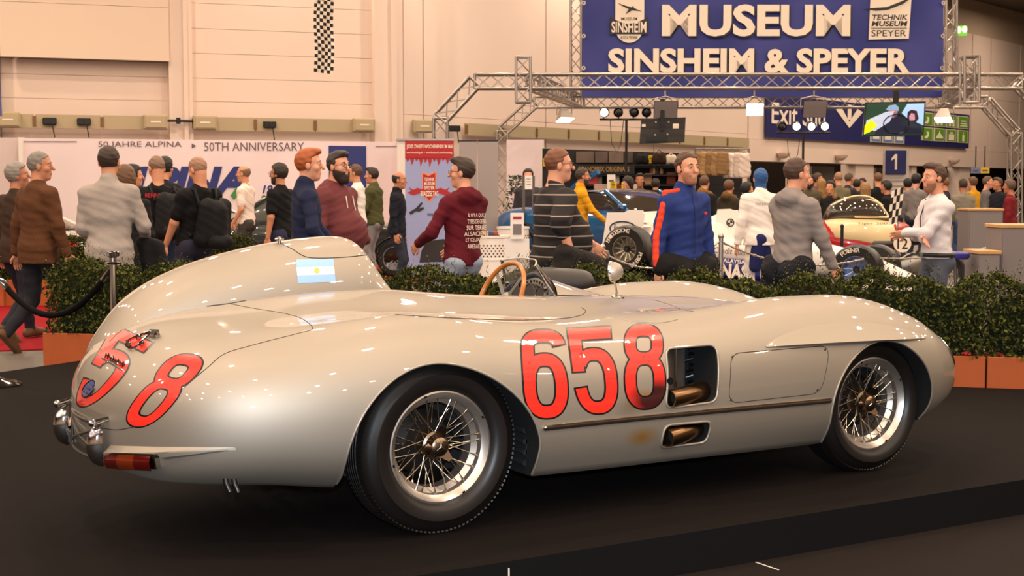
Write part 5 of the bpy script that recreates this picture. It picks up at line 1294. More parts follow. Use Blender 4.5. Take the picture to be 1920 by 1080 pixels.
# ---- Alpina stand wall
F = Flat(395, 350, 29.5)
pw = F.root('display_wall', 'long pale lilac display wall with a 50th anniversary heading behind the left crowd', 'display wall'); M_LIL = mat('display_lilac', (228, 208, 210), rough=.6); zf = FLOOR-F.z0
edge = [-80, 46, 745]
a, b = F.L(46, 259); c, e = F.L(747, 266); MB().prism([(a, zf), (c, zf), (c, e), (a, b)], (0, 0, 0), (1, 0, 0), (0, 0, 1), (0, .12, 0)).build('wall_panel', M_LIL, pw)
a, b = F.L(-150, 257); c, e = F.L(40, 258); MB().prism([(a, zf), (c, zf), (c, e), (a, b)], (0, .04, 0), (1, 0, 0), (0, 0, 1), (0, .12, 0)).build('wall_panel', mat('display_lilac2', (210, 190, 186), rough=.6), pw)
c, e = F.L(40, 258); a, b = F.L(47, 259); MB().box(((a+c)/2, -.03, (e+zf)/2), (a-c, .18, e-zf)).build('corner_post', M_WHITEP, pw)
M_HDG = mat('heading_grey', (98, 82, 88), rough=.6); M_NAVY = mat('print_navy', (38, 46, 112), rough=.5); M_GRN = mat('print_green', (64, 130, 62), rough=.5)
F.text('heading', '50 JAHRE ALPINA', 186, 265, 342, 279, M_HDG, pw, -.01, 0.0); F.text('heading', '50TH ANNIVERSARY', 384, 267, 571, 283, M_HDG, pw, -.01, 0.); F.poly([(361, 269), (369, 273.5), (361, 278)], -.003).build('heading_arrow', M_HDG, pw)
F.rect(47, 265, 146, 266, -.003).build('heading_rule', M_HDG, pw); F.rect(705, 274, 745, 275, -.003).build('heading_rule', M_HDG, pw)
F.poly([(617, 273), (687, 274), (687, 352), (617, 352)], -.003, .012).build('blue_panel', M_NAVY, pw)
F.text('logo_lettering', 'ALPINA', 188, 312, 462, 366, M_NAVY, pw, -.015, .05, shear=.25)
F.poly([(432, 367), (442, 353), (460, 353), (456, 362), (438, 374)], -.02).build('logo_stripe', M_GRN, pw)
F.text('logo_lettering', '1965', 492, 347, 532, 363, M_NAVY, pw, -.015, .03, shear=.25); F.text('logo_lettering', '2015', 487, 366, 530, 382, M_GRN, pw, -.015, .03, shear=.25)
# tall white post wall between stands
F = Flat(745, 300, 29.)
t = F.root('partition', 'narrow white partition edge left of the roll-up banner', 'partition'); a, b = F.L(744, 264); c, e = F.L(762, 266); zf = FLOOR-F.z0; MB().box(((a+c)/2, .3, (b+zf)/2), (c-a, .5, b-zf), 0, .01).build('panel', M_WHITEP, t); MB().box(((a+c)/2, .3, b+.02), (c-a+.04, .54, .04)).build('top_rail', M_ALU, t)
F = Flat(985, 340, 34.5)
t = F.root('partition', 'white partition wall behind the truss leg, left of the shop', 'partition'); a, b = F.L(950, 262); c, e = F.L(1017, 264); zf = FLOOR-F.z0; MB().box(((a+c)/2, 0, (b+zf)/2), (c-a, .1, b-zf)).build('panel', M_LIL, t); MB().box((c, -.02, (b+zf)/2), (.07, .16, b-zf)).build('edge_post', M_WHITEP, t)
# ---- roll-up banner
F = Flat(805, 390, 23.5)
t = F.root('roll_up_banner', 'roll-up banner in red and sky blue with a flaming shield and small aeroplane', 'banner')
zf = FLOOR-F.z0; M_RU = mat('roll_up_blue', (150, 158, 202), rough=.6); M_RR = mat('roll_up_red', (170, 34, 38), rough=.6)
a, b = F.L(760, 263); c, e = F.L(851, 263); MB().box(((a+c)/2, 0, (b+zf)/2+.05), (c-a, .012, b-zf-.1)).build('sheet', M_RU, t); MB().box(((a+c)/2, 0, b+.01), (c-a+.03, .03, .03)).build('top_rail', M_ALU, t); MB().box(((a+c)/2, 0, zf+.05), (c-a+.05, .2, .1), 0, .02).build('base_case', M_ALU, t)
F.rect(760, 264, 851, 297, -.006, .004).build('red_header', M_RR, t)
for i in range(11):
    x = 762+i*8.3; h_ = (8, 14, 6, 16, 10, 18, 8, 15, 6, 12, 9)[i]; F.poly([(x-2, 296), (x+7, 296), (x+6, 296+h_*.4), (x+2, 296+h_), (x+1, 296+h_*.5)], -.006, .004).build('flame', M_RR, t)
F.text('lettering', 'JEDES ZWEITE WOCHENENDE IM MAI', 763, 271, 849, 280, M_CREAM, t, -.013, .02); F.text('lettering', 'www.brazzeltag.de  •  www.facebook.com/brazzeltag', 763, 284, 848, 289, M_CREAM, t, -.013, .01)
sh = F.poly([(791, 322), (804, 327), (819, 320), (818, 352), (820, 362), (805, 380), (790, 363), (792, 350)], -.006, .004).build('shield', mat('shield_edge', (226, 140, 96)), t)
F.poly([(793.5, 325.5), (804, 330), (816.5, 324), (816, 352), (817, 360), (805, 376), (793, 361), (794, 350)], -.011, .004).build('shield_field', M_RR, sh)
for i, w_ in enumerate(('TECHNIK', 'MUSEUM', 'SPEYER')): F.text('shield_text', w_, 796, 333+8*i, 815, 339.5+8*i, M_CREAM, sh, -.018, .02)
for sg in (-1, 1): F.poly([(805+sg*6, 357), (805+sg*22, 352), (805+sg*30, 356), (805+sg*38, 351), (805+sg*34, 358), (805+sg*41, 361), (805+sg*30, 366), (805+sg*18, 362), (805+sg*6, 370)], -.009, .004).build('flame_ribbon', M_RR, sh)
F.text('shield_text', 'BRAZZELTAG', 789, 358, 822, 368, M_CREAM, sh, -.018, .02)
F.poly([(767, 398), (780, 390), (790, 379), (793, 381), (786, 391), (794, 388), (795, 392), (786, 397), (780, 396), (770, 403)], -.009, .004).build('printed_aeroplane', M_DKPRINT, t)
F.text('tow_banner', 'www.brazzeltag.de', 801, 397, 843, 408, M_DKPRINT, t, -.013, 0.); F.poly([(790, 470), (800, 452), (832, 448), (842, 456), (846, 490), (786, 492)], -.009, .004).build('printed_machine', M_DKPRINT, t)
F = Flat(902, 350, 25.)
t = F.root('roll_up_banner', 'pair of plain grey roll-up panels behind the man in the maroon hoodie', 'banner'); zf = FLOOR-F.z0
for x0, x1 in ((861, 894), (896, 934)): a, b = F.L(x0, 265); c, e = F.L(x1, 265); MB().box(((a+c)/2, 0, (b+zf)/2), (c-a, .015, b-zf)).build('sheet', mat('panel_grey', (158, 146, 142), rough=.7), t); MB().box(((a+c)/2, 0, b+.01), (c-a, .03, .02)).build('top_rail', M_BLKPL, t)
# ---- white perforated drums
def drum(px, ytop, v, r, lab):
    H = zat(ytop, v)-FLOOR; t = thing('drum_table', lab, 'drum', at(px, v, FLOOR), -PSI); MB().lathe([(r*.98, 0), (r, .03), (r, H*.34), (r*1.03, H*.35), (r*1.03, H*.37), (r, H*.38), (r, H*.64), (r*1.03, H*.65), (r*1.03, H*.67), (r, H*.68), (r, H-.04), (r*1.04, H-.03), (r*1.04, H), (r*.98, H), (r*.97, H-.03), (0, H-.03)], (0, 0, 0), (0, 0, 1), 32).build('shell', M_WHITEP, t, smooth=35)
    mb = MB()
    for j in range(5):
        for i in range(28):
            a = 2*PI*(i+.5*(j % 2))/28; c = np.array([cos(a), sin(a), 0]); p = c*(r-.004)+np.array([0, 0, H*.86-.035*j]); mb.cyl(p, p+c*.006, .012, n=6)
    tag(mb.build('perforations', mat('hole_dark', (70, 52, 46)), t), kind='stuff'); return t, H
t_, H_ = drum(922, 441, 18.5, .235, 'white perforated drum behind the man in the maroon hoodie'); drum(962, 425, 21.5, .24, 'white perforated drum half hidden at the foot of the rear truss leg')
cp = thing('tool_tray', 'shallow tray of coloured clutter on the nearer white drum', 'tray', at(918, 18.5, FLOOR+H_-.03), -PSI); MB().box((0, 0, .02), (.26, .2, .03), 0, .008).build('tray', M_BLKPL, cp)
for x, y, c in ((-.08, 0, (206, 150, 30)), (.02, .03, (60, 90, 150)), (.08, -.04, (170, 60, 40))): MB().box((x, y, .055), (.06, .05, .05), x*9, .008).build('tray_item', mat('clutter_%d' % c[0], c), cp)
# notice on a stand, poster
F = Flat(994, 342, 24.)
t = F.root('notice_stand', 'grey stand with a white notice left of the man in the striped sweater', 'notice'); F.rect(984, 329, 998, 355, 0, .02).build('notice', M_WHITEP, t); zf = FLOOR-F.z0
for p in (982, 1000): a, b = F.L(p, 330); MB().cyl((a, 0, b), (a, 0, zf), .025, n=8).build('post', mat('post_grey', (96, 88, 84), rough=.5), t)
for y in (335, 340, 345): F.rect(987, y, 995, y+1, -.02, .004).build('printed_line', M_HDG, t)
F = Flat(969, 424, 17.)
t = F.root('poster_board', 'small leaning white poster with a red and black print left of the striped sweater', 'poster'); zf = FLOOR-F.z0; F.rect(957, 399, 982, 448, 0, .03).build('board', M_WHITEP, t); F.rect(962, 420, 978, 440, -.03, .004).build('printed_photo', mat('poster_grey', (120, 110, 110)), t); F.rect(962, 406, 978, 411, -.03, .004).build('printed_title', M_RR, t); a, b = F.L(969, 448); MB().box((0, .03, (b+zf)/2), (.3, .04, b-zf)).build('stand', M_WHITEP, t)
# potted plant behind the truss leg
t = thing('potted_plant', 'slim dark potted shrub behind the rear truss leg', 'plant', at(966, 27.3, FLOOR), -PSI); MB().lathe([(0, 0), (.15, 0), (.2, .3), (.18, .3), (0, .28)], n=16).build('pot', M_BLKPL, t, smooth=40); MB().cyl((0, 0, .28), (0, 0, 1.4), .02).build('stem', M_WOOD, t)
mb = MB()
for i in range(420):
    a, h_ = RNG.rand()*2*PI, .5+RNG.rand()*1.25; r = .26*(1-abs(h_-1.1)/1.3)*math.sqrt(RNG.rand()); p = np.array([r*cos(a), r*sin(a), h_]); u = RNG.randn(3); u /= np.linalg.norm(u); w_ = np.cross(u, RNG.randn(3)); w_ /= np.linalg.norm(w_); mb.add([p-u*.05, p+w_*.018, p+u*.05, p-w_*.018], [(0, 1, 2, 3)])
tag(mb.build('foliage', mat('leaf_dark', (46, 60, 34), rough=.6, noise=.4, nscale=3), t), kind='stuff')
# ---- red carpets
M_RC = mat('red_carpet', (136, 24, 32), rough=.95, spec=.1, noise=.08, nscale=5)
for i, (pts, lab) in enumerate((([(-400, 12.75), (135, 13.4), (190, 19), (-500, 18)], 'red carpet on the floor at the far left under the walkers'), ([(600, 22.5), (800, 22.5), (840, 28.9), (500, 28.9)], 'red carpet patch in front of the roll-up banner'))):
    P = [at(p, v, FLOOR) for p, v in pts]; mb = MB(); o = np.mean(P, 0); mb.add([p-o for p in P]+[p-o+np.array([0, 0, .012]) for p in P], [(0, 1, 2, 3), (7, 6, 5, 4)]+[(k, (k+1) % 4, 4+(k+1) % 4, 4+k) for k in range(4)]); c_ = mb.build('carpet', M_RC); c_.location = tuple(o); tag(c_, lab, 'carpet')
# ================================================================ planters with hedges
M_TERRA = mat('terracotta_box', (164, 80, 36), rough=.75, noise=.12, nscale=6)
M_SOIL = mat('soil_dark', (52, 44, 40), rough=.95, noise=.4, nscale=40, bump=.8, bscale=60)
def leaf_mat():
    m = mat('hedge_leaf', (62, 82, 34), rough=.65, spec=.15); nt = m.node_tree; b = nt.nodes['Principled BSDF']; g = nt.nodes.new('ShaderNodeNewGeometry'); r = nt.nodes.new('ShaderNodeValToRGB')
    e = r.color_ramp.elements; e[0].position = 0; e[0].color = (*lin((30, 34, 14)), 1); e[1].position = 1; e[1].color = (*lin((110, 108, 44)), 1); n = e.new(.6); n.color = (*lin((58, 62, 26)), 1)
    nt.links.new(g.outputs['Random Per Island'], r.inputs[0]); nt.links.new(r.outputs[0], b.inputs['Base Color']); return m
M_LEAF = leaf_mat()
def hedge_mesh(L, D, z0, z1, n, seed, ls=.0155):
    R = np.random.RandomState(seed); V = []; Fc = []
    def leaf(p, u, w_, l, k):
        o = len(V); V.extend([tuple(p-u*l), tuple(p+w_*l*.55), tuple(p+u*l), tuple(p-w_*l*.55)]); Fc.append((o, o+1, o+2, o+3))
    top = lambda x: z1+.045*sin(x*7+seed)+.03*sin(x*17+seed*2)
    for i in range(n):
        x = (R.rand()-.5)*L; q = R.rand(); zt_ = top(x)
        if q < .34: y = (R.rand()-.5)*D; z = zt_-abs(R.randn())*.04
        elif q < .85: y = -D/2+abs(R.randn())*.05-.03*R.rand(); z = z0+(zt_-z0)*R.rand()**.85
        else: y = (R.rand()-.5)*D; z = z0+(zt_-z0)*R.rand(); x = np.sign(x)*L/2+R.randn()*.02
        u = R.randn(3)+np.array([0, 0, .6]); u /= np.linalg.norm(u); w_ = np.cross(u, R.randn(3)); w_ /= np.linalg.norm(w_)+1e-9; leaf(np.array([x, y, z]), u, w_, ls*(.7+.7*R.rand()), 0)
    for i in range(int(L*46)):                          # upright shoots
        x, y = (R.rand()-.5)*L, (R.rand()-.55)*D; h = .05+.15*R.rand()**2; zb = top(x)-.05; lean_ = R.randn(2)*.02
        for k in range(int(h/.011)):
            t = k/(h/.011); a = k*2.4; p = np.array([x+lean_[0]*t+.010*cos(a), y+lean_[1]*t+.010*sin(a), zb+.05+h*t]); u = np.array([cos(a), sin(a), .9]); u /= np.linalg.norm(u); w_ = np.cross(u, [0, 0, 1.]); w_ /= np.linalg.norm(w_); leaf(p, u, w_, ls*.75*(1-.4*t), 0)
    me = bpy.data.meshes.new('foliage'); me.from_pydata(V, [], Fc); me.materials.append(M_LEAF); return me
PL = 1.06
def planter_proto(seed, z1, n=7200):
    t = thing('planter', '', 'planter'); b = MB(); w_, d, h = PL-.012, .42, .345; k = .025
    b.box((0, -d/2+k/2, h/2), (w_, k, h), 0, .006); b.build('front_board', M_TERRA, t); b = MB(); b.box((0, d/2-k/2, h/2), (w_, k, h), 0, .006); b.build('back_board', M_TERRA, t)
    for s_ in (-1, 1): MB().box((s_*(w_/2-k/2), 0, h/2), (k, d-2*k, h), 0, .006).build('end_board', M_TERRA, t)
    MB().box((0, 0, .27), (w_-2*k, d-2*k, .06)).build('soil', M_SOIL, t)
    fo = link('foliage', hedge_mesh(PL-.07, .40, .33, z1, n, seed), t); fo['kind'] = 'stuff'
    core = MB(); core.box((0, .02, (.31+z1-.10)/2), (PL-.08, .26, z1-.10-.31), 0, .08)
    core.build('shade_core', mat('hedge_shade', (22, 30, 14), rough=1.), fo)  # dark box painted as the hedge's inner shade, stops seeing through; no twigs modelled
    return t
P1, P2 = planter_proto(3, .885), planter_proto(11, .86)
U0, V0, U1, V1 = -3.47, 11.50, 3.31, 9.95
sl = np.array([U1-U0, V1-V0]); sl /= np.linalg.norm(sl); yaw = -PSI+math.atan2(sl[1], sl[0]); nrm = np.array([-sl[1], sl[0]])
LAB = ['terracotta planter with clipped hedge at the left end of the row, beside the rope post', 'hedge planter second from the left end, below the man in the grey sweater', 'hedge planter behind the tail of the silver car, below the backpackers', 'hedge planter behind the headrest fairing, below the man with ginger hair', 'hedge planter behind the steering wheel, below the maroon hoodie', 'hedge planter behind the round mirror, below the striped sweater', 'hedge planter behind the silver bonnet, below the blue track jacket', 'hedge planter below the man in the grey hoodie', 'hedge planter below the man with folded arms', 'terracotta hedge planter with two red blooms at the right edge of the frame']
for i in range(10):
    q = np.array([U0, V0])+sl*(PL*(i-.20)+.32)+nrm*.24; p = hall(q[0], q[1], FLOOR)
    if i == 0: P1.location = tuple(p); P1.rotation_euler = (0, 0, yaw); P1['label'] = LAB[0]; P1['group'] = 'hedge planters behind the platform'; o = P1
    elif i == 1: P2.location = tuple(p); P2.rotation_euler = (0, 0, yaw); P2['label'] = LAB[1]; P2['group'] = 'hedge planters behind the platform'; o = P2
    else: o = dup((P1, P2)[i % 2], p, yaw, LAB[i], 'hedge planters behind the platform')
    if i == 9: LASTP = (p, yaw)
# far hedge round the left stand
LAB2 = ['far hedge planter at the left frame edge, behind the brown coat', 'far hedge planter under the white and green racing car', 'far hedge planter behind the grey sweater and black T-shirts', 'far hedge planter right of the backpacks']
for i in range(4):
    px = -60+153*i; p = at(px, 18.4+.1*i, FLOOR); dup((P1, P2)[i % 2], p, -PSI+.05, LAB2[i], 'far hedge round the left stand')
# two blooms in the rightmost planters
for px, py, lab in ((1812, 663, 'small red bloom in dark soil left of the planter joint'), (1872, 665, 'small red bloom in dark soil at the right edge of the frame')):
    v = 10.05; t = thing('flower', lab, 'flower', atp(px, py+12, v), -PSI)
    MB().cyl((0, 0, -.06), (0, 0, .04), .006, n=6).build('stem', M_LEAF, t)
    for k in range(11):
        a = k*2.4; r = .03*math.sqrt(k/11.); MB().ball((r*cos(a), r*sin(a), .045+.012*(1-r/.03)), .014, 6, (1, 1, .7)).build('petal', mat('bloom_red', (206, 48, 56), rough=.5), t, smooth=80)
# ---- rope barrier at the left
def stanchion(px, v, lab, z=0., h=.97):
    t = thing('stanchion', lab, 'barrier post', at(px, v, z), -PSI); MB().lathe([(0, 0), (.165, 0), (.168, .012), (.13, .03), (.06, .045), (.03, .06), (.022, .07)], n=32).build('base', M_CHROME, t, smooth=40); MB().cyl((0, 0, .05), (0, 0, h-.08), .021, n=16).build('pole', M_CHROME, t, smooth=60)
    MB().lathe([(.021, h-.09), (.05, h-.085), (.052, h-.075), (.024, h-.07), (.022, h-.045), (.040, h-.035), (.042, h-.012), (.03, h-.002), (0, h)], n=24).build('finial', M_CHROME, t, smooth=40); return t
stanchion(217, 9.0, 'chrome rope post standing behind the tail of the silver car'); stanchion(-6, 9.75, 'chrome rope post whose round base shows at the left frame edge')
A = atp(212, 497, 9.0); B = atp(-2, 520, 9.7); t = thing('barrier_rope', 'thick black velvet rope hanging between the chrome posts at the left', 'rope', (A+B)/2)
def cat_(A, B, lowz, n=25):
    out = []
    for s_ in np.linspace(0, 1, n): p = A+(B-A)*s_; sag = 4*s_*(1-s_); out.append(np.array([p[0], p[1], p[2]-(((A[2]+B[2])/2)-lowz)*sag]))
    return out
lowz = zat(592, 9.3); Q = cat_(A, B, lowz); wb(MB().tube(Q[1:-1], .021, 10), 'rope', mat('velvet_black', (16, 13, 13), rough=.95, spec=.1), t, smooth=60)
for a, b in ((Q[0], Q[2]), (Q[-1], Q[-3])): wb(MB().tube([a, a*.5+b*.5, b], [.014, .024, .023], 10), 'end_cap', M_CHROME, t, smooth=60)
# leather bench end behind the cockpit
t = thing('bench', 'dark leather bolster bench showing between the windscreen and the mirror', 'bench', at(1062, 9.75, FLOOR+.17), -PSI)
MB().box((0, .25, .34), (.36, .4, .06)).build('frame', M_BLKPL, t)
for x in (-.15, .15): MB().cyl((x, .25, 0), (x, .25, .34), .02).build('leg', M_CHROME, t)
G = []
zt_ = zat(505, 9.75)
for k in range(17):
    x = -.24+.45*k/16; r = .085*(1-abs(2*k/16-1)**5)**.5+.012; G.append([(x, .2+r*1.3*cos(a), zt_-.085-.03*(k/16)+r*sin(a)) for a in np.linspace(0, 2*PI, 17)[:-1]])
MB().grid(G, closev=True).build('bolster', M_LEATHER, t, smooth=80); MB().box((0, .25, .44), (.42, .42, .22), 0, .06).build('cushion', M_LEATHER, t, smooth=60)
MB().box((0, .36, .62), (.36, .06, .3), 0, .02).build('back_pad', M_LEATHER, t, smooth=60)
# ================================================================ visitors
R_ = math.radians
BLK = (17, 16, 18); JEANS = (58, 66, 92)
def held(t, name, label, cat):
    o = thing(name, label, cat, t.location, t.rotation_euler.z); return o
def backpack(t, k, label, sx_=0., col=(20, 19, 21), lean=0.):
    s = k['s']; T = k['T']; o = held(t, 'backpack', label, 'backpack'); m = cloth(col, .7)
    blob('bag_body', [(T(sx_-.09, -.21, 1.34), T(sx_-.10, -.22, 1.02), .085*s, .10*s), (T(sx_+.09, -.21, 1.34), T(sx_+.10, -.22, 1.02), .085*s, .10*s), (T(sx_, -.24, 1.30), T(sx_, -.27, 1.05), .11*s, .12*s)], m, o, .013)
    blob('front_pocket', [(T(sx_-.06, -.36, 1.02), T(sx_+.06, -.36, 1.02), .075*s, .075*s)], m, o, .013)
    for sd in (1, -1): MB().tube([T(sx_*.5+sd*.11, -.14, 1.33), T(sx_*.3+sd*.12, -.06, 1.475), T(sd*.125, .07, 1.44), T(sd*.13, .125, 1.30), T(sd*.15, .06, 1.12), T(sx_*.5+sd*.15, -.12, 1.02)], .018, 6).build('strap', m, o, smooth=80)
    MB().tube([T(sx_-.03, -.22, 1.40), T(sx_, -.23, 1.45), T(sx_+.03, -.22, 1.40)], .01, 6).build('grab_handle', m, o, smooth=80)
    return o
def person_text(t, k, lines, x0, x1, z1, dz, y, m, rot=PI/2):
    for i, (w_, f) in enumerate(lines):
        hw = (x1-x0)/2*f; text_fit('printed_text', w_, 2*hw, dz*.72, m, t, tuple(k['T']((x0+x1)/2, y, z1-dz*i)), (PI/2, 0, 0), .01)
# --- left group
t, k = person('older grey-haired man in a brown coat walking on the red carpet', 78, 286, 13.2, -38, top=(86, 52, 30), legs=(34, 33, 38), hair=(120, 112, 104), hs='short', skin=1, head=(-.75, 0), coat=.80, wide=1.12, loose=.012, feet={1: (.10, .30), -1: (-.08, -.30, .10, .8)}, arms={1: (.30, .10, .80), -1: (.30, -.05, .80)}, shoes=(96, 66, 44))
person('older grey-haired man in a dark jacket at the left edge beside the brown coat', 37, 307, 14.1, -28, top=(58, 42, 32), legs=(36, 38, 48), hair=(132, 124, 116), hs='full', skin=3, head=(-.8, .1), coat=.80, wide=1.1, feet={1: (.1, -.28, .08, .6), -1: (-.1, .25)}, shoes=(96, 66, 44))
t, k = person('man in a long light grey zip-neck sweater seen from behind, coat over his arm', 211, 275, 12.2, 6, top=(158, 146, 138), legs=(40, 40, 46), hair=(52, 36, 28), skin=0, head=(-.15, 0), wide=1.02, coat=.80, turtle=True, loose=.006, arms={1: (.25, .24, 1.02, None, (.35, -1, -.2)), -1: (.17, .22, 1.0, None, (-.3, -1, -.2))})
s = k['s']; o = held(t, 'coat', 'black coat hanging over the right forearm of the man in the grey sweater', 'coat'); T = k['T']
blob('coat_body', [(T(.24, .16, 1.00), T(.36, .16, .96), .06*s, .05*s), (T(.26, .14, .98), T(.34, .08, .42), .06*s, .08*s), (T(.35, .14, .96), T(.46, .08, .52), .06*s, .07*s), (T(.3, .14, .9), T(.41, .08, .40), .06*s, .07*s)], cloth(BLK), o, .014)
person('woman with long brown hair half hidden behind the grey sweater', 241, 313, 13.4, 12, top=(26, 24, 26), legs=(30, 30, 36), hair=(92, 62, 38), hs='long', female=True, coat=.75)
person('man with black hair and dark jacket seen past the brown-haired woman', 251, 311, 17, -60, top=(32, 32, 42), legs=(40, 42, 50), hair=(18, 15, 14), hs='full')
t, k = person('man with shaved head in a black T-shirt with red print, left of the two backpackers', 300, 295, 15.3, 22, top=BLK, legs=JEANS, hair=(126, 96, 78), hs='crop', skin=0, head=(.25, -.35), sleeve=.42, hem=.86, wide=1.1, arms={-1: (.20, .28, 1.08, None, (-1, -.6, -.4)), 1: (.27, .05, .82)})
person_text(t, k, [('RENNTEAM', 1)], -.15, .13, 1.39, .06, -.142, mat('tshirt_red', (196, 24, 40), .7))
backpack(t, k, 'black backpack slung on the left of the two black T-shirts', .13)
t, k = person('man with shaved head bending forward in a black T-shirt, right of the two backpackers', 366, 299, 14.7, 48, top=BLK, legs=(52, 50, 66), hair=(150, 112, 88), hs='crop', skin=0, head=(.1, -.45), sleeve=.45, lean=-.22, H=1.86, wide=1.12, arms={-1: (.26, .12, .80), 1: (.26, .22, .86)})
backpack(t, k, 'large black backpack on the man bending forward', .05)
person('dark-haired man whose head shows between the two shaved heads', 312, 296, 19, -20, top=(30, 30, 34), legs=(40, 40, 48), hair=(38, 30, 28), hs='full')
person('balding man in a white T-shirt facing left by the far display wall', 463, 311, 22.8, 78, top=(226, 206, 194), legs=(66, 60, 58), hair=(120, 92, 70), hs='rim', skin=0, sleeve=.45, arms={-1: (.20, .12, .92), 1: (.2, .2, .95)})
person('man in a black T-shirt with glasses facing left, right of the 1965 lettering', 529, 308, 18.2, 62, top=BLK, legs=(40, 44, 64), hair=(44, 32, 26), hs='full', sleeve=.45, glasses=True, skin=1, head=(.2, 0), beard=(50, 36, 28, .004))
t, k = person('young man with ginger hair in a navy sweater facing right', 576, 281, 11.9, -72, top=(30, 35, 62), legs=(32, 34, 44), hair=(158, 80, 34), hs='quiff', skin=2, head=(-.25, 0), turtle=True, arms={1: (.24, .16, .95, None, (1, -1, 0)), -1: (.24, .30, .98, None, (-1, -.6, -.3))}, hem=.84, wide=.96)
t, k = person('heavy bearded man with glasses in a maroon hooded sweatshirt facing right', 632, 286, 13.0, -118, top=(104, 52, 54), legs=(36, 38, 52), hair=(46, 34, 28), hs='quiff', skin=2, head=(-.1, 0), wide=1.24, belly=.11, hood=True, beard=(44, 28, 20, .016), glasses=True, arms={1: (.34, .10, .84), -1: (.30, .12, 1.0, 'hide')}, loose=.01, hem=.84)
for sd in (1, -1): MB().tube([k['T'](sd*.05, .145, 1.40), k['T'](sd*.055, .165, 1.30), k['T'](sd*.06, .18, 1.22)], .005, 6).build('drawstring', M_CREAM, t)
blob('chest_print', [(k['T'](-.02, .165, 1.20), np.array([.06, .03, .08])*k['s'])], mat('print_yellow', (200, 160, 50), .7), t, .012, 0)
person('man in a white T-shirt and jeans facing left near the dark car', 671, 309, 22, 82, top=(232, 222, 216), legs=JEANS, hair=(92, 62, 42), skin=0, sleeve=.45, arms={-1: (.12, .34, 1.12, None, (-.5, -.5, -1)), 1: (.12, .34, 1.12, None, (.5, -.5, -1))})
t, k = person('man in an olive quilted jacket and pale jeans with lime shoes', 702, 315, 23.4, 76, top=(74, 74, 42), legs=(132, 130, 132), hair=(46, 34, 26), hs='quiff', turtle=True, loose=.02, arms={-1: (.14, .32, 1.1, None, (-.5, -.5, -1))}, shoes=(186, 208, 44))
person('balding man in a dark jacket facing right, left of the roll-up banner', 746, 323, 21, -98, top=(24, 25, 36), legs=(44, 47, 58), hair=(34, 28, 26), hs='rim', skin=1, turtle=True, coat=.82)
# --- middle
t, k = person('young man with glasses in a maroon hooded sweatshirt with text on its back, looking left', 866, 297, 12.1, 38, top=(92, 20, 32), legs=(156, 164, 180), hair=(52, 36, 28), hs='quiff', skin=2, head=(.75, 0), hood=True, glasses=True, loose=.008, wide=.94, hem=.87, arms={-1: (.26, .28, 1.06, None, (-.3, -1, .1)), 1: (.12, .30, 1.02, None, (.4, -1, -.2))}, side=.05)
person_text(t, k, [('IL N\'Y A QUE 2', .8), ('TYPES DE GENS', .85), ('SUR TERRE', .9), ('ALSACIENS', 1.1), ('ET CEUX QUI', .95), ('AIMERAIENT', .75)], -.08, .15, 1.30, .052, -.150, M_CREAM)
t, k = person('heavy man with glasses in a black sweater with thin pale stripes walking right', 1040, 280, 11.4, -68, hair=(112, 68, 44), hs='short', skin=2, head=(-.3, 0), wide=1.32, belly=.12, topmat=striped('striped_knit', (30, 25, 25), (150, 134, 124), .082, .13), legs=(28, 28, 34), sleeve=.78, glasses=True, hem=.84, loose=.01,
              arms={1: (.40, -.04, .98, None, (1, -1.2, .2)), -1: (.14, .44, .99, None, (-.4, -1, 0))}, feet={1: (.1, -.2), -1: (-.1, .25)})
o = held(t, 'coat', 'dark coat bundled under the arm of the man in the striped sweater', 'coat'); T = k['T']; s = k['s']
blob('coat_body', [(T(.40, -.10, .98), T(.34, .16, .88), .085*s, .11*s), (T(.42, -.22, .78), T(.36, .10, .70), .09*s, .12*s), (T(.40, -.1, .9), T(.40, -.26, .62), .09*s, .08*s)], cloth((34, 29, 28)), o, .014, .006)
person('man in a mustard yellow sweatshirt behind the striped sweater', 1088, 316, 22, -84, top=(216, 152, 26), legs=(36, 36, 46), hair=(52, 38, 30), skin=1, beard=(60, 44, 36, .004), arms={1: (.14, .34, 1.0, None, (.5, -1, -.4))}, turtle=True)
t, k = person('man in a royal blue track jacket with an orange sleeve stripe', 1280, 287, 11.3, 212, top=(38, 54, 112), legs=(48, 50, 64), hair=(74, 47, 33), skin=2, head=(-.02, 0), beard=(168, 112, 86, .0008), hem=.90, turtle=True, loose=.012, wide=.96, arms={1: (.285, .02, .80), -1: (.25, .06, .80)})
A_ = k['A'][1]; s = k['s']; so = np.array([.050, .026, .0])*s
G = []
path = [k['T'](.085, .03, 1.487)]+[A_[0]+np.array([.02, .0, .062])*s]+[A_[0]+(A_[1]-A_[0])*q+so*(1-.1*q) for q in (.12, .3, .5, .7, .9)]+[A_[1]+(A_[2]-A_[1])*q+so*(.92-.28*q) for q in (.05, .25, .45, .65, .85)]
blob('sleeve_stripe', [(path[i], path[i+1], .021*s, .021*s) for i in range(len(path)-1)], cloth((226, 72, 46)), t, .0085, 0)
MB().tube([k['T'](0, .100, 1.50), k['T'](0, .135, 1.36), k['T'](0, .148, 1.2), k['T'](0, .142, 1.0)], .004, 6).build('zip', mat('zip_dark', (34, 40, 84)), t); blob('chest_badge', [(k['T'](-.10, .142, 1.31), np.array([.016, .008, .016])*s)], cloth((200, 60, 70)), t, .006, 0)
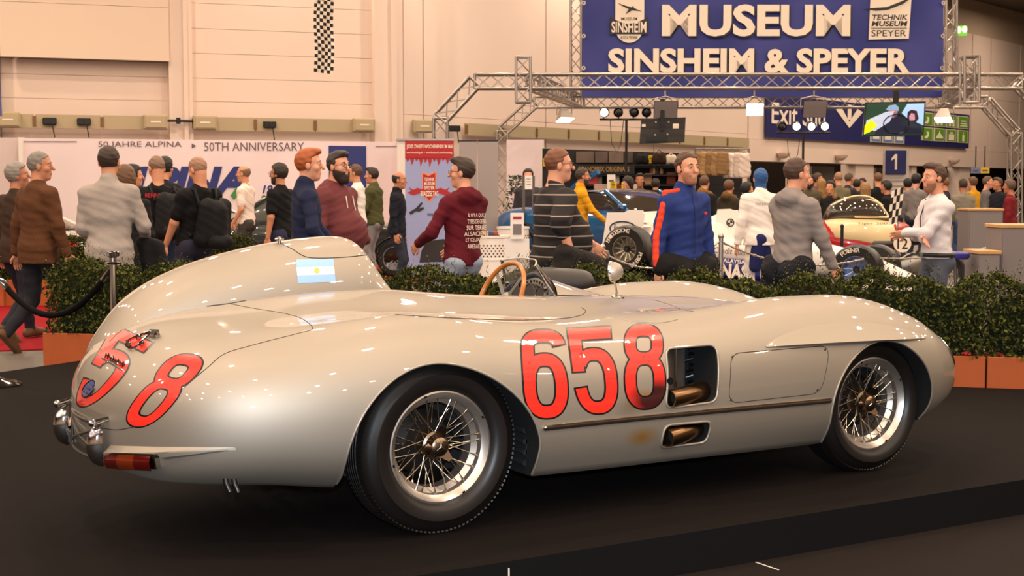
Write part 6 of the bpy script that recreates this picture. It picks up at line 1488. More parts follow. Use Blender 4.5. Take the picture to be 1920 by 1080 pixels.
blob('waist_jacket', [(k['T'](-.20, .04, .90), k['T'](.21, .05, .90), .105*s, .105*s), (k['T'](-.12, .12, .88), k['T'](-.16, .10, .60), .10*s, .09*s), (k['T'](.10, .10, .86), k['T'](.17, .06, .45), .10*s, .10*s), (k['T'](-.17, .02, .8), k['T'](-.19, .05, .55), .08*s, .07*s), (k['T'](-.10, .17, .84), np.array([.09, .06, .07])*s)], cloth((22, 20, 20)), t, .013, .006)
t, k = person('person in a white racing suit with a blue balaclava, seen from behind', 1424, 317, 17, 8, top=(232, 222, 214), legs=(232, 222, 214), hair=(38, 82, 140), hs='balaclava', skin=0, coat=.86, turtle=True, loose=.018, arms={1: (.31, .0, .86), -1: (.29, .02, .84)}, wide=1.05)
s = k['s']; blob('navy_panel', [(np.array([-.03, -.075, .93])*s, np.array([-.08, -.055, .60])*s, .105*s, .075*s), (np.array([.0, -.06, .93])*s, np.array([.10, -.05, .62])*s, .085*s, .05*s)], cloth((30, 36, 84)), t, .013, 0)
MB().tube([k['T'](.165*cos(a), .115*sin(a)-.01, 1.06) for a in np.linspace(0, 2*PI, 25)[:-1]], .012, 6, closed=True).build('waist_seam', mat('suit_seam', (206, 190, 176)), t, smooth=80); text_fit('printed_text', 'TEAM RACING', .2, .03, M_HDG, t, tuple(k['T'](-.02, -.150, 1.36)), (PI/2, 0, 0))
t, k = person('man in a grey hooded sweatshirt and burgundy trousers, dark jacket round his waist', 1484, 298, 11.5, -52, top=(138, 128, 124), legs=(66, 30, 34), hair=(72, 50, 38), skin=2, head=(-.35, 0), hood=True, loose=.012, hem=.88, wide=.96, arms={1: (.25, .20, .90, None, (.5, -1, -.1)), -1: (.2, .2, .9)}, feet={1: (.1, .1), -1: (-.1, -.1)})
blob('waist_jacket', [(k['T'](-.16, -.06, .90), k['T'](.16, -.06, .90), .10*k['s'], .10*k['s']), (k['T'](-.10, -.14, .86), k['T'](-.12, -.14, .58), .09*k['s'], .08*k['s']), (k['T'](.08, -.14, .86), k['T'](.10, -.13, .55), .09*k['s'], .07*k['s'])], cloth((24, 24, 32)), t, .013, .006)
t, k = person('man in a pale shirt and grey jeans standing with folded arms, facing left', 1750, 308, 12.4, 104, top=(214, 206, 208), legs=(78, 82, 94), hair=(74, 50, 36), hs='quiff', skin=2, head=(.05, 0), beard=(142, 96, 74, .0015), hem=.94, loose=.006, wide=.9, arms={-1: (-.11, .25, 1.17, None, (-1, .1, -.7)), 1: (-.10, .17, 1.12, None, (1, .1, -.7))}, feet={1: (.1, .03), -1: (-.1, -.03)})
s = k['s']; MB().tube([np.array([.178*cos(a), .128*sin(a)-.012, .975])*s for a in np.linspace(0, 2*PI, 29)[:-1]], .02, 6, closed=True).build('belt', mat('belt_black', (26, 23, 22), .5), t, smooth=80); MB().box(np.array([0, .135, .975])*s, (.045, .015, .04)).build('belt_buckle', M_CHROME, t)
MB().tube([k['T'](.055, .075, 1.47), k['T'](.03, .145, 1.30), k['T'](.0, .155, 1.15)], .006, 6).build('lanyard', M_BLKPL, t)
for sd in (1, -1): MB().add([k['T'](0, .075, 1.475), k['T'](sd*.075, .03, 1.50), k['T'](sd*.08, .06, 1.455), k['T'](sd*.03, .10, 1.425)], [(0, 1, 2, 3)]).build('shirt_collar', cloth((214, 206, 208)), t, fix=False)
# --- visitors in the background
FAR = [
 ('man with dark hair looking over the notice left of the striped sweater', 990, 318, 26, 178, (60, 56, 60), (40, 30, 26), 'full', {}),
 ('man with brown hair at the shop counter, facing the camera', 1199, 326, 27, 172, (92, 70, 52), (48, 34, 26), 'quiff', {}),
 ('woman in a black and white striped cardigan at the shop', 1178, 332, 27.5, 120, (70, 64, 62), (40, 28, 24), 'long', dict(female=True)),
 ('man in a black jacket with a fur collar right of the blue track jacket', 1318, 330, 24, -30, (28, 26, 26), (88, 58, 38), 'short', dict(fur=(128, 90, 40))),
 ('man in a dark olive parka under the hanging shirts', 1364, 339, 25, -40, (58, 50, 36), (96, 66, 46), 'full', dict(fur=(104, 76, 40))),
 ('dark-haired man in a black jacket behind the racing suit', 1396, 343, 22, -70, (24, 23, 25), (24, 20, 19), 'full', {}),
 ('man with a dark beard in a camouflage green jacket behind the grey hoodie', 1514, 328, 27, 176, (82, 74, 56), (40, 30, 26), 'full', dict(beard=(38, 28, 24, .008))),
 ('brown-haired man looking right behind the camouflage jacket', 1529, 326, 31, -120, (110, 86, 76), (70, 48, 36), 'full', {}),
 ('woman with long fair hair left of the dark fur-hooded jacket', 1539, 337, 30, 20, (110, 80, 40), (150, 112, 66), 'long', dict(female=True)),
 ('dark-haired man in a black fur-hooded jacket above the cream bubble car', 1556, 340, 26, 140, (26, 25, 27), (34, 27, 24), 'full', dict(fur=(120, 96, 60))),
 ('bald man in a khaki jacket seen from behind', 1570, 323, 29, 0, (112, 102, 78), (150, 112, 86), 'crop', {}),
 ('man with grey-brown hair in a dark suit right of the bald man', 1588, 325, 31.3, -60, (52, 48, 54), (84, 66, 54), 'short', {}),
 ('dark-haired man half hidden left of the blonde woman', 1604, 337, 32.8, 0, (50, 44, 46), (36, 28, 26), 'full', {}),
 ('man with dark hair looking down above the blonde woman', 1615, 335, 34, 150, (120, 84, 60), (46, 34, 28), 'full', {}),
 ('woman with fair hair and a black coat seen from behind', 1620, 344, 25.9, 8, (20, 19, 21), (140, 104, 64), 'long', dict(female=True)),
 ('crop-haired man in a black suit seen from behind, left of the number 1 sign', 1644, 324, 27.7, 5, (18, 17, 20), (104, 72, 52), 'crop', {}),
 ('man in a black coat bending his head under the number 1 sign', 1661, 340, 26.4, 60, (24, 22, 24), (36, 30, 28), 'full', {}),
 ('man with black hair in a grey top right of the number 1 sign', 1700, 336, 30, 20, (112, 104, 108), (26, 22, 24), 'full', {}),
 ('black-haired man in a grey vest beside the man with folded arms', 1714, 327, 28, -40, (124, 116, 114), (20, 18, 20), 'full', {}),
 ('man with light brown hair just behind the folded-arms man', 1768, 332, 26, 60, (40, 40, 50), (120, 84, 58), 'short', {}),
 ('man in a grey-green sweater and jeans standing by the grey counter', 1803, 336, 26.5, 5, (132, 124, 110), (60, 44, 36), 'short', dict(legs=(70, 84, 120))),
 ('person in a yellow top behind the grey-green sweater', 1822, 333, 31, 40, (206, 150, 30), (90, 64, 42), 'full', {}),
 ('man leaning at the counter in a grey jacket', 1846, 331, 29, -110, (104, 98, 98), (96, 72, 54), 'short', {}),
 ('man in a dark suit and white shirt facing left at the counter', 1869, 334, 28, 110, (30, 30, 38), (82, 56, 40), 'quiff', {}),
 ('person in a maroon jacket at the right edge behind the truss leg', 1891, 338, 25, 60, (112, 26, 34), (90, 70, 58), 'full', {}),
 ('man in a blue-grey shirt far back between two doorways', 1482, 334, 31, 30, (88, 92, 108), (60, 44, 36), 'full', {}),
 ('visitor in a dark red top far back under the doorway lintel', 1745, 338, 34, -70, (120, 52, 52), (50, 38, 32), 'full', {}),
 ('dark-haired visitor in a brown coat browsing the shop shelves', 1228, 336, 29.6, -10, (90, 60, 40), (44, 32, 26), 'full', {}),
]
for lab, px, yt, v, yaw, col, hair, hs, ex in FAR:
    ex = dict(ex); fur = ex.pop('fur', None); legs = ex.pop('legs', (46, 48, 60))
    t, k = person(lab, px, yt, v, yaw, top=col, legs=legs, hair=hair, hs=hs, skin=px % 4, fine=False, coat=.84 if sum(col) < 120 else 0., hood=bool(fur), group='background visitors', **ex)
    if fur: blob('fur_collar', [(k['T'](-.11, .04, 1.46), k['T'](0, -.10, 1.50), .05, .07), (k['T'](.11, .04, 1.46), k['T'](0, -.10, 1.50), .05, .07)], cloth(fur), t, .02, .006)
# ================================================================ other vehicles and stand furniture
def sec_loft(mb, secs, n=20, e=2.6, cap=True):
    """secs: (x, yc, half width, z low, z high)"""
    G = []
    for x, yc, w_, z0, z1 in secs:
        G.append([(x, yc+w_*np.sign(cos(a))*abs(cos(a))**(2/e), (z0+z1)/2+(z1-z0)/2*np.sign(sin(a))*abs(sin(a))**(2/e)) for a in np.linspace(0, 2*PI, n+1)[:-1]])
    b = len(mb.v); mb.grid(G, closev=True)
    if cap: mb.f += [tuple(range(b, b+n)), tuple(range(b+(len(secs)-1)*n, b+len(secs)*n))]; mb.m += [mb.cm]*2
    return mb
def dsecs(secs, k=5):
    S = np.array(secs, float); return [tuple(p) for p in dense(S, n=k)]
def road_wheel(root, x, y, z, R, wd, rim, ns=5, rim_col=(190, 186, 180), text=None, nm='wheel'):
    c = (x, y, z); ax = (0, -1., 0); h = wd/2
    w_ = MB().lathe([(rim, h*.8), (rim*1.03, h*.95), (rim*.97, h*.95), (rim*.92, h*.6), (rim*.88, -h*.3), (rim*.2, -h*.35), (0, -h*.35)], c, ax, 28).build(nm, mat('rim_%d' % rim_col[0], rim_col, rough=.3, metal=.8), root, smooth=40)
    MB().lathe([(rim*1.0, h*.9), (rim*1.05, h*1.05), (R*.9, h*1.08), (R*.97, h*.9), (R, h*.6), (R, -h*.6), (R*.97, -h*.9), (R*.9, -h), (rim, -h*.9)], c, ax, 36).build('tyre', M_RUBBER, w_, smooth=40)
    for i in range(ns):
        a = 2*PI*i/ns; p = np.array(c)+np.array([cos(a), 0, sin(a)])*rim*.24+np.array([0, -h*.35, 0]); q = np.array(c)+np.array([cos(a), 0, sin(a)])*rim*.93+np.array([0, -h*.6, 0]); MB().cyl(p, q, rim*.055, rim*.075, n=6).build('wheel_spoke', MATS['rim_%d' % rim_col[0]], w_, smooth=50)
    MB().lathe([(rim*.26, 0), (rim*.26, h*.5), (rim*.15, h*.62), (0, h*.62)], (x, y, z), ax, 16).build('wheel_hub', mat('hub_dark', (70, 66, 62), rough=.3, metal=.8), w_, smooth=40)
    if text:
        for k, (body, a0) in enumerate(text):
            for i, chh in enumerate(body):
                a = a0-i*.135; r = (rim+R)/2*1.02; p = (x+r*cos(a), y-h*1.1-.004, z+r*sin(a)); o = text_fit('tyre_lettering', chh, .05, .055, M_CREAM, w_, p, (PI/2, 0, 0)); o.rotation_euler = Matrix((( cos(a-PI/2), -sin(a-PI/2), 0), (0, 0, -1), (sin(a-PI/2), cos(a-PI/2), 0))).to_euler()
    return w_
# ---- white and navy single-seater
PA = atp(1170, 467, 19.6); PB = atp(1603, 506, 18.2); X_ = PB-PA; Lw = np.linalg.norm(X_); X_ /= Lw; Y_ = HF-X_*(HF@X_); Y_ /= np.linalg.norm(Y_); Z_ = np.cross(X_, Y_)
f1 = thing('racing_car', 'white and navy open-wheel racing car behind the hedge, lettered side and flat rear wing plate', 'racing car', PA)
f1.rotation_euler = Matrix(((X_[0], Y_[0], Z_[0]), (X_[1], Y_[1], Z_[1]), (X_[2], Y_[2], Z_[2]))).to_euler()
M_FW = mat('formula_white', (236, 226, 218), rough=.22, coat=.8); M_FN = mat('formula_navy', (22, 34, 112), rough=.25, coat=.8)
yc = .74
mb = MB(); sec_loft(mb, dsecs([(-.35, yc, .10, -.12, .06), (.0, yc, .18, -.16, .20), (.45, yc, .25, -.2, .34), (.9, yc, .27, -.22, .50), (1.2, yc, .22, -.22, .63), (1.40, yc, .19, -.22, .63), (1.46, yc, .22, -.22, .45), (1.6, yc, .27, -.22, .34), (2.0, yc, .27, -.2, .34), (2.5, yc, .22, -.17, .31), (Lw, yc, .17, -.14, .19), (Lw+.5, yc, .13, -.16, .02), (Lw+.85, yc, .08, -.2, -.12), (Lw+.95, yc, .03, -.2, -.17)]), 24, 2.7); mb.build('body_shell', M_FW, f1, smooth=60)
for sg in (-1, 1):
    y = yc+sg*.46; mb = MB(); sec_loft(mb, dsecs([(.25, yc+sg*.25, .10, -.22, .10), (.6, yc+sg*.36, .2, -.26, .20), (1.0, y, .26, -.10, .27), (1.5, y, .27, -.06, .26), (1.85, y, .25, -.06, .24), (1.98, y, .22, -.04, .18)]), 20, 3.2); mb.build('side_pod', M_FW, f1, smooth=60)
    mb = MB(); sec_loft(mb, dsecs([(.4, yc+sg*.3, .14, -.29, -.06), (.7, yc+sg*.4, .22, -.29, .0), (1.1, y, .275, -.29, .03), (1.6, y, .285, -.29, .03), (2.05, y, .26, -.29, .02), (2.3, y, .2, -.28, -.04)]), 20, 4.); mb.build('side_pod_lower', M_FN, f1, smooth=60)
ys = yc-.46-.292
text_fit('lettering', 'PETRONAS', .98, .2, M_CREAM, f1, (1.30, ys, -.165), (PI/2, 0, 0), .045); text_fit('lettering', 'MALAYSIA', .36, .055, M_CREAM, f1, (1.56, ys, -.03), (PI/2, 0, 0), .03); text_fit('lettering', 'Credit Suisse', .52, .08, M_HDG, f1, (1.55, yc-.46-.275, .10), (PI/2, 0, 0), .0, shear=.2)
MB().prism([(-.50, -.02), (-.42, -.10), (.06, -.06), (.08, .0), (.10, .50), (.07, .55), (-.14, .54), (-.2, .50), (-.46, .48)], (0, .41, 0), (1, 0, 0), (0, 0, 1), (0, .03, 0)).build('rear_wing_plate', M_FW, f1); MB().prism([(-.50, -.02), (-.42, -.10), (.06, -.06), (.10, .50), (.07, .55), (-.46, .48)], (0, 1.05, 0), (1, 0, 0), (0, 0, 1), (0, .03, 0)).build('rear_wing_plate', M_FW, f1)
for z, x0, ch in ((.46, -.42, .34), (.40, -.3, .28), (.0, -.3, .25)): MB().grid([[(x0+ch*t, y, z-.09*t+.02*sin(PI*t)) for t in np.linspace(0, 1, 6)] for y in np.linspace(.42, 1.07, 4)]).build('wing_blade', M_FW, f1, smooth=60)
mb = MB(); mb.tube([(-.19+.205*cos(a), .404, .265+.105*sin(a)) for a in np.linspace(.25, 2*PI-.15, 40)], .010, 6); mb.build('oval_mark', mat('mark_dark', (40, 34, 60)), f1); text_fit('lettering', 'intel', .29, .11, MATS['mark_dark'], f1, (-.19, .404, .275), (PI/2, 0, 0), .015)
mb = MB(); mb.tube([(1.32+.05*cos(a), yc-.205, .47+.05*sin(a)) for a in np.linspace(0, 2*PI, 25)[:-1]], .008, 6, closed=True); mb.build('round_mark', M_BLKPL, f1)
for k in (0, 2): mb = MB(); mb.add([(1.32, yc-.212, .47)]+[(1.32+.036*cos(a+k*PI/2), yc-.212, .47+.036*sin(a+k*PI/2)) for a in np.linspace(0, PI/2, 6)], [(0, 1, 2, 3, 4, 5, 6)]); mb.build('round_mark_quarter', M_BLKPL, f1)
mb = MB(); mb.prism([(1.05, .0), (1.44, .0), (1.46, .62), (1.30, .66), (1.12, .64)], (0, yc-.20, .0), (1, 0, 0), (0, 0, 1), (0, .02, 0)); mb.build('engine_fin', M_FW, f1)
mb = MB(); mb.ball((1.55, yc, .47), .15, 14, (1.1, .9, .95)); mb.build('driver_headrest', M_BLKPL, f1, smooth=60); MB().lathe([(.10, 0), (.13, .03), (.11, .05)], (1.38, yc, .62), (1, 0, 0), 16).build('airbox_intake', M_BLKPL, f1)
for x in (1.93, 1.97): pass
for k in range(5): MB().box((2.56+.045*k, yc-.20, .10), (.016, .02, .12)).build('louvre', M_BLKPL, f1)
road_wheel(f1, 0, .0+.19, 0, .33, .38, .175, 12, (176, 166, 150), [('BRIDGESTONE', 2.75), ('POTENZA', -.2)]); road_wheel(f1, Lw, .16, 0, .325, .33, .175, 10, (150, 166, 206), [('POTENZA', 2.3), ('BRIDGESTONE', -.2)])
road_wheel(f1, 0, 1.30, 0, .33, .38, .175, 6); road_wheel(f1, Lw, 1.32, 0, .325, .33, .175, 6)
for z in (-.06, .08):
    for x, dx in ((0, .35), (Lw, -.4)): mb = MB(); mb.tube([(x, .3, z), (x+dx, yc-.18, z+.02)], .014, 6); mb.tube([(x, .3, z), (x-dx*.3, yc-.12, z+.02)], .014, 6); mb.build('suspension_arm', M_BLKPL, f1, smooth=60)
for x0, x1 in ((Lw+.45, Lw+.95),):
    MB().grid([[(x0+.45*t, y, -.24+.03*t) for t in np.linspace(0, 1, 5)] for y in np.linspace(.02, 1.46, 4)]).build('front_wing', M_FW, f1, smooth=60)
    for y in (.02, 1.46): MB().prism([(x0-.05, -.28), (x1, -.27), (x1-.05, -.12), (x0-.05, -.08)], (0, y, 0), (1, 0, 0), (0, 0, 1), (0, .02, 0)).build('front_wing_plate', M_FW, f1)
    MB().box((x0+.25, yc, -.2), (.2, .1, .1)).build('wing_pylon', M_FW, f1)
# low ramp under it, resting on the floor
cA = PA+Y_*.74-Z_*.335-X_*.7; cB = PB+Y_*.74-Z_*.33+X_*.6; yv = np.array([Y_[0], Y_[1], 0]); mb = MB(); P = []
for c in (cA, cB):
    for s_ in (-1.0, 1.0): P += [c+yv*s_, np.array([*(c+yv*s_)[:2], FLOOR])]
o = np.array([*(cA+cB)[:2]/2, FLOOR]); mb.add([p-o for p in P], [(0, 2, 6, 4), (1, 3, 7, 5), (0, 1, 3, 2), (4, 5, 7, 6), (0, 4, 5, 1), (2, 6, 7, 3)]); r_ = mb.build('display_ramp', M_CARPET); r_.location = tuple(o); tag(r_, 'dark carpeted display ramp under the white and navy racing car', 'display stand')
# ---- generic closed car: origin on the ground below the front axle, x forward
def saloon(name, label, cat, loc, rz, paint, lower=None, glass=(38, 40, 44), wb_=2.6, H=1.32, W_=1.7, cabin=(-.55, -1.05, -2.05, -2.85), rimc=(190, 186, 180), group=None):
    t = thing(name, label, cat, loc, rz, group); hw = W_/2; m = mat('paint_%d_%d_%d' % paint, paint, rough=.25, coat=.9); ml = mat('paint_%d_%d_%d' % (lower or paint), lower or paint, rough=.25, coat=.9)
    S = [(.86, 0, hw*.80, .34, .62), (.80, 0, hw*.90, .26, .72), (.5, 0, hw*.98, .20, .80), (0, 0, hw, .20, .86), (-.6, 0, hw, .20, .93), (-1.4, 0, hw, .20, .95), (-wb_, 0, hw, .20, .96), (-wb_-.5, 0, hw*.96, .24, .94), (-wb_-.82, 0, hw*.88, .32, .86), (-wb_-.86, 0, hw*.8, .4, .78)]
    sec_loft(MB(), dsecs(S, 4), 28, 5.5).build('body_shell', m, t, smooth=50)
    if lower: sec_loft(MB(), [(x, y, w_+.012, z0-.01, z0+(z1-z0)*.52) for x, y, w_, z0, z1 in dsecs(S, 4)], 28, 5.5).build('side_band', ml, t, smooth=50)
    a, b, c, d = cabin; q = .80
    def cab(mb, e_, zt, k0=0): return sec_loft(mb, dsecs([(a, 0, hw*.86, .80, .93), ((a+b)/2, 0, hw*.84, .80, (.93+zt)/2+.03), (b, 0, hw*q, .80, zt), ((b+c)/2, 0, hw*q, .80, zt+.02), (c, 0, hw*q, .80, zt-.02), ((c+d)/2, 0, hw*.82, .80, (.95+zt)/2+.02), (d, 0, hw*.84, .80, .95)], 4), 28, 4.)
    cab(MB(), 4., H-.02).build('windows', mat('car_glass_%d' % glass[0], glass, rough=.06, coat=1., spec=.8), t, smooth=60)
    mb = MB(); G = [[(x, hw*q*.93*y, H+.012-.05*y*y-.06*abs((x-(b+c)/2)/((c-b)/2))**3) for y in np.linspace(-1, 1, 9)] for x in np.linspace(b+.05, c-.05, 12)]; mb.grid(G); mb.grid([[(p[0], p[1], p[2]-.03) for p in r] for r in G], flip=True); mb.build('roof', m, t, smooth=60)
    for sg in (-1, 1):
        for p0, p1 in (((a, .90), (b, H-.02)), (((b+c)/2-.05, .92), ((b+c)/2-.05, H-.01)), ((d, .93), (c, H-.03))): MB().cyl((p0[0], sg*hw*.86, p0[1]), (p1[0], sg*hw*q*.93, p1[1]), .035, n=6).build('pillar', m, t, smooth=60)
        h = MB(); h.ball((.80, sg*hw*.66, .60), .10, 12, (.5, 1, 1)); h.build('headlamp', mat('car_lamp', (230, 226, 214), rough=.1, coat=1.), t, smooth=60)
        MB().box((a+.05, sg*(hw+.06), .98), (.12, .14, .10), 0, .03).build('door_mirror', m, t)
        for x in (0, -wb_): road_wheel(t, x, sg*(hw-.09) if sg < 0 else hw-.09, .31, .31, .2, .2, 8, rimc)
        for x in (0, -wb_): MB().tube([(x+.36*cos(q_), sg*(hw+.005), .31+.36*sin(q_)) for q_ in np.linspace(-.1, PI+.1, 19)], .02, 6).build('wheel_arch', M_BLKPL, t, smooth=60)
    MB().box((.84, 0, .36), (.12, W_*.86, .14), 0, .03).build('bumper', m if not lower else ml, t); return t
al = saloon('race_saloon', 'white and green touring race car lettered benetton, behind the brown coat and grey sweater', 'car', at(180, 20.9, FLOOR), -PSI, (232, 224, 214), (24, 128, 94), cabin=(-.35, -1.15, -2.0, -2.9), H=1.30)
text_fit('lettering', 'benetton', 1.15, .27, M_CREAM, al, (-.42-.34, -.878, .45), (PI/2, 0, 0), .02)
MB().box((-.25, -.86, .74), (.5, .02, .10), 0).build('red_stripe', mat('stripe_red', (206, 52, 40), .4), al); MB().box((-.85, -.862, .70), (.6, .02, .05), 0).build('yellow_stripe', mat('stripe_yellow', (226, 176, 60), .4), al)
saloon('white_saloon', 'white car nose with green stripe behind the backpacks, at the far display wall', 'car', at(505, 27.4, FLOOR), -PSI-.1, (228, 220, 214), None, cabin=(-.6, -1.25, -2.0, -2.9), H=1.25)
saloon('dark_saloon', 'dark green-black car behind the white T-shirt and olive jacket', 'car', at(752, 25.0, FLOOR+.013), -PSI-.05, (34, 38, 36), None, glass=(96, 98, 92), H=1.5)
bc = saloon('blue_coupe', 'blue coupe with its door swung up, behind the flat rear wing plate', 'car', at(1262, 22.6, FLOOR+.25), -PSI-.85, (20, 84, 136), None, glass=(60, 52, 44), cabin=(-.3, -.9, -1.7, -2.5), H=1.25)
MB().box((-1.3, 0, -.12), (4.2, 2.0, .25)).build('plinth', M_CARPET, bc)
MB().prism([(-.72, .92), (-.95, 1.18), (-.60, 1.42), (-.20, 1.56), (-.16, 1.50), (-.56, 1.32)], (-.75, -.80, .0), (1, 0, 0), (0, 0, 1), (0, .07, 0)).build('raised_door', MATS['paint_20_84_136'], bc); MB().prism([(-.84, 1.12), (-.60, 1.36), (-.30, 1.48), (-.58, 1.30)], (-.75, -.815, .0), (1, 0, 0), (0, 0, 1), (0, .1, 0)).build('door_window', mat('car_glass_60', (60, 52, 44)), bc)
# ---- cream and red bubble car
bb = thing('bubble_car', 'cream and red bubble car with a domed roof behind the grey hooded sweatshirt', 'car', at(1610, 24, FLOOR+.12), -PSI-.12)
M_BR = mat('bubble_red', (170, 24, 26), rough=.2, coat=1.); M_BC = mat('bubble_cream', (236, 212, 164), rough=.25, coat=1.)
sec_loft(MB(), dsecs([(-.92, .55, .12, .34, .62), (-.80, .55, .34, .2, .80), (-.5, .55, .52, .14, .86), (0, .55, .6, .12, .76), (.4, .55, .6, .12, .66), (.62, .55, .5, .14, .60)], 5), 24, 3).build('lower_body', M_BR, bb, smooth=60)
sec_loft(MB(), dsecs([(-.62, .55, .3, .55, .82), (-.4, .55, .55, .46, .90), (0, .55, .62, .40, .90), (.4, .55, .62, .30, .88), (.66, .55, .5, .30, .80), (.74, .55, .36, .34, .7)], 5), 24, 3.4).build('upper_body', M_BC, bb, smooth=60)
sec_loft(MB(), dsecs([(-.55, .55, .2, .8, .9), (-.45, .55, .38, .8, 1.10), (-.2, .55, .46, .8, 1.24), (.1, .55, .48, .8, 1.26), (.32, .55, .46, .8, 1.18), (.5, .55, .40, .8, 1.0), (.58, .55, .3, .8, .9)], 5), 24, 2.6).build('dome', mat('dome_glass', (58, 50, 42), rough=.05, coat=1., spec=.9), bb, smooth=60)
for pts in ([(-.06, .11, .90), (-.02, .16, 1.14), (.12, .22, 1.2), (.34, .2, 1.14), (.5, .13, .91)], [(-.06, .11, .91), (.5, .12, .91)], [(-.45, .3, 1.10), (-.1, .28, 1.255), (.2, .3, 1.245), (.42, .32, 1.1)]): MB().tube(dense(pts, n=5), .018, 6).build('window_trim', M_BC, bb, smooth=60)
mb = MB(); mb.ball((.70, .12, .72), .13, 14, (1.2, 1, .8)); mb.build('front_wing_lamp', M_BR, bb, smooth=60); text_fit('lettering', 'Tiger 500', .5, .05, M_HDG, bb, (.2, -.08, .80), (PI/2, 0, 0))
for x in (-.55, .5): road_wheel(bb, x, .02, .14, .22, .1, .12, 6)
pl_ = thing('display_plinth', 'low dark plinth under the cream bubble car', 'display stand', at(1610, 24.6, FLOOR), -PSI-.12); MB().box((0, 0, .02), (2.2, 1.6, .04)).build('slab', M_CARPET, pl_)
# ---- old motorcycle with number 12
mc_ = thing('motorcycle', 'old black racing motorcycle with a round number 12 plate beside the bubble car', 'motorcycle', at(1735, 20.5, FLOOR), -PSI)
for x in (.28, -.62):
    w_ = MB().lathe([(.20, .03), (.225, .035), (.225, -.035), (.2, -.03)], (x, 0, .30), (0, -1, 0), 28).build('wheel', M_STEEL, mc_, smooth=40); MB().lathe([(.222, .04), (.27, .05), (.30, 0), (.27, -.05), (.222, -.04)], (x, 0, .30), (0, -1, 0), 32).build('tyre', M_RUBBER, w_, smooth=50)
    for i in range(14): a = 2*PI*i/14; MB().cyl((x, .02, .30), (x+.21*cos(a), 0, .30+.21*sin(a)), .004, n=4).build('spoke', M_STEEL, w_)
    MB().cyl((x, -.06, .3), (x, .06, .3), .04).build('hub', M_STEEL, w_)
mb = MB(); mb.tube([(.28, -.06, .3), (.08, -.06, .85), (.02, 0, .95)], .025, 8); mb.tube([(.05, 0, .8), (-.25, 0, .45), (-.62, -.05, .3)], .025, 8); mb.tube([(.03, 0, .88), (-.3, 0, .72), (-.62, 0, .6)], .025, 8); mb.build('frame', M_BLKPL, mc_, smooth=60)
sec_loft(MB(), dsecs([(.0, 0, .05, .74, .86), (-.15, 0, .13, .70, .94), (-.35, 0, .12, .70, .90), (-.5, 0, .06, .70, .80)], 4), 16).build('tank', M_BLACK, mc_, smooth=60); MB().box((-.62, 0, .72), (.3, .2, .08), 0, .03).build('saddle', M_LEATHER, mc_); MB().tube([(.12, -.34, .98), (.04, -.2, 1.0), (.02, 0, .96), (.04, .2, 1.0), (.12, .34, .98)], .015, 8).build('handlebar', M_CHROME, mc_, smooth=60); sec_loft(MB(), dsecs([(-.05, 0, .1, .30, .52), (-.2, 0, .14, .26, .60), (-.4, 0, .1, .28, .5)], 4), 12).build('engine', M_STEEL, mc_, smooth=60)
cx_ = -.40; MB().cyl((cx_, -.20, .73), (cx_, -.18, .73), .125, n=28).build('number_plate', M_CREAM, mc_, smooth=40); text_fit('number', '12', .15, .15, M_BLKPL, mc_, (cx_, -.205, .73), (PI/2, 0, 0), .01)
# small chequered flag on a pole
F = Flat(1676, 385, 23.); t = F.root('chequered_flag', 'small black and white chequered flag leaning beside the bubble car', 'flag'); zf = FLOOR-F.z0; M_CHK = MATS['chequer_black']
a0 = F.L(1690, 352); MB().cyl((a0[0], 0, a0[1]), (a0[0]-.12, .1, zf), .012).build('pole', M_ALU, t); mb0, mb1 = MB(), MB()
for i in range(4):
    for j in range(5):
        q = [F.L(1668+5.6*(i+a)-(j+b)*1.2+3, 358+13*(j+b)-(i+a)*2) for a, b in ((0, 0), (1, 0), (1, 1), (0, 1))]; (mb0 if (i+j) % 2 else mb1).add([(p[0], -.02+.03*sin(i+j), p[1]) for p in q], [(0, 1, 2, 3)])
mb1.build('light_squares', M_CREAM, t); mb0.build('dark_squares', M_CHK, t)
# ---- counters, stool, posts, chains
M_GREYC = mat('counter_grey', (120, 112, 112), rough=.6); M_OAK = mat('counter_oak', (190, 146, 96), rough=.5, noise=.2, nscale=20); M_POST = mat('post_steel', (168, 158, 148), rough=.3, metal=.85)
def counter(px0, px1, ytop, v, lab, dep=.6, m=None):
    H = zat(ytop, v)-FLOOR; a = (px1-px0)/FPX*v; t = thing('counter', lab, 'counter', at((px0+px1)/2, v, FLOOR), -PSI); MB().box((0, dep/2, H/2-.02), (a, dep, H-.04), 0, .008).build('body', m or M_GREYC, t); MB().box((0, dep/2, H-.02), (a+.03, dep+.03, .04), 0, .006).build('top', M_OAK, t); MB().box((0, -.004, H*.5), (a*.94, .012, H*.8)).build('front_panel', m or M_GREYC, t); return t
counter(1814, 1878, 391, 24, 'grey counter with a wooden top behind the blue stool'); counter(1873, 1960, 421, 15.5, 'tall grey counter block at the right edge of the frame', .5); counter(1833, 1872, 470, 15.4, 'low grey step block left of the tall counter block', .5)
t = thing('stool', 'stool with a round blue seat beside the man with folded arms', 'stool', at(1786, 15.6, FLOOR), -PSI); hz = zat(472, 15.6)-FLOOR; MB().lathe([(0, hz-.08), (.15, hz-.08), (.17, hz-.05), (.165, hz-.015), (.13, hz), (0, hz)], n=28).build('seat', mat('stool_blue', (44, 40, 124), rough=.5), t, smooth=50)
for a in (.4, 2.5, 4.6): MB().tube([(.05*cos(a), .05*sin(a), hz-.08), (.24*cos(a), .24*sin(a), .0)], .018, 8).build('leg', mat('stool_leg', (70, 66, 64), rough=.4, metal=.6), t, smooth=60)
MB().lathe([(.13, .26), (.14, .27), (.13, .28)], n=20).build('foot_ring', M_POST, t)
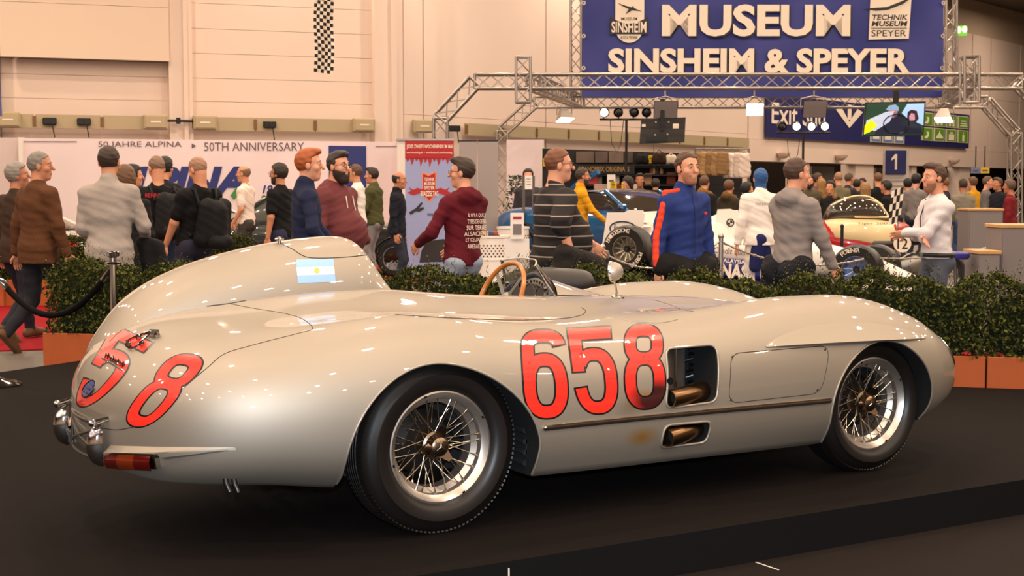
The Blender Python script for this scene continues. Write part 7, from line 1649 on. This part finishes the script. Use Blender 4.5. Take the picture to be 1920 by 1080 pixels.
tb_ = thing('bistro_table', 'round steel table behind the bolster bench and striped sweater', 'table', at(1098, 13.6, FLOOR), -PSI); H_ = zat(470, 13.6)-FLOOR; MB().lathe([(0, 0), (.16, 0), (.16, H_-.08), (0, H_-.08)], n=28).build('pedestal', mat('steel_bright', (190, 180, 170), rough=.2, metal=.95), tb_, smooth=40); MB().lathe([(0, H_-.07), (.22, H_-.07), (.23, H_-.04), (.22, H_), (0, H_)], n=36).build('top', mat('table_grey', (120, 106, 96), rough=.4), tb_, smooth=40)
PST = []
for px, yt, v, lab in ((1129, 463, 14.6, 'thin steel chain post behind the round mirror'), (1350, 443, 14.4, 'thin steel chain post right of the blue track jacket'), (1577, 424, 21., 'thin dark post in front of the bubble car'), (1930, 432, 17.4, 'thin steel chain post at the right frame edge')):
    H = zat(yt, v)-FLOOR; t = thing('chain_post', lab, 'barrier post', at(px, v, FLOOR), -PSI); MB().lathe([(0, 0), (.13, 0), (.13, .015), (.03, .03)], n=20).build('base', M_POST, t, smooth=40); MB().cyl((0, 0, .02), (0, 0, H), .024, n=12).build('pole', M_POST if px != 1577 else M_BLKPL, t, smooth=60); MB().ball((0, 0, H), .032, 10).build('knob', M_POST if px != 1577 else M_BLKPL, t, smooth=60); PST.append(at(px, v, FLOOR+H-.05))
def chain(A, B, low, lab, r=.012):
    t = thing('chain', lab, 'chain', (A+B)/2); Q = cat_(np.array(A), np.array(B), low, 41); wb(MB().tube(Q, r*.5, 6), 'core_links', M_POST, t); mb = MB()
    for i in range(40): d = Q[i+1]-Q[i]; mb.cyl(Q[i]+d*.12, Q[i+1]-d*.12, r*(.8+.4*(i % 2)), n=6)
    tag(wb(mb, 'links', M_POST, t, smooth=60), kind='stuff')
chain(PST[0], PST[1], PST[0][2]-.16, 'steel chain hanging between the two posts in front of the single-seater'); chain(PST[1], at(1620, 14.8, PST[1][2]-.2), PST[1][2]-.24, 'steel chain passing in front of the racing suit towards the grey hoodie'); chain(at(1650, 17, .52), PST[3], .56, 'steel chain behind the man with folded arms, running to the right edge')
# ---- the shop
SH = Flat(1170, 330, 31.5)
t = SH.root('shop_stall', 'black shop back wall with shelves and gold lettering behind the visitors', 'shop stall'); zf = FLOOR-SH.z0; M_SHOP = mat('shop_black', (28, 24, 24), rough=.7)
a, b = SH.L(1018, 277); c, e = SH.L(1400, 290); MB().prism([(a, zf), (c, zf), (c, e), (a, b)], (0, .6, 0), (1, 0, 0), (0, 0, 1), (0, .1, 0)).build('back_wall', M_SHOP, t)
for y in (308, 327, 346): SH.rect(1080, y, 1300, y+2.5, .55, .5).build('shelf', M_SHOP, t)
SH.rect(1078, 309, 1190, 326, .05, .03).build('name_board', M_SHOP, t); SH.text('lettering', 'GRANDPRIX ORIGINALS', 1084, 312, 1180, 322, mat('gold_letter', (150, 118, 60), rough=.5), t, .01, .02)
for x0, x1, c_ in ((1082, 1116, (110, 92, 80)), (1118, 1142, (96, 78, 70)), (1144, 1172, (120, 100, 88)), (1174, 1190, (80, 66, 60))): SH.rect(x0, 283, x1, 304, .5, .02).build('photo_print', mat('photo_%d' % c_[0], c_, noise=.5, nscale=4), t)
rr = random.Random(5)
def goods(px, py, v, w_, h_, col, name, lab, cat):
    z = zat(py, v); o = thing(name, lab, cat, at(px, v, z), -PSI); m = cloth(col, .7)
    if name == 'bag':
        blob('bag_body', [((-w_*.25, 0, h_*.2), (-w_*.2, 0, h_*.65), w_*.28, w_*.24), ((w_*.25, 0, h_*.2), (w_*.2, 0, h_*.65), w_*.28, w_*.24)], m, o, .03, .004); MB().tube([(-w_*.2, 0, h_*.85), (0, 0, h_*1.15), (w_*.2, 0, h_*.85)], .012, 5).build('handle', m, o)
    elif name == 'bottle': MB().lathe([(0, 0), (w_*.5, 0), (w_*.5, h_*.55), (w_*.2, h_*.75), (w_*.2, h_), (0, h_)], n=12).build('glass', m, o, smooth=50); MB().cyl((0, 0, h_), (0, 0, h_*1.06), w_*.22, n=10).build('cap', M_BLKPL, o)
    elif name == 'price_card': MB().box((0, 0, h_/2), (w_, .01, h_)).build('card', m, o); MB().box((0, -.008, h_*.6), (w_*.6, .004, h_*.1)).build('printed_line', M_HDG, o)
    else: MB().box((0, 0, h_/2), (w_, w_*.7, h_), 0, .01).build('case', m, o); MB().box((0, 0, h_*1.0), (w_*1.03, w_*.73, h_*.25), 0, .008).build('lid', m, o)
    return o
for px, py, w_, h_, c_, n_, lab in ((1204, 306, .30, .22, (26, 22, 22), 'bag', 'small black bag on the top shop shelf, left of the yellow card'), (1236, 306, .34, .26, (50, 32, 24), 'bag', 'dark brown bag on the top shop shelf, right of the yellow card'), (1258, 306, .28, .2, (206, 190, 170), 'bag', 'cream bag on the top shop shelf near the blue jacket'), (1220, 306, .1, .18, (222, 182, 24), 'price_card', 'yellow price card on the top shop shelf'), (1026, 312, .18, .18, (222, 182, 24), 'price_card', 'yellow card left of the striped sweater'),
    (1221, 326, .07, .2, (120, 60, 40), 'bottle', 'brown bottle on the middle shop shelf, leftmost'), (1226, 326, .07, .18, (160, 140, 110), 'bottle', 'pale bottle on the middle shop shelf, second'), (1232, 326, .07, .21, (60, 50, 44), 'bottle', 'dark bottle on the middle shop shelf, third'), (1240, 326, .08, .17, (150, 110, 70), 'bottle', 'amber bottle on the middle shop shelf, rightmost'),
    (1105, 346, .36, .26, (170, 60, 60), 'box', 'red lettered box on the low shop shelf, left'), (1122, 346, .16, .18, (150, 130, 120), 'box', 'grey box on the low shop shelf, second'), (1156, 346, .12, .24, (216, 206, 196), 'box', 'white box on the low shop shelf under the gold letters'), (1190, 346, .2, .2, (90, 60, 50), 'box', 'brown box on the low shop shelf, fourth'), (1215, 346, .16, .22, (190, 150, 120), 'box', 'tan box on the low shop shelf, fifth'), (1258, 346, .2, .24, (120, 60, 44), 'box', 'rust-red box on the low shop shelf, last')):
    goods(px, py, 31.75 if px > 1040 else 32.07, w_, h_, c_, n_, lab, n_.replace('_', ' '))
ct = thing('shop_table', 'long black shop table heaped with goods, behind the yellow sweatshirt', 'table', at(1170, 27.6+.7, FLOOR), -PSI); H_ = zat(356, 28.3)-FLOOR; MB().box((0, 0, H_-.03), (1.75, .7, .06)).build('top', M_SHOP, ct); MB().box((0, -.33, H_/2), (1.7, .03, H_)).build('skirt', M_SHOP, ct); MB().box((0, .33, H_/2), (1.7, .03, H_)).build('skirt', M_SHOP, ct)
for px, w_, h_, c_, n_, lab in ((1128, .3, .10, (190, 160, 140), 'box', 'flat tan box on the shop table, left end'), (1146, .16, .3, (224, 214, 206), 'price_card', 'white notice standing on the shop table'), (1150, .13, .17, (226, 190, 20), 'price_card', 'yellow card on the shop table, left'), (1172, .14, .15, (226, 190, 20), 'price_card', 'yellow card on the shop table, right'), (1162, .34, .08, (150, 50, 40), 'box', 'flat red box on the shop table'), (1185, .2, .1, (206, 190, 170), 'box', 'cream box on the shop table, right')): goods(px, 356, 28.25 if n_ == 'box' else 28.0, w_, h_, c_, n_, lab, n_.replace('_', ' '))
# rail of hanging clothes
def rail(px0, px1, ytop, v, lab): 
    t = thing('clothes_rail', lab, 'clothes rail', at((px0+px1)/2, v, FLOOR), -PSI); hw = (px1-px0)/2/FPX*v; H = zat(ytop, v)-FLOOR; MB().cyl((-hw, 0, H), (hw, 0, H), .018, n=8).build('rail', M_POST, t)
    for s_ in (-1, 1): MB().cyl((s_*hw, 0, 0), (s_*hw, 0, H), .02, n=8).build('upright', M_POST, t); MB().box((s_*hw, 0, .02), (.05, .6, .04)).build('foot', M_POST, t)
    return H
H1 = rail(1302, 1402, 279, 31.0, 'clothes rail with tan jackets and white shirts above the crowd')
def hanging(px, ytop, ybot, v, w_, col, lab, cat, nm):
    z1, z0 = zat(ytop, v), zat(ybot, v); o = thing(nm, lab, cat, at(px, v, z1), -PSI); h_ = z1-z0; m = cloth(col, .9); d = .055
    blob('garment', [((-w_*.26, 0, -.06), (w_*.26, 0, -.06), d, d), ((-w_*.2, 0, -.10), (-w_*.24, 0, -h_+.05), d*1.2, d*1.2), ((w_*.2, 0, -.10), (w_*.24, 0, -h_+.05), d*1.2, d*1.2), ((0, 0, -.1), (0, 0, -h_+.05), d*1.3, d*1.3), ((-w_*.30, 0, -.09), (-w_*.44, -.01, -h_*.8), d*.8, d*.7), ((w_*.30, 0, -.09), (w_*.44, -.01, -h_*.8), d*.8, d*.7)], m, o, .022, .008, [((0, 0, -1), h_)], px); MB().tube([(-w_*.25, 0, -.03), (0, 0, .02), (w_*.25, 0, -.03)], .012, 5).build('hanger', M_POST, o); MB().tube([(0, 0, .02), (0, 0, .07), (.02, 0, .09)], .006, 5).build('hook', M_POST, o)
for i in range(5): hanging(1313+10.5*i, 284, 328+2*(i % 2), 31.0-.05*i, .26, [(150, 116, 78), (166, 130, 88), (140, 106, 70), (158, 124, 86), (146, 112, 76)][i], 'tan jacket on the shop rail, number %s from its left end' % ['first', 'second', 'third', 'fourth', 'fifth'][i], 'jacket', 'jacket')
for i in range(4): hanging(1366+10*i, 286, 334, 31.0-.05*i, .25, [(214, 196, 182), (226, 208, 196), (206, 186, 172), (220, 200, 188)][i], 'pale shirt on the shop rail, %s right of the tan jackets' % ['first', 'second', 'third', 'fourth'][i], 'shirt', 'shirt')
H2_ = rail(1106, 1162, 382, 26.6, 'low rail of dark shirts behind the flat rear wing plate')
for i in range(8): hanging(1108+7*i, 385, 432, 26.6-.05*i, .17, [(60, 56, 66), (196, 182, 170), (40, 38, 46), (150, 130, 118)][i % 4], 'shirt hung edge-on on the low rail, %s from its left end' % ['first', 'second', 'third', 'fourth', 'fifth', 'sixth', 'seventh', 'eighth'][i], 'shirt', 'shirt')
for px, c_, lab in ((1829, (110, 116, 150), 'small blue-grey sign in the dark passage at the right'), (1846, (206, 170, 50), 'small yellow sign in the dark passage at the right')):
    F = Flat(px, 319, 40.); t = F.root('passage_sign', lab, 'sign'); w_ = 9 if px < 1840 else 8; F.rect(px-w_, 314, px+w_, 325, 0, .05).build('board', mat('passage_%d' % c_[0], c_), t); F.rect(px-w_*.6, 318, px+w_*.6, 321, -.05, .01).build('printed_bar', M_HDG, t); x, z = F.L(px, 314); MB().cyl((0, 0, z), (0, 0, z+.6), .015).build('hanger', M_BLKPL, t)
